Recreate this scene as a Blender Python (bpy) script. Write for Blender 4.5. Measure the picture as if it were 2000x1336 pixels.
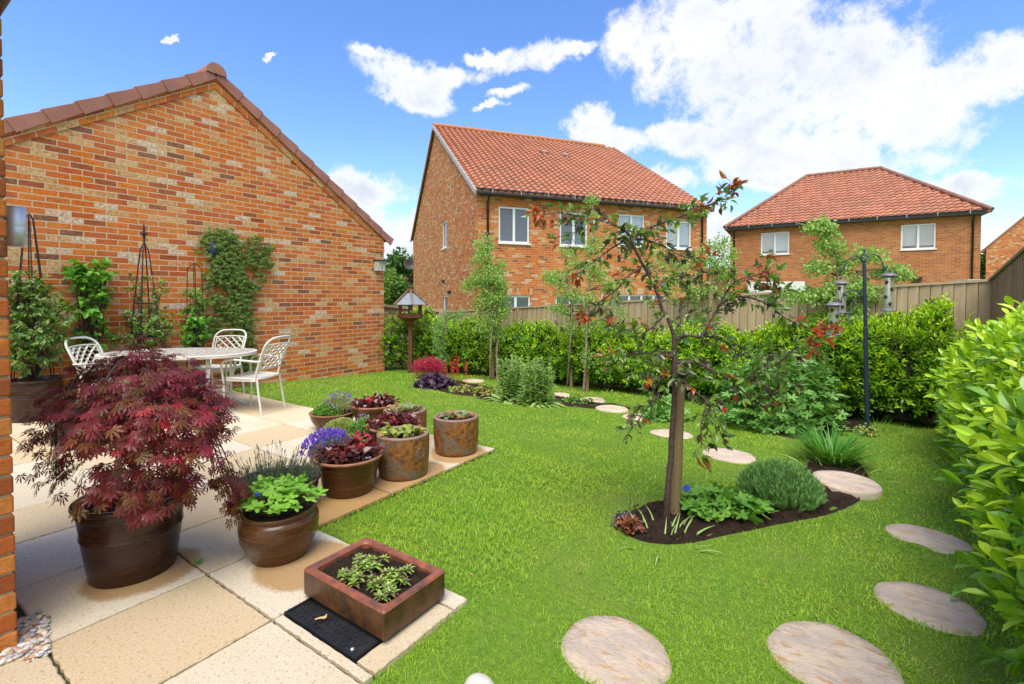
import bpy, math, random
import numpy as np
from mathutils import Vector, Matrix
random.seed(7); RNG = np.random.default_rng(11)
scene = bpy.context.scene
for o in list(bpy.data.objects): bpy.data.objects.remove(o)
R = math.radians

# ---------------------------------------------------------------- camera
H = 1.375; FPX = 936.0; PITCH = R(1.43); YAW = R(34.4)
cam = bpy.data.cameras.new('camera'); camo = bpy.data.objects.new('camera', cam)
scene.collection.objects.link(camo); scene.camera = camo
camo.location = (0, 0, H); camo.rotation_euler = (R(90) - PITCH, 0, YAW)
cam.sensor_width = 36; cam.lens = FPX / 2000 * 36; cam.shift_y = -63 / 2000
cam.clip_start = 0.05; cam.clip_end = 2000

# ---------------------------------------------------------------- sun, exposure
SUN_DIR = Vector((0.30, -0.55, 1.30)).normalized()
sun = bpy.data.lights.new('sun', 'SUN'); suno = bpy.data.objects.new('sun', sun)
scene.collection.objects.link(suno)
sun.energy = 2.1; sun.angle = R(42); sun.color = (1.0, 0.96, 0.89)
suno.rotation_euler = (-SUN_DIR).to_track_quat('-Z', 'Y').to_euler(); suno.location = (0, 0, 30)
vs = scene.view_settings; vs.view_transform = 'Standard'; vs.look = 'None'; vs.exposure = 1.12; vs.gamma = 1

# a ray through a point of the photograph, used once to measure where things stand
def ray(px, py):
    x = (px - 1000) / FPX; z = -(py - 605) / FPX; y = 1.0
    y2 = y * math.cos(PITCH) + z * math.sin(PITCH); z2 = -y * math.sin(PITCH) + z * math.cos(PITCH)
    c, s = math.cos(YAW), math.sin(YAW)
    return Vector((x * c - y2 * s, x * s + y2 * c, z2))
def D(px, py, d):
    r = ray(px, py); return Vector((r.x * d, r.y * d, H + r.z * d))
def G(px, py, z=0.0):
    r = ray(px, py); t = (z - H) / r.z; return Vector((r.x * t, r.y * t, z))
def DY(px, py, y):
    r = ray(px, py); return D(px, py, y / r.y)
def DX(px, py, x):
    r = ray(px, py); return D(px, py, x / r.x)
def gz(x, y):                      # lie of the land
    x = np.asarray(x); y = np.asarray(y)
    return -0.015 - 0.045 * np.clip(y - 3.5, 0, 5.5) + .010 * np.sin(x * 2.1 + y) * np.cos(y * 1.7) * np.clip(y - 1.5, 0, 1)

# ---------------------------------------------------------------- world: sky with clouds
world = bpy.data.worlds.new("World"); scene.world = world; world.use_nodes = True
nt = world.node_tree; nt.nodes.clear()
def N(t, typ, **kw):
    n = t.nodes.new(typ)
    for k, v in kw.items():
        if k == 'inp':
            for a, b in v.items(): n.inputs[a].default_value = b
        else: setattr(n, k, v)
    return n
L = nt.links.new
sky = N(nt, 'ShaderNodeTexSky', sky_type='NISHITA', sun_disc=False)
sky.sun_elevation = math.asin(SUN_DIR.z); sky.sun_rotation = math.atan2(SUN_DIR.x, SUN_DIR.y)
sky.air_density = 1.0; sky.dust_density = 0.4; sky.ozone_density = 2.0
hs = N(nt, 'ShaderNodeHueSaturation', inp={'Saturation': 1.22, 'Value': .88, 'Hue': 0.510}); L(sky.outputs[0], hs.inputs['Color'])
tc = N(nt, 'ShaderNodeTexCoord')
n1 = N(nt, 'ShaderNodeTexNoise', inp={'Scale': 5.0, 'Detail': 7.0, 'Roughness': 0.62}); L(tc.outputs['Generated'], n1.inputs['Vector'])
n2 = N(nt, 'ShaderNodeTexNoise', inp={'Scale': 13.0, 'Detail': 9.0, 'Roughness': 0.68}); L(tc.outputs['Generated'], n2.inputs['Vector'])
wsub = N(nt, 'ShaderNodeVectorMath', operation='SUBTRACT'); wsub.inputs[1].default_value = (.5, .5, .5); L(n1.outputs['Color'], wsub.inputs[0])
wma = N(nt, 'ShaderNodeVectorMath', operation='MULTIPLY_ADD'); wma.inputs[1].default_value = (.20, .20, .13)
L(wsub.outputs[0], wma.inputs[0]); L(tc.outputs['Generated'], wma.inputs[2])
nrm = N(nt, 'ShaderNodeVectorMath', operation='NORMALIZE'); L(wma.outputs[0], nrm.inputs[0])
sp = N(nt, 'ShaderNodeSeparateXYZ'); L(nrm.outputs[0], sp.inputs[0])
az = N(nt, 'ShaderNodeMath', operation='ARCTAN2'); L(sp.outputs[0], az.inputs[0]); L(sp.outputs[1], az.inputs[1])
el = N(nt, 'ShaderNodeMath', operation='ARCSINE'); L(sp.outputs[2], el.inputs[0])
ae = N(nt, 'ShaderNodeCombineXYZ'); L(az.outputs[0], ae.inputs[0]); L(el.outputs[0], ae.inputs[1])
def azel(px, py):
    r = ray(px, py).normalized(); return math.atan2(r.x, r.y), math.asin(r.z)
CLOUDS = [  # centre and half size, measured as directions in the sky
 (1330, 75, 130, 62), (1480, 20, 120, 50), (1500, 120, 240, 85), (1680, 130, 150, 85), (1560, 210, 250, 80), (1850, 165, 150, 60),
 (1960, 150, 70, 45), (1380, 265, 130, 35), (1560, 300, 190, 55), (1500, 350, 60, 25), (1700, 340, 150, 45), (1880, 372, 120, 30), (1800, 250, 120, 50),
 (790, 150, 85, 42), (830, 190, 60, 22), (880, 125, 70, 22), (740, 115, 40, 18), (1060, 105, 90, 32), (970, 92, 60, 14), (1140, 100, 50, 16), (1000, 175, 40, 10),
 (1150, 255, 50, 30), (1200, 285, 60, 20), (1310, 350, 60, 25), (305, 85, 16, 7), (517, 117, 13, 6), (960, 195, 26, 8),
 (710, 370, 90, 38), (730, 460, 110, 60), (800, 520, 90, 40), (1400, 470, 60, 55), (600, 560, 300, 40), (1350, 560, 900, 35), (2150, 300, 120, 60)]
def AZ(a_, e_, ra, re): return ('azel', R(a_), R(e_), R(ra), R(re))
# unseen cloud bank added behind the camera and overhead as soft fill light
CLOUDS += [AZ(170, 35, 45, 30), AZ(120, 40, 40, 28), AZ(70, 35, 22, 18), AZ(-158, 42, 40, 26), AZ(150, 12, 60, 12), AZ(-135, 20, 28, 12), AZ(90, 62, 60, 14), AZ(-160, 68, 80, 14)]
cur = None
for q_ in CLOUDS:
    if q_[0] == 'azel': a0, e0, ra, re = q_[1:]
    else:
        cx, cy, hx, hy = q_
        a0, e0 = azel(cx, cy); a1, _ = azel(cx + hx, cy); a2, _ = azel(cx - hx, cy); _, e1 = azel(cx, cy - hy); _, e2 = azel(cx, cy + hy)
        ra = abs(a1 - a2) / 2 * 1.12; re = abs(e1 - e2) / 2 * 1.15
    m = N(nt, 'ShaderNodeVectorMath', operation='MULTIPLY_ADD'); m.inputs[1].default_value = (1 / ra, 1 / re, 0); m.inputs[2].default_value = (-a0 / ra, -e0 / re, 0)
    L(ae.outputs[0], m.inputs[0])
    d = N(nt, 'ShaderNodeVectorMath', operation='DOT_PRODUCT'); L(m.outputs[0], d.inputs[0]); L(m.outputs[0], d.inputs[1])
    if cur is None: cur = d.outputs['Value']
    else:
        mn = N(nt, 'ShaderNodeMath', operation='SMOOTH_MIN'); mn.inputs[2].default_value = .35; L(cur, mn.inputs[0]); L(d.outputs['Value'], mn.inputs[1]); cur = mn.outputs[0]
nz = N(nt, 'ShaderNodeMath', operation='MULTIPLY_ADD'); nz.inputs[1].default_value = 4.2; L(n2.outputs['Fac'], nz.inputs[0]); L(cur, nz.inputs[2])
mask = N(nt, 'ShaderNodeMapRange', interpolation_type='SMOOTHSTEP'); mask.inputs['From Min'].default_value = 3.45; mask.inputs['From Max'].default_value = 2.25
L(nz.outputs[0], mask.inputs['Value'])
# thickness gives the grey-lilac undersides
n3 = N(nt, 'ShaderNodeTexNoise', inp={'Scale': 3.2, 'Detail': 5.0, 'Roughness': 0.55}); 
mp = N(nt, 'ShaderNodeMapping'); mp.inputs['Location'].default_value = (3.1, .4, 1.7); mp.inputs['Scale'].default_value = (1, 1, 2.2); L(tc.outputs['Generated'], mp.inputs[0]); L(mp.outputs[0], n3.inputs['Vector'])
sh = N(nt, 'ShaderNodeMapRange'); sh.inputs['From Min'].default_value = .36; sh.inputs['From Max'].default_value = .60; L(n3.outputs['Fac'], sh.inputs['Value'])
th = N(nt, 'ShaderNodeMapRange'); th.inputs['From Min'].default_value = 2.7; th.inputs['From Max'].default_value = 1.6; L(nz.outputs[0], th.inputs['Value'])
shm = N(nt, 'ShaderNodeMath', operation='MULTIPLY'); L(sh.outputs[0], shm.inputs[0]); L(th.outputs[0], shm.inputs[1])
cc = N(nt, 'ShaderNodeMix', data_type='RGBA'); cc.inputs['A'].default_value = (3.25, 3.28, 3.35, 1); cc.inputs['B'].default_value = (2.2, 2.42, 2.85, 1); L(shm.outputs[0], cc.inputs['Factor'])
mx = N(nt, 'ShaderNodeMix', data_type='RGBA'); L(mask.outputs[0], mx.inputs['Factor']); L(hs.outputs[0], mx.inputs['A']); L(cc.outputs['Result'], mx.inputs['B'])
bg = N(nt, 'ShaderNodeBackground', inp={'Strength': 0.15}); L(mx.outputs['Result'], bg.inputs['Color'])
wo = N(nt, 'ShaderNodeOutputWorld'); L(bg.outputs[0], wo.inputs[0])
# ---------------------------------------------------------------- materials
def newmat(name):
    m = bpy.data.materials.new(name); m.use_nodes = True; t = m.node_tree; t.nodes.clear()
    out = N(t, 'ShaderNodeOutputMaterial'); return m, t, out
def ramp(t, stops, const=False):
    r = t.nodes.new('ShaderNodeValToRGB'); cr = r.color_ramp
    if const: cr.interpolation = 'CONSTANT'
    while len(cr.elements) < len(stops): cr.elements.new(0.5)
    for e, (p, c) in zip(cr.elements, stops): e.position = p; e.color = (*c, 1)
    return r
def mixc(t, fac, a, b, mode='MIX'):
    m = N(t, 'ShaderNodeMix', data_type='RGBA', blend_type=mode)
    for k, v in (('Factor', fac), ('A', a), ('B', b)):
        if isinstance(v, (int, float)): m.inputs[k].default_value = v
        elif isinstance(v, tuple): m.inputs[k].default_value = (*v, 1)
        else: t.links.new(v, m.inputs[k])
    return m.outputs['Result']
def noise(t, scale, detail=4, rough=.55, vec=None, out='Fac'):
    n = N(t, 'ShaderNodeTexNoise', inp={'Scale': scale, 'Detail': detail, 'Roughness': rough})
    if vec is not None: t.links.new(vec, n.inputs['Vector'])
    return n.outputs[out]
def mrange(t, v, a, b, c=0., d=1.):
    m = N(t, 'ShaderNodeMapRange'); m.inputs[1].default_value = a; m.inputs[2].default_value = b; m.inputs[3].default_value = c; m.inputs[4].default_value = d
    t.links.new(v, m.inputs[0]); return m.outputs[0]
def bump(t, h, strength=.3, dist=.01):
    b = N(t, 'ShaderNodeBump', inp={'Strength': strength, 'Distance': dist}); t.links.new(h, b.inputs['Height']); return b.outputs[0]
def bsdf(t, out, col, rough=.6, normal=None, spec=.5, metal=0., coat=0.):
    b = N(t, 'ShaderNodeBsdfPrincipled'); b.inputs['Metallic'].default_value = metal
    b.inputs['Specular IOR Level'].default_value = spec; b.inputs['Coat Weight'].default_value = coat
    if isinstance(col, tuple): b.inputs['Base Color'].default_value = (*col, 1)
    else: t.links.new(col, b.inputs['Base Color'])
    if isinstance(rough, (int, float)): b.inputs['Roughness'].default_value = rough
    else: t.links.new(rough, b.inputs['Roughness'])
    if normal is not None: t.links.new(normal, b.inputs['Normal'])
    t.links.new(b.outputs[0], out.inputs[0]); return b
def objco(t): return N(t, 'ShaderNodeTexCoord').outputs['Object']
def plain(name, c1, c2=None, rough=.6, sc=8, bsc=60, bst=.15, metal=0., spec=.5, coat=0., isl=0.):
    m, t, out = newmat(name); co = objco(t)
    c2 = c2 or tuple(x * .8 for x in c1)
    col = mixc(t, mrange(t, noise(t, sc, 5, .6, co), .35, .65), c1, c2)
    if isl:
        g = N(t, 'ShaderNodeNewGeometry'); col = mixc(t, mrange(t, g.outputs['Random Per Island'], 0, 1, 0, isl), col, tuple(x * .45 for x in c2))
    bsdf(t, out, col, rough, bump(t, noise(t, bsc, 3, .6, co), bst, .004), spec, metal, coat); return m
def leafmat(name, cols, rough=.42, trans=.35, spec=.45, tcol=None, var=.0):
    m, t, out = newmat(name); g = N(t, 'ShaderNodeNewGeometry')
    r = ramp(t, [(i / max(1, len(cols) - 1), c) for i, c in enumerate(cols)]); t.links.new(g.outputs['Random Per Island'], r.inputs[0])
    col = r.outputs[0]
    b = N(t, 'ShaderNodeBsdfPrincipled'); b.inputs['Roughness'].default_value = rough; b.inputs['Specular IOR Level'].default_value = spec
    t.links.new(col, b.inputs['Base Color'])
    tr = N(t, 'ShaderNodeBsdfTranslucent')
    t.links.new(mixc(t, .5, col, tcol or (.55, .75, .08), 'MULTIPLY') if tcol is False else mixc(t, .35, col, tcol or (.45, .62, .03)), tr.inputs['Color'])
    ms = N(t, 'ShaderNodeMixShader'); ms.inputs[0].default_value = trans
    t.links.new(b.outputs[0], ms.inputs[1]); t.links.new(tr.outputs[0], ms.inputs[2]); t.links.new(ms.outputs[0], out.inputs[0])
    return m
def brickmat(name, stops, mortar=(.70, .53, .33), blotch=((.66, .17, .02), (.17, .04, .016)), rowh=.0765, bw=.2295):
    m, t, out = newmat(name); uv = N(t, 'ShaderNodeTexCoord').outputs['UV']
    b = N(t, 'ShaderNodeTexBrick', inp={'Scale': 1, 'Mortar Size': .0072, 'Mortar Smooth': .35, 'Bias': 0, 'Brick Width': bw, 'Row Height': rowh,
          'Color1': (0, 0, 0, 1), 'Color2': (1, 1, 1, 1), 'Mortar': (.5, .5, .5, 1)}); b.offset = .5
    w = N(t, 'ShaderNodeVectorMath', operation='MULTIPLY_ADD'); w.inputs[1].default_value = (.014, .011, 0)
    t.links.new(noise(t, 22, 3, .6, uv, 'Color'), w.inputs[0]); t.links.new(uv, w.inputs[2]); t.links.new(w.outputs[0], b.inputs['Vector'])
    rp = ramp(t, stops, True); t.links.new(b.outputs['Color'], rp.inputs[0])
    n = noise(t, 30, 6, .7, uv); base = mixc(t, mrange(t, n, .40, .62, 0, .85), rp.outputs[0], mixc(t, noise(t, 9, 2, .5, uv), blotch[0], blotch[1]))
    base = mixc(t, mrange(t, noise(t, 1.3, 3, .6, uv), .3, .75, 0, .10), base, tuple(min(1, x * 1.5) for x in mortar))
    mo = mixc(t, noise(t, 40, 3, .6, uv), mortar, tuple(x * .72 for x in mortar))
    col = mixc(t, b.outputs['Fac'], base, mo)
    inv = N(t, 'ShaderNodeMath', operation='MULTIPLY_ADD'); inv.inputs[1].default_value = -1.0; t.links.new(b.outputs['Fac'], inv.inputs[0])
    t.links.new(mrange(t, n, .2, .8, 0, .7), inv.inputs[2])
    bsdf(t, out, col, .85, bump(t, inv.outputs[0], .55, .008), .2); return m
OR = (.70, .165, .016)
MIXED = [(0, (.66, .14, .016)), (.12, (.52, .08, .018)), (.24, OR), (.40, (.26, .05, .022)), (.48, (.72, .20, .022)), (.60, (.50, .085, .02)), (.70, (.60, .37, .16)), (.76, (.68, .46, .22)), (.83, (.70, .36, .16)), (.865, (.72, .60, .44)), (.90, (.10, .055, .05)), (.94, (.60, .17, .03)), (.98, (.72, .62, .50))]
MIXED2 = [(0, (.66, .17, .025)), (.2, (.52, .10, .025)), (.34, (.64, .36, .15)), (.44, (.60, .16, .03)), (.60, (.62, .44, .24)), (.67, (.15, .06, .045)), (.74, (.62, .18, .035)), (.86, (.66, .54, .40)), (.92, (.30, .075, .04))]
UNI = [(0, (.44, .12, .03)), (.25, (.34, .085, .025)), (.5, (.48, .15, .035)), (.72, (.24, .06, .025)), (.88, (.52, .20, .06))]
M = {}
M['brick'] = brickmat('brick_mixed', MIXED)
M['brick2'] = brickmat('brick_pale_mixed', MIXED2, (.58, .40, .23))
M['brick3'] = brickmat('brick_plain', UNI, (.56, .40, .24), ((.50, .17, .05), (.36, .12, .05)))
def tilemat(name, c1, c2, dark):
    m, t, out = newmat(name); uv = N(t, 'ShaderNodeTexCoord').outputs['UV']
    fl = N(t, 'ShaderNodeVectorMath', operation='FLOOR'); t.links.new(uv, fl.inputs[0])
    wn = N(t, 'ShaderNodeTexWhiteNoise', noise_dimensions='2D'); t.links.new(fl.outputs[0], wn.inputs['Vector'])
    col = mixc(t, wn.outputs['Value'], c1, c2); co = objco(t)
    col = mixc(t, mrange(t, noise(t, .8, 4, .6, co), .45, .75, 0, .5), col, dark)
    col = mixc(t, mrange(t, noise(t, 25, 4, .7, co), .5, .8, 0, .35), col, (.55, .42, .34))
    bsdf(t, out, col, .75, bump(t, noise(t, 80, 3, .6, co), .2, .004), .3); return m
M['tile'] = tilemat('clay_pantile', (.50, .21, .125), (.38, .15, .09), (.29, .16, .11))
M['verge'] = plain('verge_tile_clay', (.38, .155, .105), (.30, .115, .08), .55, 3, 40, .1)
M['upvc'] = plain('white_upvc', (.80, .80, .80), (.74, .74, .74), .3, 2, 10, .02)
M['soffit'] = plain('cream_soffit', (.62, .56, .46), (.55, .49, .40), .45, 3, 10, .02)
M['blackpl'] = plain('black_plastic', (.012, .012, .014), (.02, .02, .022), .35, 5, 30, .05)
M['bluepl'] = plain('dark_blue_painted_steel', (.022, .032, .062), (.03, .042, .075), .38, 9, 60, .08)
M['iron'] = plain('black_iron', (.018, .013, .016), (.03, .018, .018), .5, 20, 90, .1)
M['steel'] = plain('brushed_steel', (.80, .80, .80), (.7, .7, .7), .5, 3, 20, .02, metal=.75)
M['cream'] = plain('cream_painted_metal', (.72, .69, .62), (.64, .60, .53), .38, 12, 60, .05)
M['lead'] = plain('grey_slate_board', (.20, .235, .28), (.26, .29, .33), .5, 14, 50, .1)
M['redwood'] = plain('red_brown_stained_wood', (.17, .055, .03), (.12, .04, .022), .5, 10, 60, .15)
M['bark'] = plain('brown_bark', (.13, .095, .07), (.07, .045, .035), .85, 25, 70, .6)
M['twig'] = plain('dark_red_brown_twig', (.10, .05, .042), (.055, .03, .028), .7, 30, 90, .4)
M['twig2'] = plain('crab_apple_bark', (.115, .065, .05), (.055, .030, .028), .75, 45, 70, .7)
M['birch'] = plain('pale_birch_bark', (.52, .42, .33), (.20, .14, .10), .8, 22, 60, .4)
M['rubber'] = plain('black_rubber_tie', (.015, .015, .015), None, .6)
M['greenstem'] = plain('green_stem', (.10, .17, .04), (.16, .2, .06), .6)
M['mauve'] = plain('mauve_metal', (.24, .195, .24), (.18, .15, .19), .32, 9, 40, .05)
M['stoneW'] = plain('pale_stone', (.62, .58, .50), (.5, .46, .4), .8, 12, 40, .4)
M['aerial'] = plain('dark_grey_metal', (.06, .065, .07), None, .5)
def woodmat(name, c1, c2, c3, isl=.6, axis=2):
    m, t, out = newmat(name); co = objco(t); mp = N(t, 'ShaderNodeMapping')
    s = [14, 14, 14]; s[axis] = 1.2; mp.inputs['Scale'].default_value = s; t.links.new(co, mp.inputs[0])
    n = noise(t, 2.4, 6, .65, mp.outputs[0]); col = mixc(t, mrange(t, n, .3, .7), c1, c2)
    g = N(t, 'ShaderNodeNewGeometry'); col = mixc(t, mrange(t, g.outputs['Random Per Island'], 0, 1, 0, isl), col, c3)
    bsdf(t, out, col, .8, bump(t, n, .4, .006), .2); return m
M['fence'] = woodmat('weathered_fence_boards', (.56, .44, .29), (.40, .29, .175), (.33, .24, .145))
M['fence2'] = woodmat('brown_fence_boards', (.42, .29, .175), (.28, .185, .11), (.24, .155, .09))
M['rail'] = woodmat('fence_rail_wood', (.50, .40, .26), (.38, .30, .18), (.4, .3, .2), .3, 0)
M['stake'] = woodmat('timber_stake', (.33, .235, .13), (.22, .15, .08), (.25, .19, .10), .3)
def glassmat():
    m, t, out = newmat('window_glass'); b = bsdf(t, out, (.10, .12, .15), .04, None, .9)
    return m
M['glass'] = glassmat()
M['blind'] = plain('white_blind', (.62, .60, .57), (.5, .48, .46), .7, 3, 10, .02)
def patiomat():
    m, t, out = newmat('textured_buff_slab'); co = objco(t); g = N(t, 'ShaderNodeNewGeometry')
    w = mrange(t, g.outputs['Random Per Island'], .45, .80, 0, 1)
    a = mixc(t, w, (.74, .645, .49), (.64, .48, .27))
    a = mixc(t, mrange(t, noise(t, 1.6, 5, .65, co), .52, .75, 0, .5), a, (.66, .43, .20))
    a = mixc(t, mrange(t, noise(t, 110, 4, .8, co), .42, .62, 0, .7), a, (.72, .60, .43))
    a = mixc(t, mrange(t, noise(t, 70, 3, .7, co), .57, .68, 0, .7), a, (.30, .18, .075))
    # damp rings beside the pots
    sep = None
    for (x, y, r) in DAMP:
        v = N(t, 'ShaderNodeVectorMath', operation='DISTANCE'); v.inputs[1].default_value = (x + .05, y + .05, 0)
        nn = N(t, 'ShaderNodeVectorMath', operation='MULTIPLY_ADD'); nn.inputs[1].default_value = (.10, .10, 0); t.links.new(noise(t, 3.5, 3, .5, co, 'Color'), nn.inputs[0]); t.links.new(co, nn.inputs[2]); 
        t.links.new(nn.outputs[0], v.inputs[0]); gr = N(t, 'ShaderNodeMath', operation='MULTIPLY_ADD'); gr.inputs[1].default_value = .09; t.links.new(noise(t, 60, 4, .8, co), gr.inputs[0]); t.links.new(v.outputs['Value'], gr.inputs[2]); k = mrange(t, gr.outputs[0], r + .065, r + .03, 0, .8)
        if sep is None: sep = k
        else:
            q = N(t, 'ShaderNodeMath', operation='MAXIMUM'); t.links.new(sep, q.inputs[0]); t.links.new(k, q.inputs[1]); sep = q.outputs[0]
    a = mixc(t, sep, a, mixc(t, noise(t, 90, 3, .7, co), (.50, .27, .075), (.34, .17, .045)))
    h = noise(t, 150, 4, .8, co)
    bsdf(t, out, a, .85, bump(t, h, .9, .008), .25); return m
def soilmat():
    m, t, out = newmat('dark_soil'); co = objco(t)
    v = N(t, 'ShaderNodeTexVoronoi', inp={'Scale': 45.0}); t.links.new(co, v.inputs['Vector'])
    a = mixc(t, mrange(t, noise(t, 30, 6, .8, co), .3, .7), (.020, .012, .008), (.075, .042, .026))
    a = mixc(t, mrange(t, noise(t, 12, 5, .8, co), .60, .75, 0, .6), a, (.22, .11, .06))
    bsdf(t, out, a, .9, bump(t, noise(t, 28, 7, .8, co), 1.0, .04), .2); return m
M['soil'] = soilmat()
def lawnmat():
    m, t, out = newmat('lawn_earth_and_thatch'); co = objco(t)
    a = mixc(t, mrange(t, noise(t, 40, 5, .7, co), .3, .7), (.085, .16, .018), (.15, .25, .03))
    a = mixc(t, mrange(t, noise(t, 1.2, 4, .6, co), .5, .8, 0, .5), a, (.20, .21, .06))
    bsdf(t, out, a, .95, bump(t, noise(t, 60, 4, .7, co), .5, .02), .1); return m
M['lawn'] = lawnmat()
def grassmat():
    m, t, out = newmat('grass_blades'); co = objco(t); g = N(t, 'ShaderNodeNewGeometry')
    r = ramp(t, [(0, (.17, .37, .015)), (.35, (.28, .53, .025)), (.7, (.40, .65, .04)), (.92, (.50, .68, .08)), (1, (.70, .62, .28))]); t.links.new(g.outputs['Random Per Island'], r.inputs[0])
    c = mixc(t, mrange(t, noise(t, .9, 4, .6, co), .38, .68, 0, .7), r.outputs[0], (.56, .66, .055))
    c = mixc(t, mrange(t, noise(t, 1.7, 4, .65, co), .50, .68, 0, .6), c, (.12, .36, .02))
    c = mixc(t, mrange(t, noise(t, 2.3, 5, .7, co), .60, .74, 0, .7), c, (.56, .46, .17))
    b = N(t, 'ShaderNodeBsdfPrincipled'); b.inputs['Roughness'].default_value = .5; b.inputs['Specular IOR Level'].default_value = .3; t.links.new(c, b.inputs['Base Color'])
    tr = N(t, 'ShaderNodeBsdfTranslucent'); t.links.new(c, tr.inputs[0]); ms = N(t, 'ShaderNodeMixShader'); ms.inputs[0].default_value = .4
    t.links.new(b.outputs[0], ms.inputs[1]); t.links.new(tr.outputs[0], ms.inputs[2]); t.links.new(ms.outputs[0], out.inputs[0]); return m
M['grass'] = grassmat()
def sandmat():
    m, t, out = newmat('riven_sandstone'); co = objco(t); mp = N(t, 'ShaderNodeMapping'); mp.inputs['Scale'].default_value = (2.2, 5, 1); mp.inputs['Rotation'].default_value = (0, 0, .5); t.links.new(co, mp.inputs[0])
    n = noise(t, 2.2, 7, .65, mp.outputs[0]); a = mixc(t, mrange(t, n, .42, .58), (.76, .60, .45), (.62, .50, .41))
    a = mixc(t, mrange(t, noise(t, 5, 6, .7, mp.outputs[0]), .53, .62, 0, .75), a, (.62, .36, .16))
    a = mixc(t, mrange(t, noise(t, 6, 7, .75, co), .55, .68, 0, .6), a, (.42, .37, .33))
    a = mixc(t, mrange(t, noise(t, 60, 4, .8, co), .58, .70, 0, .6), a, (.30, .24, .18))
    bsdf(t, out, a, .9, bump(t, noise(t, 3.5, 10, .75, mp.outputs[0]), 1.0, .03), .15); return m
M['sand'] = sandmat()
def glaze(name, c1, c2, rough=.22):
    m, t, out = newmat(name); co = objco(t); mp = N(t, 'ShaderNodeMapping'); mp.inputs['Scale'].default_value = (2, 2, 30); t.links.new(co, mp.inputs[0])
    n = noise(t, 2.5, 5, .6, mp.outputs[0]); a = mixc(t, mrange(t, n, .35, .65), c1, c2)
    a = mixc(t, mrange(t, noise(t, 90, 3, .7, co), .62, .75, 0, .4), a, (.45, .33, .22))
    bsdf(t, out, a, mrange(t, n, .3, .7, rough, rough + .15), bump(t, n, .25, .004), .4, 0, .12); return m
M['glazeB'] = glaze('brown_glaze', (.055, .020, .007), (.105, .042, .012), .16)
M['glazeD'] = glaze('dark_brown_glaze', (.030, .010, .006), (.052, .019, .010), .22)
M['terra'] = plain('terracotta_rim', (.36, .155, .07), (.25, .10, .05), .55, 16, 60, .25)
M['terrain'] = plain('pale_terracotta_inside', (.48, .30, .17), (.4, .24, .13), .7, 10, 40, .2)
def rustmat():
    m, t, out = newmat('rust_and_grey_glaze'); co = objco(t)
    a = mixc(t, mrange(t, noise(t, 26, 6, .75, co), .40, .60), (.36, .135, .03), (.115, .05, .022))
    a = mixc(t, mrange(t, noise(t, 7, 6, .7, co), .52, .60), a, mixc(t, noise(t, 45, 4, .7, co), (.12, .12, .10), (.21, .17, .11)))
    a = mixc(t, mrange(t, noise(t, 70, 5, .8, co), .60, .68), a, (.42, .32, .16))
    bsdf(t, out, a, .5, bump(t, noise(t, 50, 6, .8, co), .7, .008), .4); return m
M['rust'] = rustmat()
M['planter'] = plain('salt_glazed_trough', (.125, .050, .016), (.035, .017, .009), .36, 14, 45, .4)
M['planterrim'] = plain('worn_terracotta_edge', (.33, .095, .04), (.11, .05, .04), .5, 17, 45, .3)
M['manhole'] = plain('wet_black_composite', (.012, .013, .016), (.028, .03, .034), .3, 6, 60, .2)
# leaves
M['laurel'] = leafmat('laurel_leaf', [(.08, .22, .01), (.15, .35, .012), (.24, .47, .018)], .28, .22, .55)
M['laurelY'] = leafmat('young_laurel_leaf', [(.34, .58, .015), (.46, .70, .02), (.60, .78, .04)], .30, .30, .5)
M['laurelD'] = leafmat('shade_dark_laurel_leaf', [(.012, .04, .006), (.022, .07, .008), (.045, .12, .012)], .3, .1, .5)  # inner leaves coloured darker, painting in the shade of the hedge interior
M['maple'] = leafmat('purple_maple_leaf', [(.10, .012, .015), (.20, .022, .028), (.14, .03, .02), (.30, .035, .045)], .42, .3, .4, (.6, .06, .04))
M['mapleR'] = leafmat('red_maple_leaf', [(.45, .02, .03), (.55, .035, .05)], .45, .4, .3, (.8, .05, .04))
M['mapleG'] = leafmat('bronze_maple_leaf', [(.17, .06, .022), (.26, .09, .025), (.13, .09, .02)], .45, .35, .35, (.5, .18, .04))
M['appleG'] = leafmat('crab_apple_leaf', [(.08, .17, .03), (.15, .28, .04), (.22, .36, .04), (.10, .20, .05), (.28, .40, .07)], .30, .25, .65)
M['appleD'] = leafmat('bronze_crab_apple_leaf', [(.06, .085, .035), (.10, .15, .06), (.15, .065, .05), (.07, .13, .05)], .28, .2, .7, (.3, .15, .05))
M['appleR'] = leafmat('young_crab_apple_leaf', [(.48, .035, .03), (.52, .15, .03), (.40, .22, .04), (.30, .05, .05)], .32, .4, .5, (.9, .15, .03))
M['birchL'] = leafmat('birch_leaf', [(.20, .38, .06), (.32, .52, .10), (.44, .62, .16), (.26, .44, .09)], .45, .4, .4)
M['clem'] = leafmat('clematis_leaf', [(.11, .30, .02), (.17, .42, .03), (.07, .22, .03)], .4, .35, .4)
M['jasm'] = leafmat('climber_leaf', [(.04, .12, .015), (.10, .22, .025), (.26, .36, .08), (.06, .17, .02)], .35, .25, .5)
M['creeper'] = leafmat('creeper_leaf', [(.07, .15, .015), (.12, .22, .02), (.21, .28, .05), (.14, .12, .035)], .45, .25, .4)
M['geran'] = leafmat('geranium_leaf', [(.16, .38, .03), (.24, .50, .05), (.32, .60, .09)], .5, .35, .3)
M['geran2'] = leafmat('border_geranium_leaf', [(.10, .26, .03), (.16, .37, .04), (.22, .44, .06)], .5, .3, .3)
M['malva'] = leafmat('mallow_leaf', [(.11, .29, .05), (.17, .39, .07), (.27, .48, .14)], .5, .3, .35)
M['sage'] = leafmat('sage_leaf', [(.26, .42, .10), (.36, .54, .16), (.46, .62, .24)], .6, .3, .25)
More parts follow.
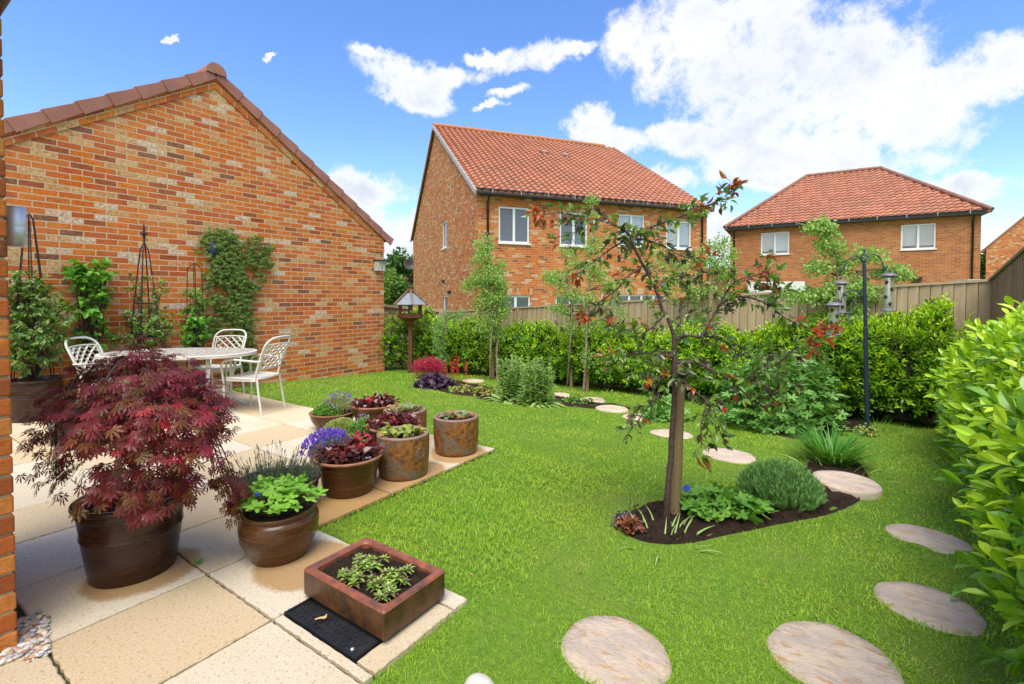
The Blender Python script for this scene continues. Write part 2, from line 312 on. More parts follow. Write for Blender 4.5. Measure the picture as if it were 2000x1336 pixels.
M['lav'] = leafmat('lavender_leaf', [(.15, .32, .09), (.21, .42, .11), (.30, .50, .17)], .6, .2, .25)
M['lavG'] = leafmat('grey_lavender_leaf', [(.10, .15, .10), (.16, .20, .13), (.11, .14, .09)], .65, .2, .2)
M['lavS'] = leafmat('lavender_bud', [(.10, .08, .07), (.15, .12, .12)], .7, .1, .2, (.2, .15, .2))
M['iris'] = leafmat('strap_leaf', [(.05, .22, .02), (.09, .30, .03), (.14, .38, .05)], .4, .3, .4)
M['heuch'] = leafmat('purple_heuchera_leaf', [(.045, .022, .05), (.075, .035, .075), (.11, .07, .12)], .35, .15, .5, (.2, .04, .1))
M['pinkf'] = leafmat('pink_flower', [(.60, .05, .11), (.72, .10, .17), (.52, .03, .08)], .6, .3, .3, (.9, .1, .2))
M['redf'] = leafmat('red_flower', [(.65, .05, .06), (.72, .10, .06)], .6, .3, .3, (.9, .1, .1))
M['bergen'] = leafmat('bergenia_leaf', [(.17, .30, .04), (.26, .42, .05), (.40, .30, .10), (.52, .24, .14)], .4, .25, .4)
M['begon'] = leafmat('dark_begonia_leaf', [(.075, .014, .014), (.13, .02, .018), (.045, .015, .014), (.22, .035, .025)], .22, .2, .6, (.5, .04, .03))
M['begonF'] = leafmat('red_begonia_flower', [(.75, .02, .03), (.8, .06, .05)], .5, .3, .3, (1, .05, .05))
M['helle'] = leafmat('mottled_young_leaf', [(.18, .30, .12), (.26, .38, .16), (.40, .16, .06), (.12, .22, .08)], .4, .25, .4)
M['helleY'] = leafmat('yellow_green_young_leaf', [(.38, .44, .10), (.28, .38, .08), (.48, .32, .06)], .4, .25, .4)
M['sedum'] = leafmat('green_sedum_leaf', [(.10, .22, .06), (.20, .34, .12), (.38, .50, .14)], .5, .2, .4)
M['sedumY'] = leafmat('lime_sedum_leaf', [(.36, .44, .10), (.46, .50, .14), (.30, .38, .10)], .5, .2, .4)
M['purpf'] = leafmat('violet_flower', [(.18, .09, .55), (.24, .13, .62), (.30, .20, .62)], .55, .3, .3, (.4, .2, .9))
M['lilacf'] = leafmat('lilac_flower', [(.55, .38, .62), (.62, .48, .66), (.40, .30, .62)], .55, .3, .3, (.7, .5, .8))
M['bluef'] = leafmat('blue_flower', [(.05, .10, .75), (.08, .14, .80)], .55, .3, .3, (.1, .2, .9))
M['semp'] = leafmat('succulent_leaf', [(.24, .42, .05), (.40, .58, .09), (.12, .04, .05), (.18, .33, .05)], .35, .15, .5)
M['heuchO'] = leafmat('orange_brown_leaf', [(.28, .07, .03), (.40, .14, .05), (.13, .06, .07)], .4, .2, .4, (.6, .2, .1))
M['tree1'] = leafmat('far_tree_leaf', [(.035, .09, .02), (.06, .14, .025), (.09, .19, .03)], .6, .15, .2)
M['tree2'] = leafmat('far_light_tree_leaf', [(.12, .22, .04), (.18, .30, .05)], .6, .2, .2)
M['tree3'] = leafmat('far_purple_tree_leaf', [(.12, .04, .045), (.18, .06, .06)], .6, .2, .2, (.4, .1, .1))
M['pebble'] = None

# ---------------------------------------------------------------- mesh accumulation
class Acc:
    def __init__(s): s.V = []; s.n = 0; s.F = []; s.UV = []; s.M = []; s.S = []
    def add(s, V, F, mat=0, uv=None, smooth=False):
        V = np.asarray(V, float).reshape(-1, 3)
        if isinstance(F, np.ndarray): F = [F]
        base = s.n; s.V.append(V); s.n += len(V)
        byk = {}
        for f in F:
            if isinstance(f, np.ndarray) and f.ndim == 2: byk.setdefault(f.shape[1], []).append(f)
            else: byk.setdefault(len(f), []).append(np.asarray(f).reshape(1, -1))
        for k, fs in byk.items():
            f = np.concatenate(fs); s.F.append(f + base); s.M.append(np.full(len(f), mat) if np.isscalar(mat) else np.asarray(mat)); s.S.append(np.full(len(f), smooth))
            s.UV.append(np.asarray(uv, float)[f].reshape(-1, 2) if uv is not None else np.zeros((f.size, 2)))
    def box(s, c, size, mat=0, rz=0., rot=None, uv=False):
        x, y, z = [v / 2 for v in size]
        V = np.array([(-x, -y, -z), (x, -y, -z), (x, y, -z), (-x, y, -z), (-x, -y, z), (x, -y, z), (x, y, z), (-x, y, z)])
        if rot is not None: V = V @ np.array(rot.to_3x3()).T
        elif rz: c_, s_ = math.cos(rz), math.sin(rz); V = V @ np.array([[c_, s_, 0], [-s_, c_, 0], [0, 0, 1]])
        s.add(V + np.array(c), np.array([(0, 3, 2, 1), (4, 5, 6, 7), (0, 1, 5, 4), (1, 2, 6, 5), (2, 3, 7, 6), (3, 0, 4, 7)]), mat)
    def bar(s, a, b, w, h, mat=0):       # box between two points
        a = Vector(a); b = Vector(b); d = b - a; q = d.to_track_quat('X', 'Z').to_matrix()
        s.box((a + b) / 2, (d.length, w, h), mat, rot=q)
    def poly(s, pts, mat=0, uv=None): s.add(pts, [tuple(range(len(pts)))], mat, uv)
    def tube(s, pts, rad, n=8, mat=0, cap=True, smooth=True):
        P = np.array([tuple(p) for p in pts], float); m = len(P)
        if np.isscalar(rad): rad = [rad] * m
        T = np.gradient(P, axis=0); T /= (np.linalg.norm(T, axis=1, keepdims=True) + 1e-9)
        u = np.cross(T[0], (0, 0, 1.)); 
        if np.linalg.norm(u) < .1: u = np.cross(T[0], (1., 0, 0))
        u /= np.linalg.norm(u); V = []
        a = np.arange(n) / n * 2 * math.pi
        for i in range(m):
            u = u - T[i] * u.dot(T[i]); u /= (np.linalg.norm(u) + 1e-9); v = np.cross(T[i], u)
            V.append(P[i] + rad[i] * (np.cos(a)[:, None] * u + np.sin(a)[:, None] * v))
        V = np.concatenate(V); i = np.arange(m - 1)[:, None] * n; j = np.arange(n)[None]; k = (j + 1) % n
        Q = np.stack([i + j, i + k, i + n + k, i + n + j], -1).reshape(-1, 4)
        s.add(V, Q, mat, smooth=smooth)
        if cap and n > 2:
            s.add(V[:n], [tuple(range(n))[::-1]], mat); s.add(V[-n:], [tuple(range(n))], mat)
    def lathe(s, prof, c=(0, 0, 0), n=40, mat=0, smooth=True, wob=0.):
        P = np.array(prof, float); a = np.arange(n) / n * 2 * math.pi; m = len(P)
        w = 1 + wob * np.sin(a * 2 + 1.) + wob * .6 * np.sin(a * 3)
        V = np.stack([P[:, 0:1] * np.cos(a) * w, P[:, 0:1] * np.sin(a) * w, np.repeat(P[:, 1:2], n, 1)], -1).reshape(-1, 3) + np.array(c)
        i = np.arange(m - 1)[:, None] * n; j = np.arange(n)[None]; k = (j + 1) % n
        s.add(V, np.stack([i + j, i + k, i + n + k, i + n + j], -1).reshape(-1, 4), mat, smooth=smooth)
    def ball(s, c, r, n=8, mat=0, sq=(1, 1, 1)):
        pr = [(max(1e-4, math.sin(t * math.pi / n)), -math.cos(t * math.pi / n)) for t in range(n + 1)]
        A = Acc(); A.lathe(pr, n=n + 4); V = np.concatenate(A.V) * r * np.array(sq) + np.array(c); s.add(V, A.F[0], mat, smooth=True)
    def inst(s, tpl, P, Fw, Up, S, mat=0, W=None):
        """copies of a leaf template: y along Fw, z toward Up"""
        V, F = tpl; P = np.asarray(P, float).reshape(-1, 3); n = len(P)
        if n == 0: return
        Fw = np.broadcast_to(np.asarray(Fw, float), (n, 3)); Up = np.broadcast_to(np.asarray(Up, float), (n, 3))
        y = Fw / (np.linalg.norm(Fw, axis=1, keepdims=True) + 1e-9); x = np.cross(y, Up); ln = np.linalg.norm(x, axis=1, keepdims=True)
        x = np.where(ln < 1e-3, np.cross(y, np.array([.3, .9, .2])), x); x /= (np.linalg.norm(x, axis=1, keepdims=True) + 1e-9); z = np.cross(x, y)
        S = np.broadcast_to(np.asarray(S, float), (n,)); W = S if W is None else np.broadcast_to(np.asarray(W, float), (n,))
        out = P[:, None] + (V[None, :, 0:1] * x[:, None] * W[:, None, None]) + (V[None, :, 1:2] * y[:, None] + V[None, :, 2:3] * z[:, None]) * S[:, None, None]
        k = len(V); off = (np.arange(n) * k)[:, None, None]
        for f in (F if isinstance(F, list) else [F]):
            ff = (f[None] + off).reshape(-1, f.shape[1]); mm = mat if np.isscalar(mat) else np.repeat(np.asarray(mat), len(f))
            s.F.append(ff + s.n); s.M.append(np.full(len(ff), mm) if np.isscalar(mm) else mm); s.S.append(np.full(len(ff), False)); s.UV.append(np.zeros((ff.size, 2)))
        s.V.append(out.reshape(-1, 3)); s.n += n * k
def build(name, acc, mats, off=(0, 0, 0)):
    V = np.concatenate(acc.V) - np.array(tuple(off)); me = bpy.data.meshes.new(name)
    lt = np.concatenate([np.full(len(f), f.shape[1]) for f in acc.F]); li = np.concatenate([f.reshape(-1) for f in acc.F])
    me.vertices.add(len(V)); me.vertices.foreach_set('co', V.astype(np.float32).ravel())
    me.loops.add(len(li)); me.loops.foreach_set('vertex_index', li.astype(np.int32))
    me.polygons.add(len(lt)); ls = np.concatenate([[0], np.cumsum(lt)[:-1]])
    me.polygons.foreach_set('loop_start', ls.astype(np.int32)); me.polygons.foreach_set('loop_total', lt.astype(np.int32))
    me.polygons.foreach_set('material_index', np.concatenate(acc.M).astype(np.int32)); me.polygons.foreach_set('use_smooth', np.concatenate(acc.S))
    uv = me.uv_layers.new(name='UVMap'); uv.data.foreach_set('uv', np.concatenate(acc.UV).astype(np.float32).ravel())
    for m in (mats if isinstance(mats, (list, tuple)) else [mats]): me.materials.append(m)
    me.update(calc_edges=True); me.validate()
    return me
C = scene.collection
def wloc(o):
    v = Vector((0, 0, 0))
    while o: v = v + o.location; o = o.parent
    return v
def obj(name, acc, mats, parent=None, local=False, bevel=0., label=None):
    """one mesh object; acc is in world coordinates unless local"""
    off = Vector((0, 0, 0)) if (local or parent is None) else wloc(parent)
    o = bpy.data.objects.new(name, build(name, acc, mats, off)); C.objects.link(o)
    if parent: o.parent = parent
    if bevel:
        b = o.modifiers.new('bevel', 'BEVEL'); b.width = bevel; b.segments = 2; b.limit_method = 'ANGLE'; b.angle_limit = R(40)
    if label: o['label'] = label
    return o
def thing(name, label, cat, loc=(0, 0, 0), rz=0., group=None):
    o = bpy.data.objects.new(name, None); C.objects.link(o); o.empty_display_size = .1
    o.location = tuple(loc); o.rotation_euler = (0, 0, rz); return tag(o, label, cat, group)
def tag(o, label, cat, group=None):
    o['label'] = label; o['category'] = cat
    if group: o['group'] = group
    return o
def struct(name, acc, mats, kind='structure', label=None, **k):
    o = obj(name, acc, mats, **k); o['kind'] = kind
    if label: o['label'] = label
    return o
def copy_tree(o, parent=None):
    c = o.copy(); C.objects.link(c)
    if parent: c.parent = parent
    for ch in [x for x in bpy.data.objects if x.parent == o]: copy_tree(ch, c)
    return c
U = RNG.uniform
def rdir(n):
    v = RNG.normal(size=(n, 3)); return v / np.linalg.norm(v, axis=1, keepdims=True)
# ---------------------------------------------------------------- leaf templates (length 1 along y, width along x)
def leaf_t(w=.4, fold=.12, curl=.15, seg=4, peak=.45, stalk=0.):
    ys = np.linspace(0, 1, seg + 1); V = []
    for t in ys:
        ww = w / 2 * (math.sin(math.pi * (t ** (math.log(.5) / math.log(peak)))) ** .8 if 0 < t < 1 else .04)
        z = -curl * t * t; V += [(-ww, t + stalk, z + fold * ww * 2), (0, t + stalk, z), (ww, t + stalk, z + fold * ww * 2)]
    F = []
    for i in range(seg):
        a = i * 3; F += [(a, a + 1, a + 4, a + 3), (a + 1, a + 2, a + 5, a + 4)]
    return np.array(V), np.array(F)
def blade_t(w=.08, bend=.35, seg=3):
    V = []; F = []
    for i in range(seg + 1):
        t = i / seg; ww = w / 2 * (1 - t ** 1.6) + .002; V += [(-ww, t * (1 - .25 * bend * t), bend * t * t), (ww, t * (1 - .25 * bend * t), bend * t * t)]
    for i in range(seg): a = i * 2; F.append((a, a + 1, a + 3, a + 2))
    return np.array(V), np.array(F)
def palm_t(lobes=5, spread=130, w=.26, cut=.35, teeth=True, cup=.15):
    """a palmate leaf: one connected fan with deep or shallow sinuses"""
    V = [(0, 0, 0)]; F = []; n = lobes; ang = np.linspace(-spread, spread, n); ring = []
    for i, a in enumerate(ang):
        a_ = R(a); ln = 1 - .28 * abs(a) / spread
        half = spread / (n - 1) if n > 1 else 30
        for da, rr in (((-.62, .72), (-.34, .80), (-.30, .93), (0, 1.0), (.30, .93), (.34, .80), (.62, .72)) if teeth else ((-.5, .8), (0, 1), (.5, .8))):
            b = R(a + da * half); ring.append((math.sin(b) * ln * rr, math.cos(b) * ln * rr, cup * (rr * ln) ** 2))
        if i < n - 1:
            b = R(a + half); ring.append((math.sin(b) * ln * cut, math.cos(b) * ln * cut, cup * .15))
    V += ring; m = len(ring)
    F = np.array([(0, i + 2, i + 1) for i in range(m - 1)]); return np.array(V) * np.array([1, 1, 1]), F
def dissect_t():
    """a finely cut maple leaf: seven narrow toothed lobes joined at the base"""
    V = [(0, 0, 0)]; F = []
    for a, ln in ((-98, .50), (-64, .76), (-32, .96), (0, 1.05), (32, .96), (64, .76), (98, .50)):
        c, s = math.cos(R(a)), math.sin(R(a)); droop = .22 * ln
        pts = [(-.024, .15), (-.06, .42), (-.13, .60), (-.05, .61), (-.095, .80), (-.035, .81), (0, 1.0), (.035, .81), (.095, .80), (.05, .61), (.13, .60), (.06, .42), (.024, .15)]
        b = len(V)
        for x, y in pts:
            y *= ln; V.append((x * c + y * s, -x * s + y * c, -droop * y * y))
        k = b
        F += [(0, k + 12, k), (k, k + 12, k + 11), (k, k + 11, k + 1), (k + 1, k + 11, k + 9), (k + 1, k + 9, k + 3), (k + 1, k + 3, k + 2), (k + 11, k + 10, k + 9), (k + 3, k + 9, k + 7), (k + 3, k + 7, k + 5), (k + 3, k + 5, k + 4), (k + 9, k + 8, k + 7), (k + 5, k + 7, k + 6)]
    return np.array(V), np.array(F)
T_LAUREL = leaf_t(.40, .25, .16, 4, .55); T_OVAL = leaf_t(.5, .2, .15, 3, .5); T_SMALL = leaf_t(.6, .2, .1, 2, .5); T_APPLE = leaf_t(.42, .35, .30, 4, .48)
T_NEEDLE = leaf_t(.14, .2, .1, 2, .5); T_HEART = leaf_t(.85, .2, .2, 4, .3); T_ROUND = leaf_t(.95, .25, .2, 4, .5); T_LANCE = leaf_t(.26, .25, .35, 4, .4)
T_BLADE = blade_t(.09, .35, 3); T_STRAP = blade_t(.06, .5, 5); T_GERAN = palm_t(5, 140, .26, .42, True, .12); T_MALVA = palm_t(5, 125, .2, .28, True, .1); T_MAPLE = dissect_t(); T_CREEP = palm_t(5, 100, .2, .2, False, -.1)
T_PETAL = leaf_t(.8, .1, .1, 2, .5)
def smooth_path(pts, k=4):
    P = [Vector(p) for p in pts]; out = []
    for i in range(len(P) - 1):
        p0 = P[max(0, i - 1)]; p1 = P[i]; p2 = P[i + 1]; p3 = P[min(len(P) - 1, i + 2)]
        for j in range(k):
            t = j / k; out.append(.5 * ((2 * p1) + (p2 - p0) * t + (2 * p0 - 5 * p1 + 4 * p2 - p3) * t * t + (3 * p1 - p0 - 3 * p2 + p3) * t ** 3))
    out.append(P[-1]); return out
# ---------------------------------------------------------------- ground
WX = -7.85                                   # garage wall plane
GC = 6.74                                    # its far corner in Y
xs = np.concatenate([[-400, -150, -60, -25, -14], np.arange(-9, 3.01, .25), [6, 12, 25, 60, 150, 400]])
ys = np.concatenate([[-400, -150, -50, -15, -5], np.arange(-1, 11.01, .25), [14, 20, 30, 60, 150, 400]])
X, Y = np.meshgrid(xs, ys, indexing='ij'); Z = gz(X, Y)
inp = (X < -1.35) & (Y < 3.55); Z = np.where(inp & (X > -8.2), -.035, Z)
ny = len(ys); i = np.arange(len(xs) - 1)[:, None] * ny; j = np.arange(ny - 1)[None]
a = Acc(); a.add(np.stack([X, Y, Z], -1).reshape(-1, 3), np.stack([i + j, i + ny + j, i + ny + j + 1, i + j + 1], -1).reshape(-1, 4), smooth=True)
struct('lawn', a, M['lawn'])

# patio: 0.6 m slabs in rows
DAMP = [(-2.88, .92, .235), (-2.26, 1.42, .23), (-2.62, 1.95, .30), (-2.66, 2.35, .26), (-2.78, 2.68, .24), (-2.76, 3.2, .25)]
M['patio'] = patiomat()
PR = -2.585                                  # right edge of the long part
def slab(acc, x0, x1, y0, y1):
    g = .006; z = U(-.0012, .0012); x0 += g; x1 -= g; y0 += g; y1 -= g; P = []
    for (xa, ya, xb, yb) in ((x0, y0, x1, y0), (x1, y0, x1, y1), (x1, y1, x0, y1), (x0, y1, x0, y0)):
        n_ = max(2, int(math.hypot(xb - xa, yb - ya) / .022))
        for k in range(n_): P.append((xa + (xb - xa) * k / n_, ya + (yb - ya) * k / n_))
    cx, cy = (x0 + x1) / 2, (y0 + y1) / 2; n_ = len(P); jit = RNG.normal(size=(n_, 2)) * .0011
    def ring(k, zz, j_): return [(p[0] + jit[i, 0] * j_ - (k * np.sign(p[0] - cx) if abs(abs(p[0] - cx) - (x1 - x0) / 2) < 1e-6 or 1 else 0) * 1.0, p[1] + jit[i, 1] * j_ - k * np.sign(p[1] - cy), zz) for i, p in enumerate(P)]
    V = ring(0, -.03, 1) + ring(0, z - .005, 1.6) + ring(.005, z, 1.); i_ = np.arange(n_); k_ = (i_ + 1) % n_
    acc.add(V, [np.stack([i_, k_, n_ + k_, n_ + i_], -1), np.stack([n_ + i_, n_ + k_, 2 * n_ + k_, 2 * n_ + i_], -1), tuple(range(2 * n_, 3 * n_))])
a = Acc(); rows = [-.12, .492, 1.085, 1.675, 2.275, 2.885, 3.505]
for r in range(6):
    y0, y1 = rows[r], rows[r + 1]
    xe = -1.385 if y0 < 1.6 else PR
    x1 = xe; k = 0
    while x1 > -7.75:
        x0 = max(x1 - .6, -7.78)
        if y0 < .4 and x0 < -2.65: x1 = x0; k += 1; break
        if not (abs(y0 - 1.085) < .01 and abs(x1 + 1.385) < .01): slab(a, x0, x1, y0, y1)
        x1 = x0; k += 1
# the slab round the drain cover, in strips
slab(a, -1.985, -1.385, 1.085, 1.135); slab(a, -1.985, -1.385, 1.575, 1.675); slab(a, -1.50, -1.385, 1.135, 1.575)
# pieces in front of the house wall, cut round the pebble strip
slab(a, -2.585, -1.985, -.7, -.12); slab(a, -1.985, -1.385, -.7, -.12)
struct('patio', a, M['patio'])
a = Acc(); a.box((-5.24, 1.69, -.024), (5.30, 3.62, .012)); a.box((-1.99, .49, -.0235), (1.19, 2.36, .012)); struct('patio_bedding', a, plain('mossy_joint_sand', (.07, .065, .035), (.04, .05, .02), .95, 30, 80, .5))

def blocks_wall(u0, u1, v0, v1, holes):
    us = sorted(set([u0, u1] + [h for q in holes for h in (q[0], q[1])])); vs_ = sorted(set([v0, v1] + [h for q in holes for h in (q[2], q[3])]))
    for ua, ub in zip(us, us[1:]):
        for va, vb in zip(vs_, vs_[1:]):
            uc, vc = (ua + ub) / 2, (va + vb) / 2
            if not any(q[0] < uc < q[1] and q[2] < vc < q[3] for q in holes): yield ua, ub, va, vb
def wall(acc, o, ud, u0, u1, v0, v1, holes=(), nrm=None, uoff=0.):
    """brick wall in the plane through o along ud, with window openings and reveals"""
    P = lambda u, v, w=0.: o + ud * u + Vector((0, 0, v)) - nrm * w
    for ua, ub, va, vb in blocks_wall(u0, u1, v0, v1, holes):
        acc.poly([P(ua, va), P(ub, va), P(ub, vb), P(ua, vb)], 0, [(ua + uoff, va), (ub + uoff, va), (ub + uoff, vb), (ua + uoff, vb)])
    for (a_, b_, c_, d_) in holes:
        for (p, q) in (((a_, c_), (b_, c_)), ((b_, c_), (b_, d_)), ((b_, d_), (a_, d_)), ((a_, d_), (a_, c_))):
            acc.poly([P(*p), P(*q), P(*q, .1), P(*p, .1)], 0, [(p[0], p[1]), (q[0], q[1]), (q[0] + .1, q[1]), (p[0] + .1, p[1])])
def window(parent, o, ud, nrm, h, n=2, lite=None, blind=False):
    """white casement set 6 cm back in the opening: frame, glass pane"""
    P = lambda u, v, w=0.: o + ud * u + Vector((0, 0, v)) - nrm * w
    u0, u1, v0, v1 = h; f = Acc(); t = .06
    def bx(a_, b_, c_, d_, w0, w1):
        q = [P(a_, c_, w0), P(b_, c_, w0), P(b_, d_, w0), P(a_, d_, w0), P(a_, c_, w1), P(b_, c_, w1), P(b_, d_, w1), P(a_, d_, w1)]
        f.add(q, np.array([(0, 1, 2, 3), (4, 7, 6, 5), (0, 4, 5, 1), (1, 5, 6, 2), (2, 6, 7, 3), (3, 7, 4, 0)]))
    bx(u0 + .004, u1 - .004, v0 + .004, v0 + t, .03, .09); bx(u0 + .004, u1 - .004, v1 - t, v1 - .004, .03, .09); bx(u0 + .004, u0 + t, v0 + t, v1 - t, .03, .09); bx(u1 - t, u1 - .004, v0 + t, v1 - t, .03, .09)
    w = (u1 - u0); 
    for k in range(1, n): c = u0 + w * k / n; bx(c - .04, c + .04, v0 + t, v1 - t, .025, .09)
    fo = obj('window', f, M['upvc'], parent)
    g = Acc(); g.poly([P(u0 + t, v0 + t, .065), P(u1 - t, v0 + t, .065), P(u1 - t, v1 - t, .065), P(u0 + t, v1 - t, .065)]); obj('glass_pane', g, M['glass' if not blind else 'glassb'], fo)
    s = Acc(); bxl = f; f = s; bx(u0 - .03, u1 + .03, v0 - .045, v0 - .002, -.045, .09); obj('sill', s, M['upvc'], fo)
    f = bxl
    if blind:
        b = Acc()
        for k in range(n):
            a_ = u0 + t + w * k / n; c_ = a_ + w / n - t
            zz = np.arange(v0 + .16, v1 - t, .055)
            for z in zz:
                b.poly([P(a_, z, .10), P(c_, z, .10), P(c_, z + .05, .085), P(a_, z + .05, .085)])
        obj('blind', b, M['blind'], fo)
    return fo
def glassb():
    m, t, out = newmat('clear_window_glass'); b = N(t, 'ShaderNodeBsdfGlossy', inp={'Roughness': .03}); tr = N(t, 'ShaderNodeBsdfTransparent'); ms = N(t, 'ShaderNodeMixShader'); ms.inputs[0].default_value = .22
    t.links.new(tr.outputs[0], ms.inputs[1]); t.links.new(b.outputs[0], ms.inputs[2]); t.links.new(ms.outputs[0], out.inputs[0]); return m
M['glassb'] = glassb()
def pantiles(acc, p00, udir, vdir, nrm, u_at, nv, vl, pitch=.25, clip=None):
    """courses of clay pantiles: real waves and steps. u_at(v)->(u0,u1)"""
    course = .265; nv = int(vl / course)
    for r in range(nv + 1):
        v0 = r * course; v1 = min(vl, v0 + course)
        if v1 - v0 < .02: continue
        a0, b0 = u_at(v0); a1, b1 = u_at(v1)
        k0 = math.floor(min(a0, a1) / (pitch / 6)); k1 = math.ceil(max(b0, b1) / (pitch / 6)); u = np.arange(k0, k1 + 1) * pitch / 6
        ph = u / pitch * 2 * math.pi; wv = .028 * np.sin(ph) + .012 * np.sin(2 * ph + .6)
        ua = np.clip(u, a0, b0); ub = np.clip(u, a1, b1); n = len(u)
        P = lambda uu, v, h: np.array(p00)[None] + uu[:, None] * np.array(udir) + v * np.array(vdir) + h[:, None] * np.array(nrm)
        A = P(ua, v0, wv + .048); B = P(ub, v1, wv + .004); Cc = P(ua, v0, wv * 0 - .03)
        i = np.arange(n - 1); V = np.concatenate([A, B, Cc]); uvA = np.stack([u / pitch + .03, np.full(n, r + .1)], -1); uvB = np.stack([u / pitch + .03, np.full(n, r + .9)], -1)
        uvs = np.concatenate([uvA, uvB, uvA]); sel = (ub[1:] - ub[:-1] > 1e-4) | (ua[1:] - ua[:-1] > 1e-4); i = i[sel]
        F1 = np.stack([i, i + 1, n + i + 1, n + i], -1); F2 = np.stack([2 * n + i, 2 * n + i + 1, i + 1, i], -1)
        acc.add(V, F1, 0, uvs, smooth=False); acc.add(V, F2, 0, uvs)

# ---------------------------------------------------------------- garage with its gable to the garden
g = thing('brick_garage', 'orange brick garage gable wall with tiled verge, at the left behind the patio', 'garage', (WX, 3.4, 0))
AP = DX(419, 152, WX); EV = DX(752, 466, WX); apY, apZ = AP.y, AP.z; evY, evZ = GC, EV.z; lfY = 2 * apY - evY
a = Acc(); y0 = lfY
a.poly([(WX, lfY, -.3), (WX, GC, -.3), (WX, GC, evZ), (WX, apY, apZ), (WX, lfY, evZ)], 0, [(lfY, -.3), (GC, -.3), (GC, evZ), (apY, apZ), (lfY, evZ)])
a.poly([(WX, GC, -.3), (WX - 6, GC, -.3), (WX - 6, GC, evZ), (WX, GC, evZ)], 0, [(GC, -.3), (GC + 6, -.3), (GC + 6, evZ), (GC, evZ)])
a.poly([(WX - 6, lfY, -.3), (WX - 6, GC, -.3), (WX - 6, GC, evZ), (WX - 6, apY, apZ), (WX - 6, lfY, evZ)])
obj('wall', a, M['brick'], g)
# raised brick band along the verge and the kneeler at the eaves
sl = Vector((0, evY - apY, evZ - apZ)); SL = sl.length; sd = sl.normalized(); sdl = Vector((0, -sd.y, sd.z))
for nm, dd in (('right', sd), ('left', sdl)):
    up = Vector((0, -dd.z, dd.y)) if dd.y > 0 else Vector((0, dd.z, -dd.y))
    b = Acc(); o = Vector((WX, apY, apZ)); t0 = 0.0
    t1 = SL - (.42 if nm == 'right' else 0)
    lo = -.135
    for (q0, q1, w) in ((lo, -.045, .016), (-.045, .0, .034)):
        pa = [o + dd * t0 + up * q0, o + dd * t1 + up * q0, o + dd * t1 + up * q1, o + dd * t0 + up * q1]
        if dd.y > 0: pa[0] = Vector((WX, apY, apZ + q0 / abs(up.z))); pa[3] = Vector((WX, apY, apZ + q1 / abs(up.z)))
        else: pa[0] = Vector((WX, apY, apZ + q0 / abs(up.z))); pa[3] = Vector((WX, apY, apZ + q1 / abs(up.z)))
        fr = [p + Vector((w, 0, 0)) for p in pa]; uv = [(t0, q0 + .1365), (t1, q0 + .1365), (t1, q1 + .1365), (t0, q1 + .1365)]
        b.poly(fr if dd.y > 0 else fr[::-1], 0, uv if dd.y > 0 else uv[::-1])
        b.poly([pa[0], pa[1], fr[1], fr[0]], 0, [(t0, 0), (t1, 0), (t1, .02), (t0, .02)]); b.poly([pa[1], pa[2], fr[2], fr[1]], 0, [(t0, 0), (t0 + .05, 0), (t0 + .05, .02), (t0, .02)])
    obj('verge_brickwork', b, M['brick'], g)
b = Acc(); yk = GC - .36; zt = lambda y: evZ + (GC - y) * (apZ - evZ) / (GC - apY) - .01; kz = evZ - .30
fr = [(WX + .018, yk, kz), (WX + .018, GC + .004, kz), (WX + .018, GC + .004, zt(GC)), (WX + .018, yk, zt(yk))]
b.poly(fr, 0, [(0, 0), (.36, 0), (.36, .3), (0, .54)]); bk = [(WX, p[1], p[2]) for p in fr]
for q in range(4): b.poly([bk[q], bk[(q + 1) % 4], fr[(q + 1) % 4], fr[q]], 0, [(0, 0), (.3, 0), (.3, .02), (0, .02)])
obj('kneeler', b, M['brick'], g)
# roof slopes and stepped verge tiles
for dd, nm in ((sd, 1), (sdl, -1)):
    up = Vector((0, -dd.z, dd.y)) if dd.y > 0 else Vector((0, dd.z, -dd.y))
    a = Acc(); pe = Vector((WX - 6.1, apY, apZ)) + dd * (SL + .12) + up * .03
    pantiles(a, pe, Vector((1, 0, 0)), -dd, up, lambda v: (0, 6.06), 0, SL + .1); obj('roof_slope', a, M['tile'], g)
    nt_ = 11; st = (SL + .16) / nt_
    for k in range(nt_):
        s0 = k * st - .0; s1 = s0 + st + .035; v = Acc(); o = Vector((WX, apY, apZ))
        def q(s, h, x): return o + dd * s + up * h + Vector((x, 0, 0))
        # outer face steps out towards the lower end
        hb0, hb1, ht0, ht1 = -.020, -.042, .105, .125
        x0, x1 = .050, .062
        V = [q(s0, hb0, x0), q(s1, hb1, x1), q(s1, ht1, x1), q(s0, ht0, x0), q(s0, hb0, x0 - .02), q(s1, hb1, x1 - .02), q(s1, ht1, -.16), q(s0, ht0, -.16), q(s1, ht1 - .02, -.16), q(s0, ht0 - .02, -.16), q(s1, ht1 - .02, x1 - .02), q(s0, ht0 - .02, x0 - .02)]
        v.add(V, np.array([(0, 1, 2, 3), (3, 2, 6, 7), (0, 4, 5, 1), (7, 6, 8, 9), (9, 8, 10, 11), (11, 10, 5, 4), (1, 5, 10, 2), (2, 10, 8, 6), (0, 3, 11, 4), (3, 7, 9, 11)]))
        obj('verge_tile', v, M['verge'], g, bevel=.004)
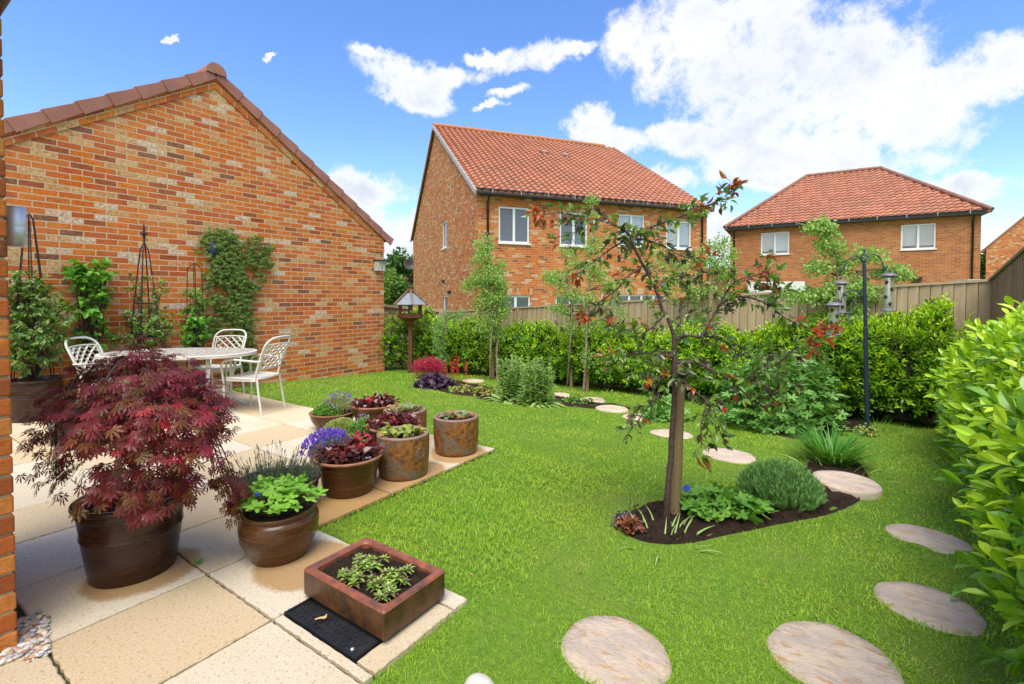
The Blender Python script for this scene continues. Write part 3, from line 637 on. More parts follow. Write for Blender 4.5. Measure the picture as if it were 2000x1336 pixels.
# ridge end tile: a half round
v = Acc(); rr = .135
for k in range(14):
    x1 = WX + .075 - k * .45; x0 = x1 - .46; an = np.linspace(-.15, math.pi + .15, 15); base = Vector((0, apY, apZ + .06)); r_ = rr + (.006 if k % 2 == 0 else 0)
    V = [(x, base.y + r_ * math.cos(t), base.z + r_ * math.sin(t)) for x in (x1, x0) for t in an]
    v.add(V, np.array([(i, i + 1, 15 + i + 1, 15 + i) for i in range(14)]), smooth=True)
    v.poly(V[:15][::-1] if k else V[:15])
obj('ridge_tile', v, M['verge'], g)
v = Acc(); gy = GC + .17; gzz = evZ - .03; an = np.linspace(math.pi, 2 * math.pi, 10)
V = [(x, gy + .055 * math.cos(t), gzz + .055 * math.sin(t) + .03) for x in (WX + .05, WX - 6) for t in an]; v.add(V, np.array([(i, i + 1, 10 + i + 1, 10 + i) for i in range(9)])); v.poly(V[:10]); obj('gutter', v, M['blackpl'], g)

# ---------------------------------------------------------------- own house: wall end at the left edge, eave overhead
hx, hy = -2.648, .43
h = thing('brick_house', 'corner of the near brick house with cream soffit overhead, at the left edge', 'house', (hx, hy, 0))
a = Acc(); 
for r in range(35):
    z0 = -.075 + r * .0765; off = 0 if r % 2 else .1148; yy = hy; first = True
    while yy > -1.2:
        ln = .2195 if not (first and r % 2 == 0) else .1047; jit = U(-.003, .003)
        a.box((hx - .05 + jit, yy - ln / 2, z0 + .033), (.1, ln, .0665)); yy -= ln + .010; first = False
    # header face round the corner
    xx = hx - .0
    for kx in range(5):
        ln = (.1047 if r % 2 else .2195) if kx == 0 else .2195
        if kx > 0: a.box((xx - ln / 2, hy - .05 + U(-.003, .003), z0 + .033), (ln, .1, .0665))
        xx -= ln + .010
def brickobj():
    m, t, out = newmat('single_bricks'); g_ = N(t, 'ShaderNodeNewGeometry'); co = objco(t); rp = ramp(t, [(0, (.50, .13, .03)), (.2, (.60, .19, .035)), (.45, (.33, .09, .03)), (.6, (.66, .25, .06)), (.8, (.10, .045, .03)), (.88, (.56, .16, .035))], True)
    t.links.new(g_.outputs['Random Per Island'], rp.inputs[0]); c = mixc(t, mrange(t, noise(t, 25, 6, .75, co), .4, .65, 0, .7), rp.outputs[0], (.42, .12, .03))
    c = mixc(t, mrange(t, noise(t, 60, 4, .7, co), .62, .7, 0, .6), c, (.12, .05, .03)); bsdf(t, out, c, .85, bump(t, noise(t, 45, 6, .8, co), .9, .012), .2); return m
M['brick1'] = brickobj(); wl = obj('wall', a, M['brick1'], h, bevel=.006)
a = Acc(); a.box((hx - .054, hy - 1.0, 1.28), (.092, 1.984, 2.66)); a.box((hx - .62, hy - .054, 1.28), (1.04, .092, 2.66)); obj('mortar', a, plain('buff_mortar', (.50, .40, .26), (.36, .29, .18), .9, 30, 90, .5), h)
EZ = 2.62; e0 = G(0, 78, EZ); ey = e0.y - .085
a = Acc(); a.box((hx - .65, ey - .26, EZ + .012), (1.8, .50, .018)); 
a.box((hx - .65, ey - .115, EZ - .002), (1.8, .008, .012)); obj('soffit', a, M['soffit'], h)
a = Acc(); a.box((hx - .65, ey + .0, EZ + .08), (1.8, .02, .17)); obj('fascia', a, M['blackpl'], h)
a = Acc(); an = np.linspace(math.pi, 2 * math.pi, 10); V = [(x, ey + .045 + .032 * math.cos(t), EZ + .10 + .055 * math.sin(t)) for x in (hx + .25, hx - 1.55) for t in an]; a.add(V, np.array([(i, i + 1, 10 + i + 1, 10 + i) for i in range(9)])); a.box((hx - .65, ey + .078, EZ + .11), (1.8, .004, .03)); obj('gutter', a, M['blackpl'], h)
# plain closing wall below the eave, wall behind the camera
a = Acc(); a.box((hx - .65, ey - .28, EZ + .20), (1.8, .5, .06)); obj('roof_edge', a, M['tile'], h)
# steel up-and-down light on the house corner
p = DY(29, 444, hy + .10); w = thing('wall_light', 'brushed steel cylinder wall light on the near house corner, above the left obelisk', 'wall light', (p.x, hy, p.z))
a = Acc(); a.lathe([(.0, -.088), (.030, -.088), (.038, -.088), (.038, .0), (.0375, .002), (.038, .004), (.038, .093), (.036, .093), (.0, .088)], (p.x, hy + .10, p.z), 28); obj('cylinder', a, M['steel'], w)
a = Acc(); a.box((p.x, hy + .035, p.z), (.05, .06, .10)); obj('mounting_plate', a, M['blackpl'], w)

# ---------------------------------------------------------------- house in the middle distance
FW = Vector((-math.sin(YAW), math.cos(YAW), 0)); RT = Vector((math.cos(YAW), math.sin(YAW), 0))
def dirang(deg): return FW * math.cos(R(deg)) + RT * math.sin(R(deg))
def solve_u(o, d, px):              # distance along d from o that shows at photo column px
    lo, hi = 0, 60
    f = lambda u: (lambda q: q.dot(RT) / q.dot(FW) * FPX + 1000)(o + d * u)
    inc = f(1) > f(0)
    for _ in range(50):
        m = (lo + hi) / 2
        if (f(m) < px) == inc: lo = m
        else: hi = m
    return lo
def upz(o, d, u, py):
    q = o + d * u; dep = q.dot(FW) * math.cos(PITCH); return H + (581.6 - py) / FPX * q.dot(FW)
Cd = dirang(69.7); Ed = dirang(-20.3)
c0 = D(933, 582, 15.0); c0.z = 0; gnd = -.45
Lc = solve_u(c0, Cd, 1379); Wd = solve_u(c0, Ed, 807.5); ez = upz(c0, Cd, 0, 372); 
rz_ = upz(c0, Ed, Wd / 2, 252)
hh = thing('brick_house', 'two-storey mottled brick house with gabled red pantile roof, behind the fence in the middle', 'house', (c0.x, c0.y, gnd))
nF = -Ed; nG = -Cd
wins = []
for (pl, pr, pt, pb, n, bl) in ((974, 1034, 403, 474, 2, False), (1093, 1147, 414, 480, 2, False), (1207, 1258, 418, 480, 2, True), (1300, 1349, 430, 485, 2, True)):
    u0 = solve_u(c0, Cd, pl); u1 = solve_u(c0, Cd, pr); wins.append((u0, u1, upz(c0, Cd, u0, pb), upz(c0, Cd, u0, pt), n, bl))
for (pl, pr, pt) in ((978, 1036, 577), (1085, 1143, 577), (1205, 1300, 575)):
    u0 = solve_u(c0, Cd, pl); u1 = solve_u(c0, Cd, pr); zt_ = upz(c0, Cd, u0, pt); wins.append((u0, u1, zt_ - 1.2, zt_, 2 if pr - pl < 80 else 4, False))
a = Acc(); wall(a, c0, Cd, 0, Lc, gnd, ez, [w_[:4] for w_ in wins], nF)
gw = []
for (pl, pr, pt, pb) in ((864, 872.5, 430, 483), (866, 873.5, 577, 640)):
    u0 = solve_u(c0, Ed, pr); u1 = solve_u(c0, Ed, pl); gw.append((u0, u1, upz(c0, Ed, u0, pb), upz(c0, Ed, u0, pt)))
wall(a, c0, Ed, 0, Wd, gnd, ez, gw, nG, 3.)
a.poly([c0 + Vector((0, 0, ez)), c0 + Ed * Wd + Vector((0, 0, ez)), c0 + Ed * Wd / 2 + Vector((0, 0, rz_))], 0, [(3, ez), (3 + Wd, ez), (3 + Wd / 2, rz_)])
cR = c0 + Cd * Lc; a.poly([cR + Vector((0, 0, gnd)), cR + Ed * Wd + Vector((0, 0, gnd)), cR + Ed * Wd + Vector((0, 0, ez)), cR + Ed * Wd / 2 + Vector((0, 0, rz_)), cR + Vector((0, 0, ez))], 0, [(0, 0), (Wd, 0), (Wd, ez), (Wd / 2, rz_), (0, ez)])
a.poly([c0 + Ed * Wd + Vector((0, 0, gnd)), cR + Ed * Wd + Vector((0, 0, gnd)), cR + Ed * Wd + Vector((0, 0, ez)), c0 + Ed * Wd + Vector((0, 0, ez))])
obj('wall', a, M['brick2'], hh)
for w_ in wins: window(hh, c0, Cd, nF, w_[:4], w_[4], blind=w_[5])
for w_ in gw: window(hh, c0, Ed, nG, w_, 1)
# brick-on-end lintels over the ground floor openings
for w_ in wins[4:]:
    a = Acc(); o = c0 + nF * .012
    P = lambda u, v: o + Cd * u + Vector((0, 0, v)); u0, u1, v1 = w_[0] - .12, w_[1] + .12, w_[3]
    a.poly([P(u0, v1), P(u1, v1), P(u1, v1 + .225), P(u0, v1 + .225)], 0, [(0, u0), (0, u1), (.225, u1), (.225, u0)]); obj('lintel', a, M['brick2'], hh)
run = Wd / 2; rise = rz_ - ez; sv = (Ed * run + Vector((0, 0, rise))); svl = sv.length; svn = sv.normalized(); upn = Cd.cross(svn); upn = upn if upn.z > 0 else -upn
a = Acc(); oh = .28; p00 = c0 + Vector((0, 0, ez)) - svn * oh - Cd * .10 + upn * .05
pantiles(a, p00, Cd, svn, upn, lambda v: (0, Lc + .2), 0, svl + oh); ro = obj('roof', a, M['tile'], hh)
sb = (-Ed * run + Vector((0, 0, rise))).normalized(); ub = sb.cross(Cd); ub = ub if ub.z > 0 else -ub
a = Acc(); pb0 = c0 + Ed * Wd + Vector((0, 0, ez)) - sb * oh - Cd * .10 + ub * .05; a.poly([pb0, pb0 + Cd * (Lc + .2), pb0 + Cd * (Lc + .2) + sb * (svl + oh), pb0 + sb * (svl + oh)]); obj('back_roof', a, M['tile'], hh)
a = Acc(); pk = c0 + Ed * run + Vector((0, 0, rz_ + .09)); 
for k in range(int(Lc / .45)): a.tube([pk + Cd * (k * .45 - .12), pk + Cd * (k * .45 + .34)], .10 + (k % 2) * .005, 10)
obj('ridge', a, plain('orange_ridge_tile', (.50, .20, .07), (.40, .15, .06), .7, 5), ro)
a = Acc(); q0 = c0 + Vector((0, 0, ez)) - Cd * .11
nst = 16
for k in range(nst):
    s = -oh + k * (svl + oh) / nst; a.bar(q0 + svn * s + upn * .02, q0 + svn * (s + (svl + oh) / nst + .03) + upn * .0, .06, .14)
obj('verge', a, plain('pale_verge', (.50, .44, .42), (.42, .36, .34), .6), ro)
a = Acc(); q1 = c0 + Ed * Wd + Vector((0, 0, ez)) - Cd * .1; a.bar(q1 - sb * oh, q1 + sb * svl, .06, .12); obj('verge', a, M['verge'], ro)
def gutter(parent, o, d, Ln, nr, z, brk=.95):
    a = Acc(); an = np.linspace(math.pi, 2 * math.pi, 9); V = []
    for u in (-.1, Ln + .1):
        for t in an: V.append(o + d * u + nr * (.22 + .06 * math.cos(t)) + Vector((0, 0, z + .02 + .06 * math.sin(t))))
    a.add(V, np.array([(i, i + 1, 9 + i + 1, 9 + i) for i in range(8)])); ctr = o + d * Ln / 2 + nr * .10 + Vector((0, 0, z - .03)); rt = Matrix((d, nr, Vector((0, 0, 1)))).transposed()
    a.box(ctr + nr * .06, (Ln + .2, .22, .17), 0, rot=rt); gobj = obj('gutter', a, M['blackpl'], parent)
    k = .4; gm = plain('grey_bracket', (.35, .36, .38), None, .5)
    while k < Ln: b = Acc(); b.box(o + d * k + nr * .285 + Vector((0, 0, z - .01)), (.03, .012, .13), 0, rot=rt); k += brk; obj('gutter_bracket', b, gm, gobj)
gutter(hh, c0, Cd, Lc, nF, ez - .04)
def downpipe(parent, o, d, nr, u, z0, z1):
    p = o + d * u; a = Acc(); a.tube([p + nr * .22 + Vector((0, 0, z1)), p + nr * .22 + Vector((0, 0, z1 - .12)), p + nr * .06 + Vector((0, 0, z1 - .32)), p + nr * .06 + Vector((0, 0, z0))], .036, 10); obj('downpipe', a, M['blackpl'], parent)
downpipe(hh, c0, Cd, nF, solve_u(c0, Cd, 952), gnd, ez - .05); downpipe(hh, c0, Cd, nF, solve_u(c0, Cd, 1368), gnd, ez - .05)
a = Acc(); pv = c0 + Ed * solve_u(c0, Ed, 869) + nG * .05; 
for (px, py) in ((868, 550), (880, 571)):
    u = solve_u(c0, Ed, px); a.box(c0 + Ed * u + nG * .04 + Vector((0, 0, upz(c0, Ed, u, py))), (.12, .12, .12), rz=.3); obj('air_vent', a, M['blackpl'], hh); a = Acc()
a = Acc()
for (px, py) in ((1063, 297), (1103, 303)):
    u_ = None
    r_ = ray(px, py); pl = c0 + Vector((0, 0, ez)) + upn * .08; t_ = (pl - Vector((0, 0, H))).dot(upn) / r_.dot(upn); q = Vector((0, 0, H)) + r_ * t_
    a.box(q + upn * .03, (.30, .3, .05), rot=Matrix((Cd, svn, upn)).transposed()); obj('roof_vent', a, plain('grey_roof_vent', (.34, .22, .20)), ro); a = Acc()
# satellite dish on the gable
pd = D(800, 517, (c0 + Ed * Wd).dot(FW) - .1); sdv = thing('satellite_dish', 'dark grey satellite dish on the left edge of the gabled house', 'satellite dish', pd)
dn = (-FW + RT * .35 + Vector((0, 0, .25))).normalized(); rt = dn.to_track_quat('Z', 'Y').to_matrix()
a = Acc(); A2 = Acc(); A2.lathe([(.001, .0), (.12, .015), (.24, .06), (.33, .11), (.34, .115), (.33, .12), (.24, .07), (.001, .01)], n=24); V = np.concatenate(A2.V) @ np.array(rt).T + np.array(pd); a.add(V, A2.F[0], smooth=True); obj('dish', a, M['aerial'], sdv)
a = Acc(); a.tube([pd, pd + dn * .3 - Vector((0, 0, .22))], .012, 6); a.box(pd + dn * .38 - Vector((0, 0, .08)), (.07, .07, .1)); a.tube([pd + dn * .36 - Vector((0, 0, .1)), pd + dn * .2 - Vector((0, 0, .3))], .012, 6); a.tube([pd, pd - dn * .1, pd + RT * .45 - dn * .05], .018, 6); obj('arm', a, M['aerial'], sdv)

# ---------------------------------------------------------------- hipped house to the right
d3 = 19.0; k0 = D(1913, 582, d3); k0.z = 0; Hd = dirang(-60.0); Kd = dirang(30.0); n3 = -Kd
L3 = solve_u(k0, Hd, 1425); W3 = 7.6; ez3 = upz(k0, Hd, 0, 412); g3 = -.3
h3 = thing('brick_house', 'hipped-roof house of plain orange-brown brick with two white windows, behind the fence on the right', 'house', (k0.x, k0.y, g3))
w3 = []
for (pl, pr, pt, pb, bl) in ((1757, 1825.5, 438, 487, True), (1484.5, 1540, 454, 497, True)):
    u0 = solve_u(k0, Hd, pr); u1 = solve_u(k0, Hd, pl); um = (u0 + u1) / 2; w3.append((u0, u1, upz(k0, Hd, um, pb), upz(k0, Hd, um, pt)))
# white garage-door frame head showing over the fence
a = Acc(); wall(a, k0, Hd, 0, L3, g3, ez3, w3, n3)
for (o_, d_, W_) in ((k0, Kd, W3), (k0 + Hd * L3, Kd, W3), (k0 + Kd * W3, Hd, L3)): a.poly([o_ + Vector((0, 0, g3)), o_ + d_ * W_ + Vector((0, 0, g3)), o_ + d_ * W_ + Vector((0, 0, ez3)), o_ + Vector((0, 0, ez3))], 0, [(0, g3), (W_, g3), (W_, ez3), (0, ez3)])
obj('wall', a, M['brick3'], h3)
for w_ in w3: window(h3, k0, Hd, n3, w_, 2, blind=True)
def ridge_pt(px, py):
    o = k0 + Kd * W3 / 2; u = solve_u(o, Hd, px); return o + Hd * u + Vector((0, 0, upz(o, Hd, u, py))), u
r1, ur1 = ridge_pt(1714, 333); r2, ur2 = ridge_pt(1572, 349); rz3 = (r1.z + r2.z) / 2
run = W3 / 2; rs = rz3 - ez3; sv = Kd * run + Vector((0, 0, rs)); svl = sv.length; svn = sv.normalized(); upn3 = Hd.cross(svn); upn3 = upn3 if upn3.z > 0 else -upn3
oh = .25; a = Acc(); tot = svl + oh
pantiles(a, k0 + Vector((0, 0, ez3)) - svn * oh + upn3 * .05, Hd, svn, upn3, lambda v: (-.25 + (ur1 + .25) * v / tot, L3 + .25 - (L3 + .25 - ur2) * v / tot), 0, tot)
ro = obj('roof', a, M['tile'], h3)
E0 = k0 - Hd * .25 - Kd * .22 + Vector((0, 0, ez3 - .1)); E1 = k0 + Hd * (L3 + .25) - Kd * .22 + Vector((0, 0, ez3 - .1)); B0 = E0 + Kd * (W3 + .44); B1 = E1 + Kd * (W3 + .44); R1 = k0 + Kd * W3 / 2 + Hd * ur1 + Vector((0, 0, rz3)); R2 = k0 + Kd * W3 / 2 + Hd * ur2 + Vector((0, 0, rz3))
a = Acc(); a.poly([E0, R1, B0]); a.poly([E1, B1, R2]); a.poly([B0, R1, R2, B1]); obj('back_roof', a, M['tile'], h3)
a = Acc(); rad = .09
for p, q in ((R1, R2), (E0, R1), (E1, R2)):
    n_ = int((q - p).length / .42)
    for k in range(n_): a.tube([p + (q - p) * (k / n_) + Vector((0, 0, .09)), p + (q - p) * ((k + 1.06) / n_) + Vector((0, 0, .10))], rad, 8)
obj('ridge', a, plain('brown_ridge_tile', (.27, .13, .085), (.22, .10, .07), .7, 5), ro)
gutter(h3, k0, Hd, L3, n3, ez3 - .05, .98)
downpipe(h3, k0, Hd, n3, solve_u(k0, Hd, 1896), g3, ez3 - .05); downpipe(h3, k0, Hd, n3, solve_u(k0, Hd, 1433), g3, ez3 - .05)
a = Acc(); u = solve_u(k0, Hd, 1515); zz = upz(k0, Hd, u, 561); a.box(k0 + Hd * u + n3 * .3 + Vector((0, 0, zz)), (2.3, .12, .5), rot=Matrix((Hd, n3, Vector((0, 0, 1)))).transposed()); obj('porch_fascia', a, M['upvc'], h3)
a = Acc(); u = solve_u(k0, Hd, 1789); a.box(k0 + Hd * u + n3 * .1 + Vector((0, 0, upz(k0, Hd, u, 545))), (.3, .2, .15), rot=Matrix((Hd, n3, Vector((0, 0, 1)))).transposed()); obj('wall_lamp', a, M['blackpl'], h3)
# low coped wall beside it and the gable beyond
a = Acc(); p = D(1925, 552, 13); lw = thing('low_brick_wall', 'short brick wall with pale coping just beyond the right fence corner', 'wall', (p.x, p.y, -.3))
a.box((p.x, p.y, p.z / 2 - .2), (.9, .25, p.z + .2), rz=YAW); obj('wall', a, M['brick3'], lw); a = Acc(); a.box((p.x, p.y, p.z + .05), (1.3, .35, .07), rz=YAW); obj('coping', a, M['stoneW'], lw)
h4 = thing('brick_house', 'brick house gable end rising at the right edge of the photo, beyond the fence corner', 'house', (0, 0, 0))
q0 = D(1924, 582, 24); q0.z = 0; h4.location = (q0.x, q0.y, -.3)
qe = dirang(80); uu = solve_u(q0, qe, 2000); za = upz(q0, qe, 0, 487); zb = upz(q0, qe, uu, 424); sl4 = (zb - za) / uu; mid = uu * 1.5
a = Acc(); a.poly([q0 + Vector((0, 0, -.3)), q0 + qe * 2 * mid + Vector((0, 0, -.3)), q0 + qe * 2 * mid + Vector((0, 0, za)), q0 + qe * mid + Vector((0, 0, za + sl4 * mid)), q0 + Vector((0, 0, za))], 0, [(0, 0), (2 * mid, 0), (2 * mid, za), (mid, za + sl4 * mid), (0, za)]); 
bk = dirang(60); a.poly([q0 + Vector((0, 0, -.3)), q0 + Vector((0, 0, za)), q0 + bk * 7 + Vector((0, 0, za)), q0 + bk * 7 + Vector((0, 0, -.3))], 0, [(0, 0), (0, za), (7, za), (7, 0)])
obj('wall', a, M['brick2'], h4)
a = Acc(); t0 = q0 + Vector((0, 0, za)); t1 = q0 + qe * mid + Vector((0, 0, za + sl4 * mid)); t2 = q0 + qe * 2 * mid + Vector((0, 0, za)); u_ = Vector((0, 0, .1))
for p, q in ((t0 - qe * .3 - Vector((0, 0, .3 * sl4)), t1), (t1, t2)):
    V = [p - bk * .15, q - bk * .15, q + bk * 7, p + bk * 7]; V += [v + u_ for v in V]; a.add(V, np.array([(0, 1, 2, 3), (4, 5, 6, 7), (0, 1, 5, 4), (1, 2, 6, 5), (2, 3, 7, 6), (3, 0, 4, 7)]))
obj('roof', a, M['tile'], h4)
# roof of a house seen low between the two, behind the birches
sm = thing('brick_outbuilding', 'low brick garage with pink-red roof glimpsed between the two big houses', 'garage', D(1400, 582, 26)); p = D(1402, 600, 26)
a = Acc(); a.box((p.x, p.y, 1.3), (2.2, 3, 2.9), rz=YAW); obj('wall', a, M['brick3'], sm); a = Acc(); a.box((p.x, p.y, 2.8), (2.5, 3.3, .2), rz=YAW); obj('roof', a, M['tile'], sm)

# ---------------------------------------------------------------- fences
FY = 8.05; cnr = DY(1936, 545, FY)
def fence_run(name, label, p, q, zp, zq, mat, bw=.105, posts=1.83, face=Vector((0, -1, 0)), lowz=-.6, cap=True, capm='rail'):
    p = Vector((p.x, p.y, 0)); q = Vector((q.x, q.y, 0)); Ln = (q - p).length; d = (q - p) / Ln; t = thing(name, label, 'fence', (p.x, p.y, 0))
    zf = lambda u: zp + (zq - zp) * u / Ln; rt = lambda an: Matrix((d, face, Vector((0, 0, 1)))).transposed() @ Matrix.Rotation(an, 3, 'Z')
    u = 0; npan = max(1, int(round(Ln / posts))); pw = Ln / npan
    for k in range(npan):
        a = Acc(); n = int(pw / bw); b = pw / n
        for i in range(n):
            uc = k * pw + (i + .5) * b; z1 = zf(uc) - .03 + U(-.002, .002); c = p + d * uc + face * .0 + Vector((0, 0, (z1 + lowz) / 2)); a.box(c, (b - .007, .018, z1 - lowz), rot=rt(.10)); a.box(c - face * .028, (b + .002, .010, z1 - lowz), rot=rt(0))
        obj('board_panel', a, M[mat], t)
    if cap:
        a = Acc(); a.bar(p + Vector((0, 0, zp - .015)), q + Vector((0, 0, zq - .015)), .055, .03); obj('capping_rail', a, M[capm], t)
    for k in range(npan + 1):
        a = Acc(); uc = min(k * pw, Ln); z1 = zf(uc) - .04; c = p + d * uc - face * .05; a.box((c.x, c.y, (z1 + lowz) / 2), (.09, .09, z1 - lowz), rot=rt(0)); obj('post', a, M[mat], t)
    return t
lft = DY(868, 608, FY); 
fence_run('timber_fence', 'long weathered close-board fence behind the laurel hedge, below the two houses', lft, cnr, lft.z, cnr.z, 'fence')
c2 = Vector((1.52, 2.0, 0)); zz = 1.95
fr0 = D(2000, 488, 4.6)
fence_run('timber_fence', 'brown side fence at the right edge, rising toward the camera above the laurel', cnr, fr0 + (fr0 - cnr) * .8, cnr.z, fr0.z + (fr0.z - cnr.z) * .8, 'fence2', face=Vector((-1, 0, 0)), capm='fence2')
# pale rail fence left of the corner post, behind the bird table
pl = thing('timber_fence', 'low pale horizontal-board fence behind the bird table, left of the corner post', 'fence', (lft.x, lft.y, 0))
lf2 = D(735, 596, 11.4); a = Acc()
for k in range(9):
    z = lft.z - .08 - k * .155; dz = lf2.z - lft.z; a.bar((lft.x, lft.y, z), (lf2.x, lf2.y, z + dz), .02, .14)
obj('board_panel', a, M['rail'], pl); a = Acc(); a.bar((lft.x, lft.y, lft.z + .0), (lf2.x, lf2.y, lf2.z + .0), .09, .05); obj('capping_rail', a, M['rail'], pl)
a = Acc(); a.box((lft.x - .03, lft.y - .03, .2), (.12, .12, 1.72)); obj('post', a, M['rail'], pl)
# ---------------------------------------------------------------- pots
def soil_disc(acc, c, r, mat=0):
    n = 36; rings = 7; V = [(c[0], c[1], c[2] + .012)]
    for k in range(1, rings + 1):
        for j_ in range(n):
            t = j_ / n * 2 * math.pi; rr = r * k / rings; V.append((c[0] + rr * math.cos(t), c[1] + rr * math.sin(t), c[2] + U(-.008, .010)))
    F = [np.array([(0, 1 + j_, 1 + (j_ + 1) % n) for j_ in range(n)]), np.array([(1 + k * n + j_, 1 + (k + 1) * n + j_, 1 + (k + 1) * n + (j_ + 1) % n, 1 + k * n + (j_ + 1) % n) for k in range(rings - 1) for j_ in range(n)])]
    acc.add(V, F, mat, smooth=True)
def pot(kind, loc, label, r=.2, hgt=.32, group=None, rb=None, name='plant_pot', cat='plant pot', soil=.04):
    t = thing(name, label, cat, loc, U(0, 6), group); a = Acc(); s = Acc(); rim = None
    if kind == 'rust':
        a.lathe([(0, 0), (r * .86, 0), (r * .91, .006), (r * .94, .03), (r * .985, .12), (r, hgt * .6), (r, hgt - .012)], n=56, wob=.006)
        rim = Acc(); rim.lathe([(r, hgt - .012), (r + .001, hgt - .004), (r - .006, hgt + .003), (r - .025, hgt + .003), (r - .033, hgt - .006), (r - .034, hgt - .06)], n=56, wob=.006); mats = M['rust']; rm = plain('grey_mauve_worn_rim', (.22, .13, .11), (.34, .19, .13), .5, 18, 60, .3)
    elif kind == 'glaze':
        rb = rb or r * .70; b = [(0, 0), (rb, 0), (rb + .004, .01)]
        for k in range(1, 12): q = k / 12; b.append((rb + (r * .90 - rb) * q ** .8 + (.003 if k in (3, 10) else 0), hgt * .84 * q + .01))
        b += [(r * .90, hgt * .86), (r * .915, hgt * .875), (r * .915, hgt * .90)]; a.lathe(b, n=56)
        rim = Acc(); rim.lathe([(r * .915, hgt * .90), (r * .97, hgt * .92), (r, hgt * .955), (r, hgt * .98), (r * .985, hgt), (r * .93, hgt), (r * .905, hgt * .985), (r * .88, hgt * .9), (r * .86, hgt * .7)], n=56); mats = M['glazeB']; rm = M['terra']
    elif kind == 'bowl':
        b = [(0, 0), (r * .5, 0)] + [(r * (.5 + .46 * math.sin(q * math.pi / 2)), hgt * .93 * q ** 1.3 + .004) for q in np.linspace(.08, 1, 9)]; a.lathe(b, n=48)
        rim = Acc(); rim.lathe([(r * .96, hgt * .93), (r, hgt * .95), (r, hgt * .99), (r * .98, hgt), (r * .92, hgt), (r * .90, hgt * .9), (r * .86, hgt * .6)], n=48); mats = M['glazeB']; rm = M['terra']
    elif kind == 'tall':
        rb = rb or r * .76; a.lathe([(0, 0), (rb * .97, 0), (rb, .008), (rb + (r - rb) * .30, hgt * .32), (rb + (r - rb) * .52, hgt * .545), (rb + (r - rb) * .52 + .004, hgt * .56), (rb + (r - rb) * .53 + .004, hgt * .575), (rb + (r - rb) * .53, hgt * .58), (rb + (r - rb) * .55 + .003, hgt * .60), (rb + (r - rb) * .55, hgt * .615), (rb + (r - rb) * .78, hgt * .86), (rb + (r - rb) * .78 + .005, hgt * .87), (rb + (r - rb) * .80, hgt * .885), (rb + (r - rb) * .82, hgt * .93)], n=64)
        rim = Acc(); rim.lathe([(r * .955, hgt * .93), (r * 1.02, hgt * .94), (r * 1.04, hgt * .965), (r * 1.03, hgt * .99), (r * .99, hgt), (r * .94, hgt), (r * .91, hgt * .97), (r * .9, hgt * .8)], n=64); mats = M['glazeD']; rm = M['glazeD']
    elif kind == 'belly':
        rb = rb or r * .72; a.lathe([(0, 0), (rb * .98, 0), (rb, .008), (rb + (r - rb) * .45, hgt * .22), (rb + (r - rb) * .82, hgt * .42), (rb + (r - rb) * .82 + .003, hgt * .43), (r * .985, hgt * .58), (r, hgt * .70), (r * .985, hgt * .80), (r * .93, hgt * .87), (r * .90, hgt * .885), (r * .905, hgt * .90)], n=64)
        rim = Acc(); rim.lathe([(r * .905, hgt * .90), (r * .93, hgt * .94), (r * .94, hgt * .98), (r * .92, hgt), (r * .87, hgt), (r * .85, hgt * .98), (r * .84, hgt * .8)], n=64); mats = M['glazeB']; rm = M['glazeB']
    obj('body', a, mats, t, local=True); obj('rim', rim, rm, t, local=True)
    k = {'rust': (r - .034, hgt - .035), 'glaze': (r * .875, hgt * .86), 'bowl': (r * .89, hgt * .88), 'tall': (r * .905, hgt * .9), 'belly': (r * .845, hgt * .9)}[kind]
    soil_disc(s, (0, 0, k[1]), k[0]); obj('soil', s, M['soil'], t, local=True); t.rotation_euler.z = 0
    return t, Vector(loc) + Vector((0, 0, k[1])), k[0]
def at(px, d, z=0.): 
    r_ = ray(px, 600); s = r_.x, r_.y; f = d
    return Vector((s[0] * f, s[1] * f, z))
# rosette / clump generators; c is the soil centre in world coordinates
def clump(acc, tpl, c, rad, n, size, up=.6, hgt=.08, mat=0, spread=1., low=.0, wmul=1., droop=0., nrmup=True):
    a_ = U(0, 2 * math.pi, n); rr = rad * np.sqrt(U(0, 1, n)); h_ = low + hgt * U(0, 1, n) * (1 - .5 * (rr / max(rad, 1e-3)) ** 2)
    P = np.stack([c[0] + rr * np.cos(a_), c[1] + rr * np.sin(a_), c[2] + h_], -1)
    o = np.stack([np.cos(a_), np.sin(a_), np.zeros(n)], -1) * (.35 + spread * (rr / rad))[:, None]; Fw = o + RNG.normal(size=(n, 3)) * .35 + np.array([0, 0, up])
    if droop: Fw[:, 2] -= droop * rr / rad
    Upv = np.array([0, 0, 1.]) + RNG.normal(size=(n, 3)) * .3 - o * .3 * 0
    S = size * U(.65, 1.15, n); acc.inst(tpl, P, Fw, Upv, S, mat, W=S * wmul)
    return P
def plant(name, label, cat, loc, group=None): return thing(name, label, cat, loc, 0, group)
def stems(acc, c, tips, r=.0025, mat=0):
    for p in tips:
        p = Vector(p); b = Vector(c) + (Vector((p.x, p.y, c[2])) - Vector(c)) * .35; acc.tube([b, (b + p) / 2 + Vector((U(-.01, .01), U(-.01, .01), .02)), p], [r * 1.3, r, r * .7], 4, mat, cap=False)

RUSTG = 'rusty cylindrical pots on the patio corner'
potR1, cR1, kR = pot('rust', at(786, 3.72), 'rusty mottled cylinder pot with round crest, yellow-green seedlings in it, nearest of its kind', .2, .325, RUSTG)
potR2, cR2, kR = pot('rust', at(890, 4.27), 'rust and grey cylinder pot standing alone at the outer patio corner by the lawn', .2, .32, RUSTG)
potR3, cR3, kR = pot('rust', at(790, 4.52), 'rusty cylinder pot farthest back, beside the lawn edge behind the red begonia pot', .2, .32, RUSTG)
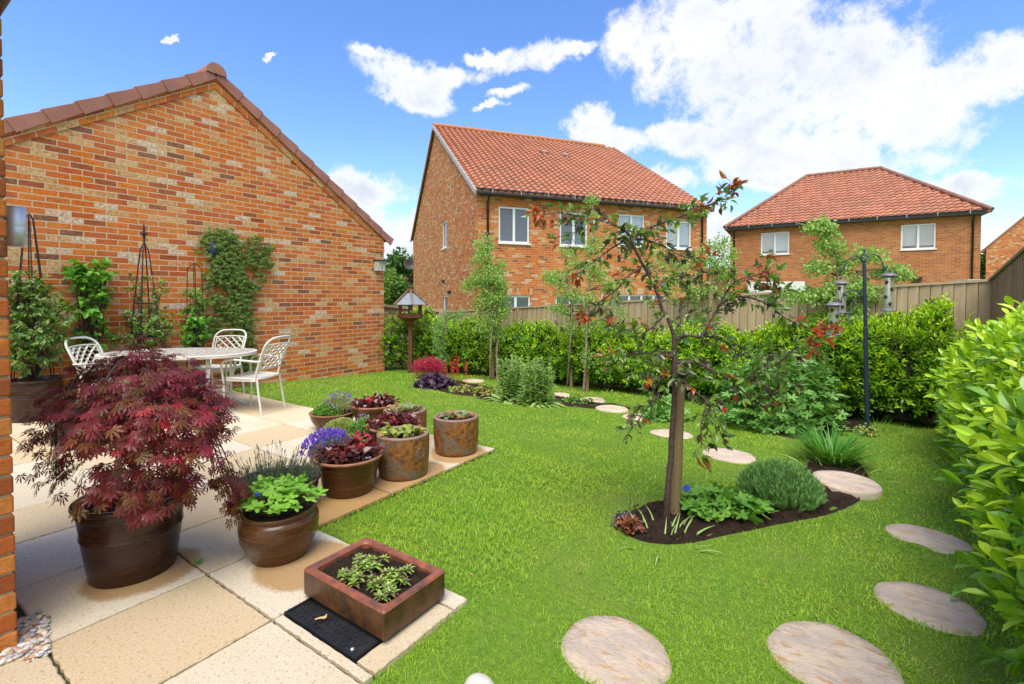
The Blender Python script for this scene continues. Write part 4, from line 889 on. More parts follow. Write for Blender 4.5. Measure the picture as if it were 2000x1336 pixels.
# the crest: raised ring and shield letters on the near pot
a = Acc(); fd = Vector((0, -1, 0)); cp = ray(820, 877); dirv = (Vector((potR1.location.x, potR1.location.y, 0))); 
# point on the drum that shows at column 820
best = min(range(360), key=lambda k: abs(((lambda q: q.dot(RT) / q.dot(FW) * FPX + 1000)(Vector((potR1.location.x + .2 * math.cos(R(k)), potR1.location.y + .2 * math.sin(R(k)), 0)))) - 820) + (1000 if Vector((math.cos(R(k)), math.sin(R(k)), 0)).dot(potR1.location) > 0 else 0))
nv = Vector((math.cos(R(best)), math.sin(R(best)), 0)); tv = Vector((0, 0, 1)).cross(nv); cc_ = Vector((potR1.location.x, potR1.location.y, .20)) + nv * .196
pts = [cc_ + tv * .038 * math.cos(t) + Vector((0, 0, .038 * math.sin(t))) + nv * (.004 - .003 * abs(math.cos(t))) for t in np.linspace(0, 2 * math.pi, 29)]; a.tube(pts, .0045, 6, cap=False)
a.poly([cc_ + tv * .036 * math.cos(t) + Vector((0, 0, .036 * math.sin(t))) + nv * .0035 for t in np.linspace(0, 2 * math.pi, 24, endpoint=False)])
for (x0, y0, x1, y1) in ((-.016, .012, -.016, -.012), (-.016, .012, -.004, .012), (-.016, 0, -.004, 0), (-.004, .012, -.004, -.012), (.004, .012, .004, -.012), (.004, .012, .016, .012), (.016, .012, .016, -.012), (.004, 0, .016, 0), (-.012, -.02, .012, -.02), (-.012, .022, .012, .022)):
    a.bar(cc_ + tv * x0 + Vector((0, 0, y0)) + nv * .005, cc_ + tv * x1 + Vector((0, 0, y1)) + nv * .005, .004, .004)
obj('crest', a, plain('grey_crest', (.16, .11, .085), (.26, .15, .09), .5, 30), potR1)
def seedlings(name, label, c, mt, n, pts, size, grp, tpl=T_ROUND, k=7):
    t = plant(name, label, 'plant', c, grp); a = Acc(); st = Acc()
    for (x, y, s) in pts:
        q = (c[0] + x, c[1] + y, c[2] + .0); P = clump(a, tpl, q, .035 * s, k, size * s, .35, .04 * s, 0, .8, .012)
        stems(st, q, P[:5], .002)
    obj('leaves', a, mt if isinstance(mt, list) else [mt], t); obj('stems', st, M['twig'], t)
    return t
YG = 'seedlings in the rusty pots'
seedlings('seedling_clump', 'yellow-green leaf clumps in the nearest rusty pot with the crest', cR1, M['helleY'], 3, [(-.09, -.05, 1.35), (-.02, -.10, 1.1), (.03, .07, 1.0), (.07, .06, 1.0), (.09, -.02, .8), (-.12, .02, .9), (-.05, .10, .9)], .062, YG, k=9)
seedlings('seedling_clump', 'grey-green young leaves in the rusty pot standing alone', cR2, M['helle'], 3, [(-.09, -.03, 1.), (-.05, .05, .9), (.08, .03, 1.1), (.09, -.04, 1.), (.0, .09, .8)], .055, YG, k=9)
seedlings('seedling_clump', 'orange-tinted young leaves in the farthest rusty pot', cR3, M['helle'], 3, [(-.10, -.02, 1.1), (-.02, .05, 1.1), (.06, -.01, 1.1), (.10, .06, 1.), (.02, -.07, .9), (-.04, -.09, .9)], .062, YG, k=10)
GG = 'brown glazed pots with terracotta rims'
potG1, cG1, kG = pot('glaze', at(679, 3.40), 'brown glazed pot with wide terracotta rim and dark red begonias, nearest the lawn', .24, .26, GG, rb=.165)
potG2, cG2, kG = pot('glaze', at(768, 4.18), 'brown pot with orange rim half hidden behind the nearest rusty cylinder pot', .24, .27, GG, rb=.165)
potG3, cG3, kG = pot('glaze', at(730, 5.0), 'brown rimmed pot of dark begonias at the back of the pot group', .24, .27, GG, rb=.165)
for q, (c, lab, k) in enumerate(((cG1, 'dark red glossy begonias in the nearest brown glazed pot', 1.), (cG2, 'tall dark red begonias behind the nearest rusty cylinder pot', 1.25), (cG3, 'dark begonias with one red flower in the back pot', 1.))):
    t = plant('begonia', lab, 'plant', c, 'begonias in the brown pots'); a = Acc(); f = Acc(); st = Acc()
    for i in range(17):
        an = i * 2.4; rr = .19 * math.sqrt((i + .5) / 17); p = (c[0] + rr * math.cos(an), c[1] + rr * math.sin(an), c[2])
        P = clump(a, T_ROUND, p, .045, 9, .062, .5, .05 * k * U(.7, 1.3), 0, .9, .01 + .02 * k); stems(st, p, P[:5], .003)
        if i in ((3, 11, 14) if q == 0 else (5,) if q == 1 else (9, 2)): f = Acc(); clump(f, T_PETAL, (p[0], p[1], p[2] + .07 * k), .022, 16, .026, .5, .025, 0, 1.); obj('flower', f, M['begonF'], t)
    obj('leaves', a, M['begon'], t); obj('stems', st, M['twig'], t)
BG = 'low brown bowls of alpine flowers'
potB1, cB1, kB = pot('bowl', at(648, 5.02), 'brown bowl farthest back beside the lawn, filled with lilac flowers and green sedum', .235, .18, BG, cat='plant bowl', name='plant_bowl')
potB2, cB2, kB = pot('bowl', at(680, 4.27), 'brown bowl in the middle of the pots filled with lime green stonecrop', .225, .17, BG, cat='plant bowl', name='plant_bowl')
potB3, cB3, kB = pot('bowl', at(660, 3.80), 'terracotta-edged bowl of violet flowers behind the nearest begonia pot', .235, .17, BG, cat='plant bowl', name='plant_bowl')
def cushion(acc, tpl, c, rx, ry, h, n, size, mat=0, rz=0., up=1.):
    a_ = U(0, 2 * math.pi, n); rr = np.sqrt(U(0, 1, n)); hz = h * np.sqrt(np.clip(1 - rr ** 2, 0, 1)) * U(.75, 1.08, n)
    x = rx * rr * np.cos(a_); y = ry * rr * np.sin(a_); cs, sn = math.cos(rz), math.sin(rz)
    P = np.stack([c[0] + x * cs - y * sn, c[1] + x * sn + y * cs, c[2] + hz], -1); o = np.stack([(x * cs - y * sn) / rx, (x * sn + y * cs) / rx, np.full(n, up)], -1)
    acc.inst(tpl, P, o + RNG.normal(size=(n, 3)) * .35, rdir(n) + o, size * U(.7, 1.2, n), mat); return P, o
def on(c, dr, df):                       # offset right / away as seen from the house
    return Vector(c) + RT * dr + FW * df
t = plant('alpine_flowers', 'lilac-blue trailing flowers over green rosettes in the farthest bowl', 'plant', cB1); a = Acc(); f = Acc()
cushion(a, T_SMALL, on(cB1, .04, .05), .19, .17, .17, 1500, .022, 0); obj('foliage', a, M['sedumY'], t)
a = Acc(); cushion(a, T_ROUND, on(cB1, -.03, -.08), .16, .12, .10, 1300, .020, 0); obj('rosettes', a, M['geran2'], t)
P, o = cushion(f, T_PETAL, on(cB1, .05, .05), .20, .18, .20, 260, .018, 0); obj('flowers', f, M['purpf'], t)
f = Acc(); cushion(f, T_PETAL, on(cB1, .02, -.10), .13, .09, .11, 60, .022, 0); obj('pale_flowers', f, M['lilacf'], t)
t = plant('stonecrop', 'lime green stonecrop cushion with blue-green patch in the middle bowl', 'plant', cB2); a = Acc()
cushion(a, T_SMALL, on(cB2, -.07, .0), .16, .16, .13, 2200, .018, 0); obj('lime_foliage', a, M['sedumY'], t)
a = Acc(); cushion(a, T_ROUND, on(cB2, .07, -.02), .12, .13, .10, 1000, .018, 0); cushion(a, T_ROUND, on(cB2, .12, .08), .10, .1, .12, 500, .018, 0); obj('green_foliage', a, M['malva'], t)
f = Acc(); cushion(f, T_PETAL, on(cB2, .10, .08), .11, .1, .15, 50, .02, 0); obj('flowers', f, M['lilacf'], t)
t = plant('bellflower', 'violet bellflower spilling from the bowl behind the nearest begonia pot', 'plant', cB3); a = Acc(); f = Acc()
cushion(a, T_SMALL, on(cB3, 0, 0), .23, .20, .12, 1800, .020, 0); obj('foliage', a, M['sedum'], t)
P, o = cushion(f, T_PETAL, on(cB3, -.08, -.02), .21, .19, .165, 900, .024, 0); obj('flowers', f, M['purpf'], t)
f = Acc(); cushion(f, T_PETAL, on(cB3, .14, 0), .11, .15, .14, 120, .022, 0); obj('pink_flowers', f, M['pinkf'], t)
# belly pot with geranium
potP, cP, kP = pot('belly', at(541, 2.545), 'round-bellied brown glazed pot of bright green geranium beside the drain cover', .198, .255, None, rb=.140)
t = plant('geranium', 'bright green lobed-leaf geranium with one blue flower in the bellied pot', 'plant', cP); a = Acc(); st = Acc(); n = 95
a_ = U(0, 2 * math.pi, n); rr = .215 * np.sqrt(U(0, 1, n)); P = np.stack([cP.x + rr * np.cos(a_), cP.y + rr * np.sin(a_), cP.z + .045 + .115 * np.sqrt(np.clip(1 - (rr / .235) ** 2, 0, 1)) * U(.6, 1.08, n)], -1)
out = np.stack([np.cos(a_), np.sin(a_), np.zeros(n)], -1); a.inst(T_GERAN, P - out * .02, out + RNG.normal(size=(n, 3)) * .35 - np.array([0, 0, .2]), np.array([0, 0, 1.]) + out * .45 + RNG.normal(size=(n, 3)) * .22, .056 * U(.7, 1.15, n), 0); stems(st, cP, P, .002)
obj('leaves', a, M['geran'], t); fp = D(502, 968, 2.46); st.tube([cP, (cP + fp) / 2 + Vector((0, 0, .03)), fp], .0022, 5); obj('stems', st, M['greenstem'], t)
f = Acc()
for k in range(5): f.inst(T_PETAL, [fp], [(math.cos(k * 1.257) * .6, math.sin(k * 1.257) * .6, .8)], [(0, 0, 1)], [.022])
f.ball(fp, .007, 6); obj('flower', f, M['bluef'], t)
# bowl of lavender behind it
potL, cL, kL = pot('bowl', at(538, 3.08), 'dark purple-brown bowl of grey-green lavender behind the bellied pot', .262, .20, None, cat='plant bowl', name='plant_bowl')
for ch in potL.children:
    if not ch.name.startswith('soil'): ch.data.materials[0] = plain('plum_glaze', (.075, .022, .035), (.05, .018, .024), .25, 6, 30, .05, coat=.3)
t = plant('lavender', 'spiky grey-green lavender in the plum bowl by the maple', 'plant', cL); a = Acc(); b = Acc(); s = Acc()
for k in range(210):
    an = U(0, 6.28); rr = .22 * math.sqrt(U(0, 1)); p = Vector((cL.x + rr * math.cos(an), cL.y + rr * math.sin(an), cL.z)); dd = (Vector((math.cos(an), math.sin(an), 0)) * rr / .22 * .7 + RT * .15 + Vector((U(-.15, .15), U(-.15, .15), 1))).normalized(); h_ = U(.06, .11)
    q = p + dd * h_; s.tube([p, q], .0016, 3, cap=False); nl = 12; tt = U(.15, 1, nl); PP = np.array(p) + np.array(dd) * h_ * tt[:, None]; a.inst(T_NEEDLE, PP, rdir(nl) * .8 + np.array(dd), rdir(nl), U(.02, .035, nl))
    if k % 2 == 0: 
        L2 = U(.12, .20); tp = p + dd * L2; s.tube([q, tp], .0011, 3, cap=False); nb = 7; b.inst(T_SMALL, np.array(tp) + np.array(dd) * np.linspace(0, .025, nb)[:, None], rdir(nb) * .4 + np.array(dd), rdir(nb), np.full(nb, .011))
obj('foliage', a, M['lavG'], t); obj('buds', b, M['lavS'], t)['kind'] = 'stuff'; obj('stems', s, M['lavG'], t)
# square trough
X0, X1, Y0, Y1, ZT = -2.012, -1.462, 1.243, 1.603, .128; TB = .014
t = thing('stone_trough', 'square brown salt-glazed trough standing half on the black drain cover', 'planter', ((X0 + X1) / 2, (Y0 + Y1) / 2, TB))
a = Acc(); w = .040
def rrect(x0, x1, y0, y1, r, z, n=5):
    out = []
    for (cx, cy, s0) in ((x1 - r, y1 - r, 0), (x0 + r, y1 - r, 90), (x0 + r, y0 + r, 180), (x1 - r, y0 + r, 270)):
        for k in range(n + 1): an = R(s0 + 90 * k / n); out.append((cx + r * math.cos(an), cy + r * math.sin(an), z))
    return out
def loft(acc, loops, mat=0, smooth=False):
    n = len(loops[0]); V = [p for l in loops for p in l]; F = []
    for i in range(len(loops) - 1):
        for j_ in range(n): F.append((i * n + j_, i * n + (j_ + 1) % n, (i + 1) * n + (j_ + 1) % n, (i + 1) * n + j_))
    acc.add(V, np.array(F), mat, smooth=smooth)
ZB = TB; ZT2 = ZT + .01
loft(a, [rrect(X0 + .008, X1 - .008, Y0 + .008, Y1 - .008, .012, ZB), rrect(X0, X1, Y0, Y1, .014, ZB + .012), rrect(X0, X1, Y0, Y1, .014, ZT2 - .008)]); obj('body', a, M['planter'], t)
a = Acc(); loft(a, [rrect(X0, X1, Y0, Y1, .014, ZT2 - .008), rrect(X0 + .006, X1 - .006, Y0 + .006, Y1 - .006, .014, ZT2), rrect(X0 + w - .006, X1 - w + .006, Y0 + w - .006, Y1 - w + .006, .03, ZT2 - .001), rrect(X0 + w, X1 - w, Y0 + w, Y1 - w, .028, ZT2 - .008), rrect(X0 + w, X1 - w, Y0 + w, Y1 - w, .028, ZT2 - .06)], smooth=False); obj('rim', a, M['planterrim'], t)
a = Acc(); nx, ny_ = 26, 18; gx = np.linspace(X0 + w, X1 - w, nx); gy_ = np.linspace(Y0 + w, Y1 - w, ny_); XX, YY = np.meshgrid(gx, gy_, indexing='ij'); ZZ = ZT2 - .028 + U(-.007, .009, XX.shape); ii = np.arange(nx - 1)[:, None] * ny_; jj = np.arange(ny_ - 1)[None]
a.add(np.stack([XX, YY, ZZ], -1).reshape(-1, 3), np.stack([ii + jj, ii + ny_ + jj, ii + ny_ + jj + 1, ii + jj + 1], -1).reshape(-1, 4), smooth=True); obj('soil', a, M['soil'], t)
for lab, (px, py), ns, sd_ in (('green succulent rosettes at the back of the square trough', (713, 1098), 16, .05), ('dark-centred succulent rosettes at the left of the square trough', (687, 1130), 20, .06), ('green succulent rosettes at the right of the square trough', (768, 1125), 20, .062), ('yellow-green succulent rosettes at the front of the square trough', (748, 1160), 14, .05)):
    c = G(px, py + 6, ZT2 - .02); p = plant('succulent', lab, 'plant', c, 'succulents in the square trough'); a = Acc()
    for k in range(ns):
        q = (c.x + RNG.normal() * sd_ * .75, c.y + RNG.normal() * sd_ * .6, c.z); 
        if not (X0 + w + .01 < q[0] < X1 - w - .01 and Y0 + w + .01 < q[1] < Y1 - w - .01): continue
        hh_ = U(.008, .028); m_ = 14; an = np.arange(m_) * 2.4; el_ = np.linspace(.25, 1.5, m_); Fw = np.stack([np.cos(an) * np.cos(el_), np.sin(an) * np.cos(el_), np.sin(el_)], -1); a.inst(T_LANCE, np.tile((q[0], q[1], q[2] + hh_), (m_, 1)), Fw, np.array([0, 0, 1.]), np.linspace(.036, .020, m_), 0, W=np.linspace(.048, .03, m_))
    obj('leaves', a, M['semp'], p)
# drain cover
t = thing('drain_cover', 'black patterned drain cover let into the paving under the square trough', 'drain cover', (-1.75, 1.35, 0)); 
a = Acc(); 
for (x0, x1, y0, y1) in ((-1.985, -1.50, 1.137, 1.148), (-1.985, -1.50, 1.563, 1.574), (-1.983, -1.972, 1.148, 1.563), (-1.513, -1.502, 1.148, 1.563)): a.box(((x0 + x1) / 2, (y0 + y1) / 2, -.004), (x1 - x0, y1 - y0, .016))
obj('frame', a, M['blackpl'], t)
a = Acc(); a.box((-1.7425, 1.3555, -.006), (.453, .407, .012))
for k in range(15):
    for l_ in range(13):
        x = -1.955 + k * .030 + (.015 if l_ % 2 else 0); y = 1.165 + l_ * .030
        if x > -1.535: continue
        an = .9 + ((k + l_) % 2) * .9; V = []
        for (u_, v_) in ((-.010, -.007), (0, .003), (.010, -.007), (0, .010)):
            V.append((x + u_ * math.cos(an) - v_ * math.sin(an), y + u_ * math.sin(an) + v_ * math.cos(an), .0035))
        V2 = [(p[0], p[1], -.001) for p in V]; a.add(V + V2, [(0, 1, 3), (1, 2, 3), (0, 4, 5, 1), (1, 5, 6, 2), (2, 6, 7, 3), (3, 7, 4, 0)])
obj('plate', a, M['manhole'], t)
for (px, py) in ((565, 1191), (688, 1268)):
    q = G(px, py, .0); a = Acc(); a.lathe([(0, .004), (.006, .004), (.008, .001), (.008, -.002)], (q.x, q.y, 0), 12); obj('screw', a, M['steel'], t)
q = G(626, 1212, .004); a = Acc(); a.tube([q + Vector((-.02, -.012, .004)), q + Vector((0, 0, .012)), q + Vector((.012, .012, .009)), q + Vector((.014, .022, .02))], [.003, .004, .006, .003], 6); a.ball(q + Vector((.012, .014, .012)), .008, 6, 0, (1, 1, .6)); tag(obj('twig', a, plain('pale_dry_twig', (.62, .47, .25), (.5, .33, .15), .7)), 'small pale dry twig lying on the black drain cover', 'twig')
# weed in a slab joint
q = G(388, 1100, 0); t = plant('weed', 'small green weed growing in the paving joint near the maple pot', 'plant', q); a = Acc(); a.inst(T_LANCE, np.tile(np.array(q) + (0, 0, .004), (9, 1)), np.stack([np.cos(np.arange(9) * 2.4), np.sin(np.arange(9) * 2.4), np.full(9, .5)], -1), (0, 0, 1), U(.02, .045, 9)); obj('leaves', a, M['geran2'], t)
# pebbles against the house
a = Acc(); BT = Acc(); BT.ball((0, 0, 0), 1, 6); PV = np.concatenate(BT.V); PF = BT.F
for k in range(1000):
    px, py = U(0, 95), U(1180, 1310); q = G(px, py, -.005)
    if not (q.x < -2.50 and q.x > -2.86 and q.y < .56 and q.y > .15): continue
    if q.x > -2.57 and q.y < .44 and q.x > -2.57: continue
    s = U(.006, .012) * np.array([1.5, 1., .6]); th_ = U(0, 6.28); c_, s_ = math.cos(th_), math.sin(th_); V = (PV * s) @ np.array([[c_, s_, 0], [-s_, c_, 0], [0, 0, 1]]) + np.array([q.x, q.y, U(-.012, .012)]); a.add(V, PF[0], 0, smooth=True)
m, tt_, out = newmat('mixed_pebbles'); g_ = N(tt_, 'ShaderNodeNewGeometry'); rp = ramp(tt_, [(0, (.45, .42, .40)), (.2, (.62, .60, .58)), (.4, (.48, .30, .16)), (.55, (.34, .33, .36)), (.7, (.30, .15, .09)), (.85, (.60, .52, .40))], True); tt_.links.new(g_.outputs['Random Per Island'], rp.inputs[0]); bsdf(tt_, out, rp.outputs[0], .5)
struct('pebbles', a, m, 'stuff', 'small rounded pebbles at the foot of the near house corner')
# pale rounded stone at the bottom edge
q = G(937, 1345, .04); a = Acc(); a.ball((q.x, q.y, .03), .062, 12, 0, (1, .8, .8)); tag(obj('rounded_stone', a, M['stoneW']), 'pale rounded stone in the grass at the bottom edge of the photo', 'stone')

# ---------------------------------------------------------------- garden table and chairs
def lattice(acc, f, u0, u1, v0, v1, n, w=.014, edge=None):
    """crossing curved slats on a surface f(u,v)->point, normal"""
    for sgn in (1, -1):
        for k in range(-n, n * 2):
            pts = []
            for s in np.linspace(0, 1, 9):
                v = v0 + (v1 - v0) * s; u = u0 + (u1 - u0) * (k / n + sgn * (s - .5) * (v1 - v0) / (u1 - u0) * 1.15 + (0 if sgn > 0 else .5 / n) + .25 / n)
                if u0 <= u <= u1: pts.append(f(u, v))
            if len(pts) > 1:
                for p, q in zip(pts, pts[1:]): acc.bar(p, q, w, .006)
def make_chair():
    """local: faces +X, seat .43 high"""
    t = thing('garden_chair', '', 'chair'); m = M['cream']
    # seat: pierced panel and edge frame
    a = Acc(); hw = .225
    fr = smooth_path([(-.20, -hw + .03, .425), (.0, -hw, .43), (.18, -hw + .01, .435), (.215, -.14, .43), (.225, 0, .428), (.215, .14, .43), (.18, hw - .01, .435), (0, hw, .43), (-.20, hw - .03, .425), (-.215, 0, .42), (-.20, -hw + .03, .425)], 3); a.tube(fr, .012, 6, cap=False)
    for k in range(-6, 7):
        for s in (1, -1):
            P0 = Vector((-.20, k * .068, .430)); pts = [P0 + Vector((x, s * x, 0)) for x in np.linspace(0, .42, 8)]; pts = [p for p in pts if abs(p.y) < hw - .005]
            if len(pts) > 1: a.bar(pts[0], pts[-1], .020, .006 + (.001 if s > 0 else 0))
    a.box((.205, 0, .415), (.010, .40, .045)); a.box((0, hw - .006, .415), (.38, .010, .040)); a.box((0, -hw + .006, .415), (.38, .010, .040)); obj('seat', a, m, t, local=True)
    # backrest: bent tube hoop and lattice
    a = Acc(); b0 = .41
    def bf(u, v): return Vector((-.20 - .22 * (v / .5) ** 1.25 * .9 + .05 * (u / .2) ** 2 * .6, u * (1 + .06 * v / .5), b0 + v))
    hoop = [bf(-.205, 0), bf(-.205, .15), bf(-.21, .30), bf(-.205, .42), bf(-.15, .485), bf(-.06, .50), bf(.06, .50), bf(.15, .485), bf(.205, .42), bf(.21, .30), bf(.205, .15), bf(.205, 0)]
    a.tube(smooth_path(hoop, 4), .0125, 8, cap=False); obj('back_frame', a, m, t, local=True)
    a = Acc(); lattice(a, lambda u, v: bf(u, v), -.185, .185, .13, .40, 4, .022)
    a.tube([bf(u, .405 + .012 * math.cos(u * 8)) for u in np.linspace(-.2, .2, 9)], .010, 6); a.tube([bf(u, .125) for u in np.linspace(-.2, .2, 7)], .010, 6)
    for s in (-1, 1): a.tube([bf(s * .183, v) for v in np.linspace(.125, .405, 6)], .008, 6)
    obj('backrest', a, m, t, local=True)
    for s in (-1, 1):
        a = Acc(); a.tube(smooth_path([(-.20, s * .205, .42), (-.22, s * .21, .25), (-.26, s * .215, .0)], 3), [.0125] * 6 + [.0115], 8); obj('leg', a, m, t, local=True)
        a = Acc(); a.tube(smooth_path([(.235, s * .235, .0), (.215, s * .23, .25), (.225, s * .235, .45), (.235, s * .245, .56), (.19, s * .248, .635), (.08, s * .25, .655)], 4), .0125, 8); obj('leg', a, m, t, local=True)
        a = Acc(); a.tube(smooth_path([(.10, s * .25, .655), (-.05, s * .25, .645), (-.20, s * .222, .63), (-.262, s * .212, .635)], 3), .0125, 8); obj('armrest', a, m, t, local=True)
    return t
CH = make_chair(); CHG = 'cream metal chairs round the garden table'
def place_chair(p, ang, label, first=False):
    c = CH if first else copy_tree(CH); c.location = p; c.rotation_euler = (0, 0, ang); c['label'] = label; c['group'] = CHG; return c
def zt_at(px, py): return G(px, py, .72)
e = [zt_at(497, 690), zt_at(440, 675), zt_at(350, 716)]
TC = Vector((-6.58, 2.50, 0)); TA = math.radians(38)
place_chair(G(492, 803) + Vector((.0, .03, 0)), math.atan2(-.40, -.86), 'cream metal lattice chair at the right end of the table, side on', True)
bc = at(424, 6.55); place_chair(bc, math.atan2(-.75, .55), 'cream metal lattice chair behind the table, back against the creeper wall')
lc = at(218, 5.55); place_chair(Vector((lc.x, lc.y, 0)), math.atan2(.62, .78), 'cream metal lattice chair at the left end of the table, behind the maple')
# oval table
t = thing('garden_table', 'cream oval cast metal garden table on curved legs, behind the red maple', 'table', TC, TA); m = M['cream']; LA, LB = .86, .52
m_, t_, out = newmat('pierced_cream_table_top'); co = objco(t_); v = N(t_, 'ShaderNodeTexVoronoi', inp={'Scale': 22.0}); v.feature = 'DISTANCE_TO_EDGE'; t_.links.new(co, v.inputs['Vector'])
c = mixc(t_, mrange(t_, v.outputs['Distance'], .03, .09), (.74, .71, .64), (.33, .30, .25)); bsdf(t_, out, c, .4, bump(t_, v.outputs['Distance'], -.4, .006)); 
a = Acc(); n = 64; an = np.arange(n) / n * 2 * math.pi
se = lambda k, r: (np.sign(np.cos(k)) * abs(np.cos(k)) ** .85 * r[0], np.sign(np.sin(k)) * abs(np.sin(k)) ** .85 * r[1])
def ring(rx, ry, z): x, y = se(an, (rx, ry)); return [(x[i], y[i], z) for i in range(n)]
loft(a, [ring(LA - .05, LB - .05, .675), ring(LA - .01, LB - .01, .680), ring(LA, LB, .690), ring(LA, LB, .700), ring(LA - .006, LB - .006, .704), ring(LA, LB, .708), ring(LA, LB, .716), ring(LA - .008, LB - .008, .720), ring(LA - .04, LB - .04, .720)]); obj('table_edge', a, m, t, local=True)
a = Acc(); a.poly(ring(LA - .04, LB - .04, .7185)); obj('table_top', a, m_, t, local=True)
for sx in (-1, 1):
    for sy in (-1, 1):
        a = Acc(); pts = smooth_path([(sx * .42, sy * .22, .69), (sx * .50, sy * .30, .60), (sx * .47, sy * .27, .40), (sx * .43, sy * .23, .25), (sx * .48, sy * .28, .10), (sx * .60, sy * .38, .0)], 4)
        a.tube(pts, [.020] * (len(pts) - 4) + [.018, .017, .016, .016], 8); a.tube([(sx * .46, sy * .26, .68), (sx * .46, sy * .26, .01)], .016, 8); obj('leg', a, m, t, local=True)
a = Acc()
for s in (-1, 1): a.tube(smooth_path([(s * .44, -.25, .26), (0, -.02, .30), (-s * .44, .25, .26)], 5), .014, 8)
a.tube([(-.44, -.25, .33), (.44, -.25, .33)], .012, 6); a.tube([(-.44, .25, .33), (.44, .25, .33)], .012, 6); obj('stretcher', a, m, t, local=True)

# ---------------------------------------------------------------- things on and by the garage wall
p = DX(409, 486, WX); t = thing('wall_light', 'round black outdoor light on the garage wall beside the creeper', 'wall light', p)
a = Acc(); a.tube([p, p + Vector((.03, 0, 0))], .06, 20); obj('mounting_plate', a, M['blackpl'], t); a = Acc(); a.lathe([(0, -.085), (.055, -.085), (.062, -.07), (.062, .07), (.055, .085), (0, .085)], (p.x + .085, p.y, p.z), 24); obj('lamp_body', a, M['bluepl'], t)
p = DX(737, 520, WX); t = thing('bird_box', 'weathered white bird box with two holes at the far end of the garage wall', 'bird box', p)
a = Acc(); a.box((WX + .07, p.y, p.z), (.13, .19, .20)); obj('box', a, plain('flaking_white_paint', (.62, .60, .54), (.40, .36, .29), .7, 25, 60, .3), t, bevel=.003)
a = Acc(); a.box((WX + .085, p.y, p.z + .112), (.18, .22, .02), rz=0); obj('lid', a, M['blackpl'], t)
for dy, dz in ((.06, .045), (.0, -.03)):
    a = Acc(); a.tube([(WX + .134, p.y + dy, p.z + dz), (WX + .139, p.y + dy, p.z + dz)], .014, 12); obj('entrance_hole', a, M['blackpl'], t)
def obelisk(label, base, hgt, w, legs=4, r=.007, finial=True, rings=(.5,), wt=None, spread=None, yaw=.3):
    t = thing('plant_obelisk', label, 'plant support', base, yaw); m = M['iron']; wt = wt or w * .12
    for k in range(legs):
        an = k / legs * 6.283 + .785; c_, s_ = math.cos(an), math.sin(an); h1 = hgt * .84
        pts = [(c_ * w / 2, s_ * w / 2, 0), (c_ * (w * .5 * (1 - .5) + wt * .5), s_ * (w * .5 * .5 + wt * .5), h1 * .5), (c_ * wt, s_ * wt, h1 * .93), (c_ * wt * .75, s_ * wt * .75, h1 * .985), (0, 0, h1 * 1.02)]
        a = Acc(); a.tube(smooth_path(pts, 4), r, 6); obj('upright', a, m, t, local=True)
    for z in rings:
        ww = (w / 2) * (1 - z) + wt * z; a = Acc(); P = [(ww * math.cos(k * 1.5708 + .785), ww * math.sin(k * 1.5708 + .785), hgt * .84 * z) for k in range(5)]
        for p_, q_ in zip(P, P[1:]): a.bar(p_, q_, .006, .018)
        obj('cross_band', a, m, t, local=True)
    if finial:
        a = Acc(); z = hgt * .855; a.tube([(0, 0, z), (0, 0, hgt * .90)], .012, 8); a.ball((0, 0, z + .01), .02, 8)
        for k in range(4): c_, s_ = math.cos(k * 1.57), math.sin(k * 1.57); a.tube(smooth_path([(0, 0, hgt * .885), (c_ * .015, s_ * .015, hgt * .915), (c_ * .04, s_ * .04, hgt * .925), (c_ * .05, s_ * .05, hgt * .915)], 3), [.009] * 6 + [.007, .004, .003, .002], 6)
        a.tube([(0, 0, hgt * .89), (0, 0, hgt * .95), (0, 0, hgt * .975), (0, 0, hgt)], [.008, .014, .006, .001], 8); obj('finial', a, m, t, local=True)
    return t
# left pot, support and climber
lp = at(61, 5.42); potT, cT, kT = pot('tall', lp, 'large dark brown pot at the far left by the garage wall, full of evergreen climber', .262, .46, 'large dark brown pots', rb=.205)
obelisk('black iron plant obelisk in the large pot at the far left', cT - Vector((0, 0, .1)), 2.35, .40, 6, .0065, False, (.52,), yaw=.2)
def bushy(name, label, c, blobs, tpl, size, mat, stemmat='bark', nst=14, up=.2, droop=.3, cat='climbing plant', mats=None, sub=.35, per=6, group=None):
    """foliage in sprays inside ellipsoids (offset, radii, sprays)"""
    t = plant(name, label, cat, c, group); a = Acc(); st = Acc()
    for (o, rad, n) in blobs:
        q = rdir(n) * (U(.25, 1, (n, 1)) ** (1 / 2.2)); P = np.array(c) + np.array(o) + q * np.array(rad); nd = q / (np.linalg.norm(q, axis=1, keepdims=True) + 1e-6)
        ax = nd * .7 + RNG.normal(size=(n, 3)) * .5 + np.array([0, 0, up]); ax /= np.linalg.norm(ax, axis=1, keepdims=True)
        for k in range(per):
            s_ = k / per; pp = P + ax * size * 1.3 * s_; an = k * 2.4 + U(0, 6.28, n); side = np.cross(ax, rdir(n)); side /= (np.linalg.norm(side, axis=1, keepdims=True) + 1e-6)
            Fw = ax * (.45 + .5 * s_) + side * (1 - .5 * s_) - np.array([0, 0, droop]); a.inst(tpl, pp, Fw, np.array([0, 0, 1.]) + nd * .6 + RNG.normal(size=(n, 3)) * .25, size * U(.65, 1.15, n), 0 if mats is None else RNG.integers(0, len(mats), n))
        for k in range(min(nst, n)): st.tube([Vector(c), Vector(P[k]) * .5 + Vector(c) * .5 + Vector((U(-.04, .04), U(-.04, .04), .03)), Vector(P[k])], [.006, .004, .002], 5, cap=False)
    obj('foliage', a, mats or [M[mat]], t); obj('stems', st, M[stemmat], t); return t
def wb(c, px, py, d, rad, n):              # blob measured in the photo at a chosen distance
    q = D(px, py, d); return ((q.x - c[0], q.y - c[1], q.z - c[2]), rad, n)
c = cT
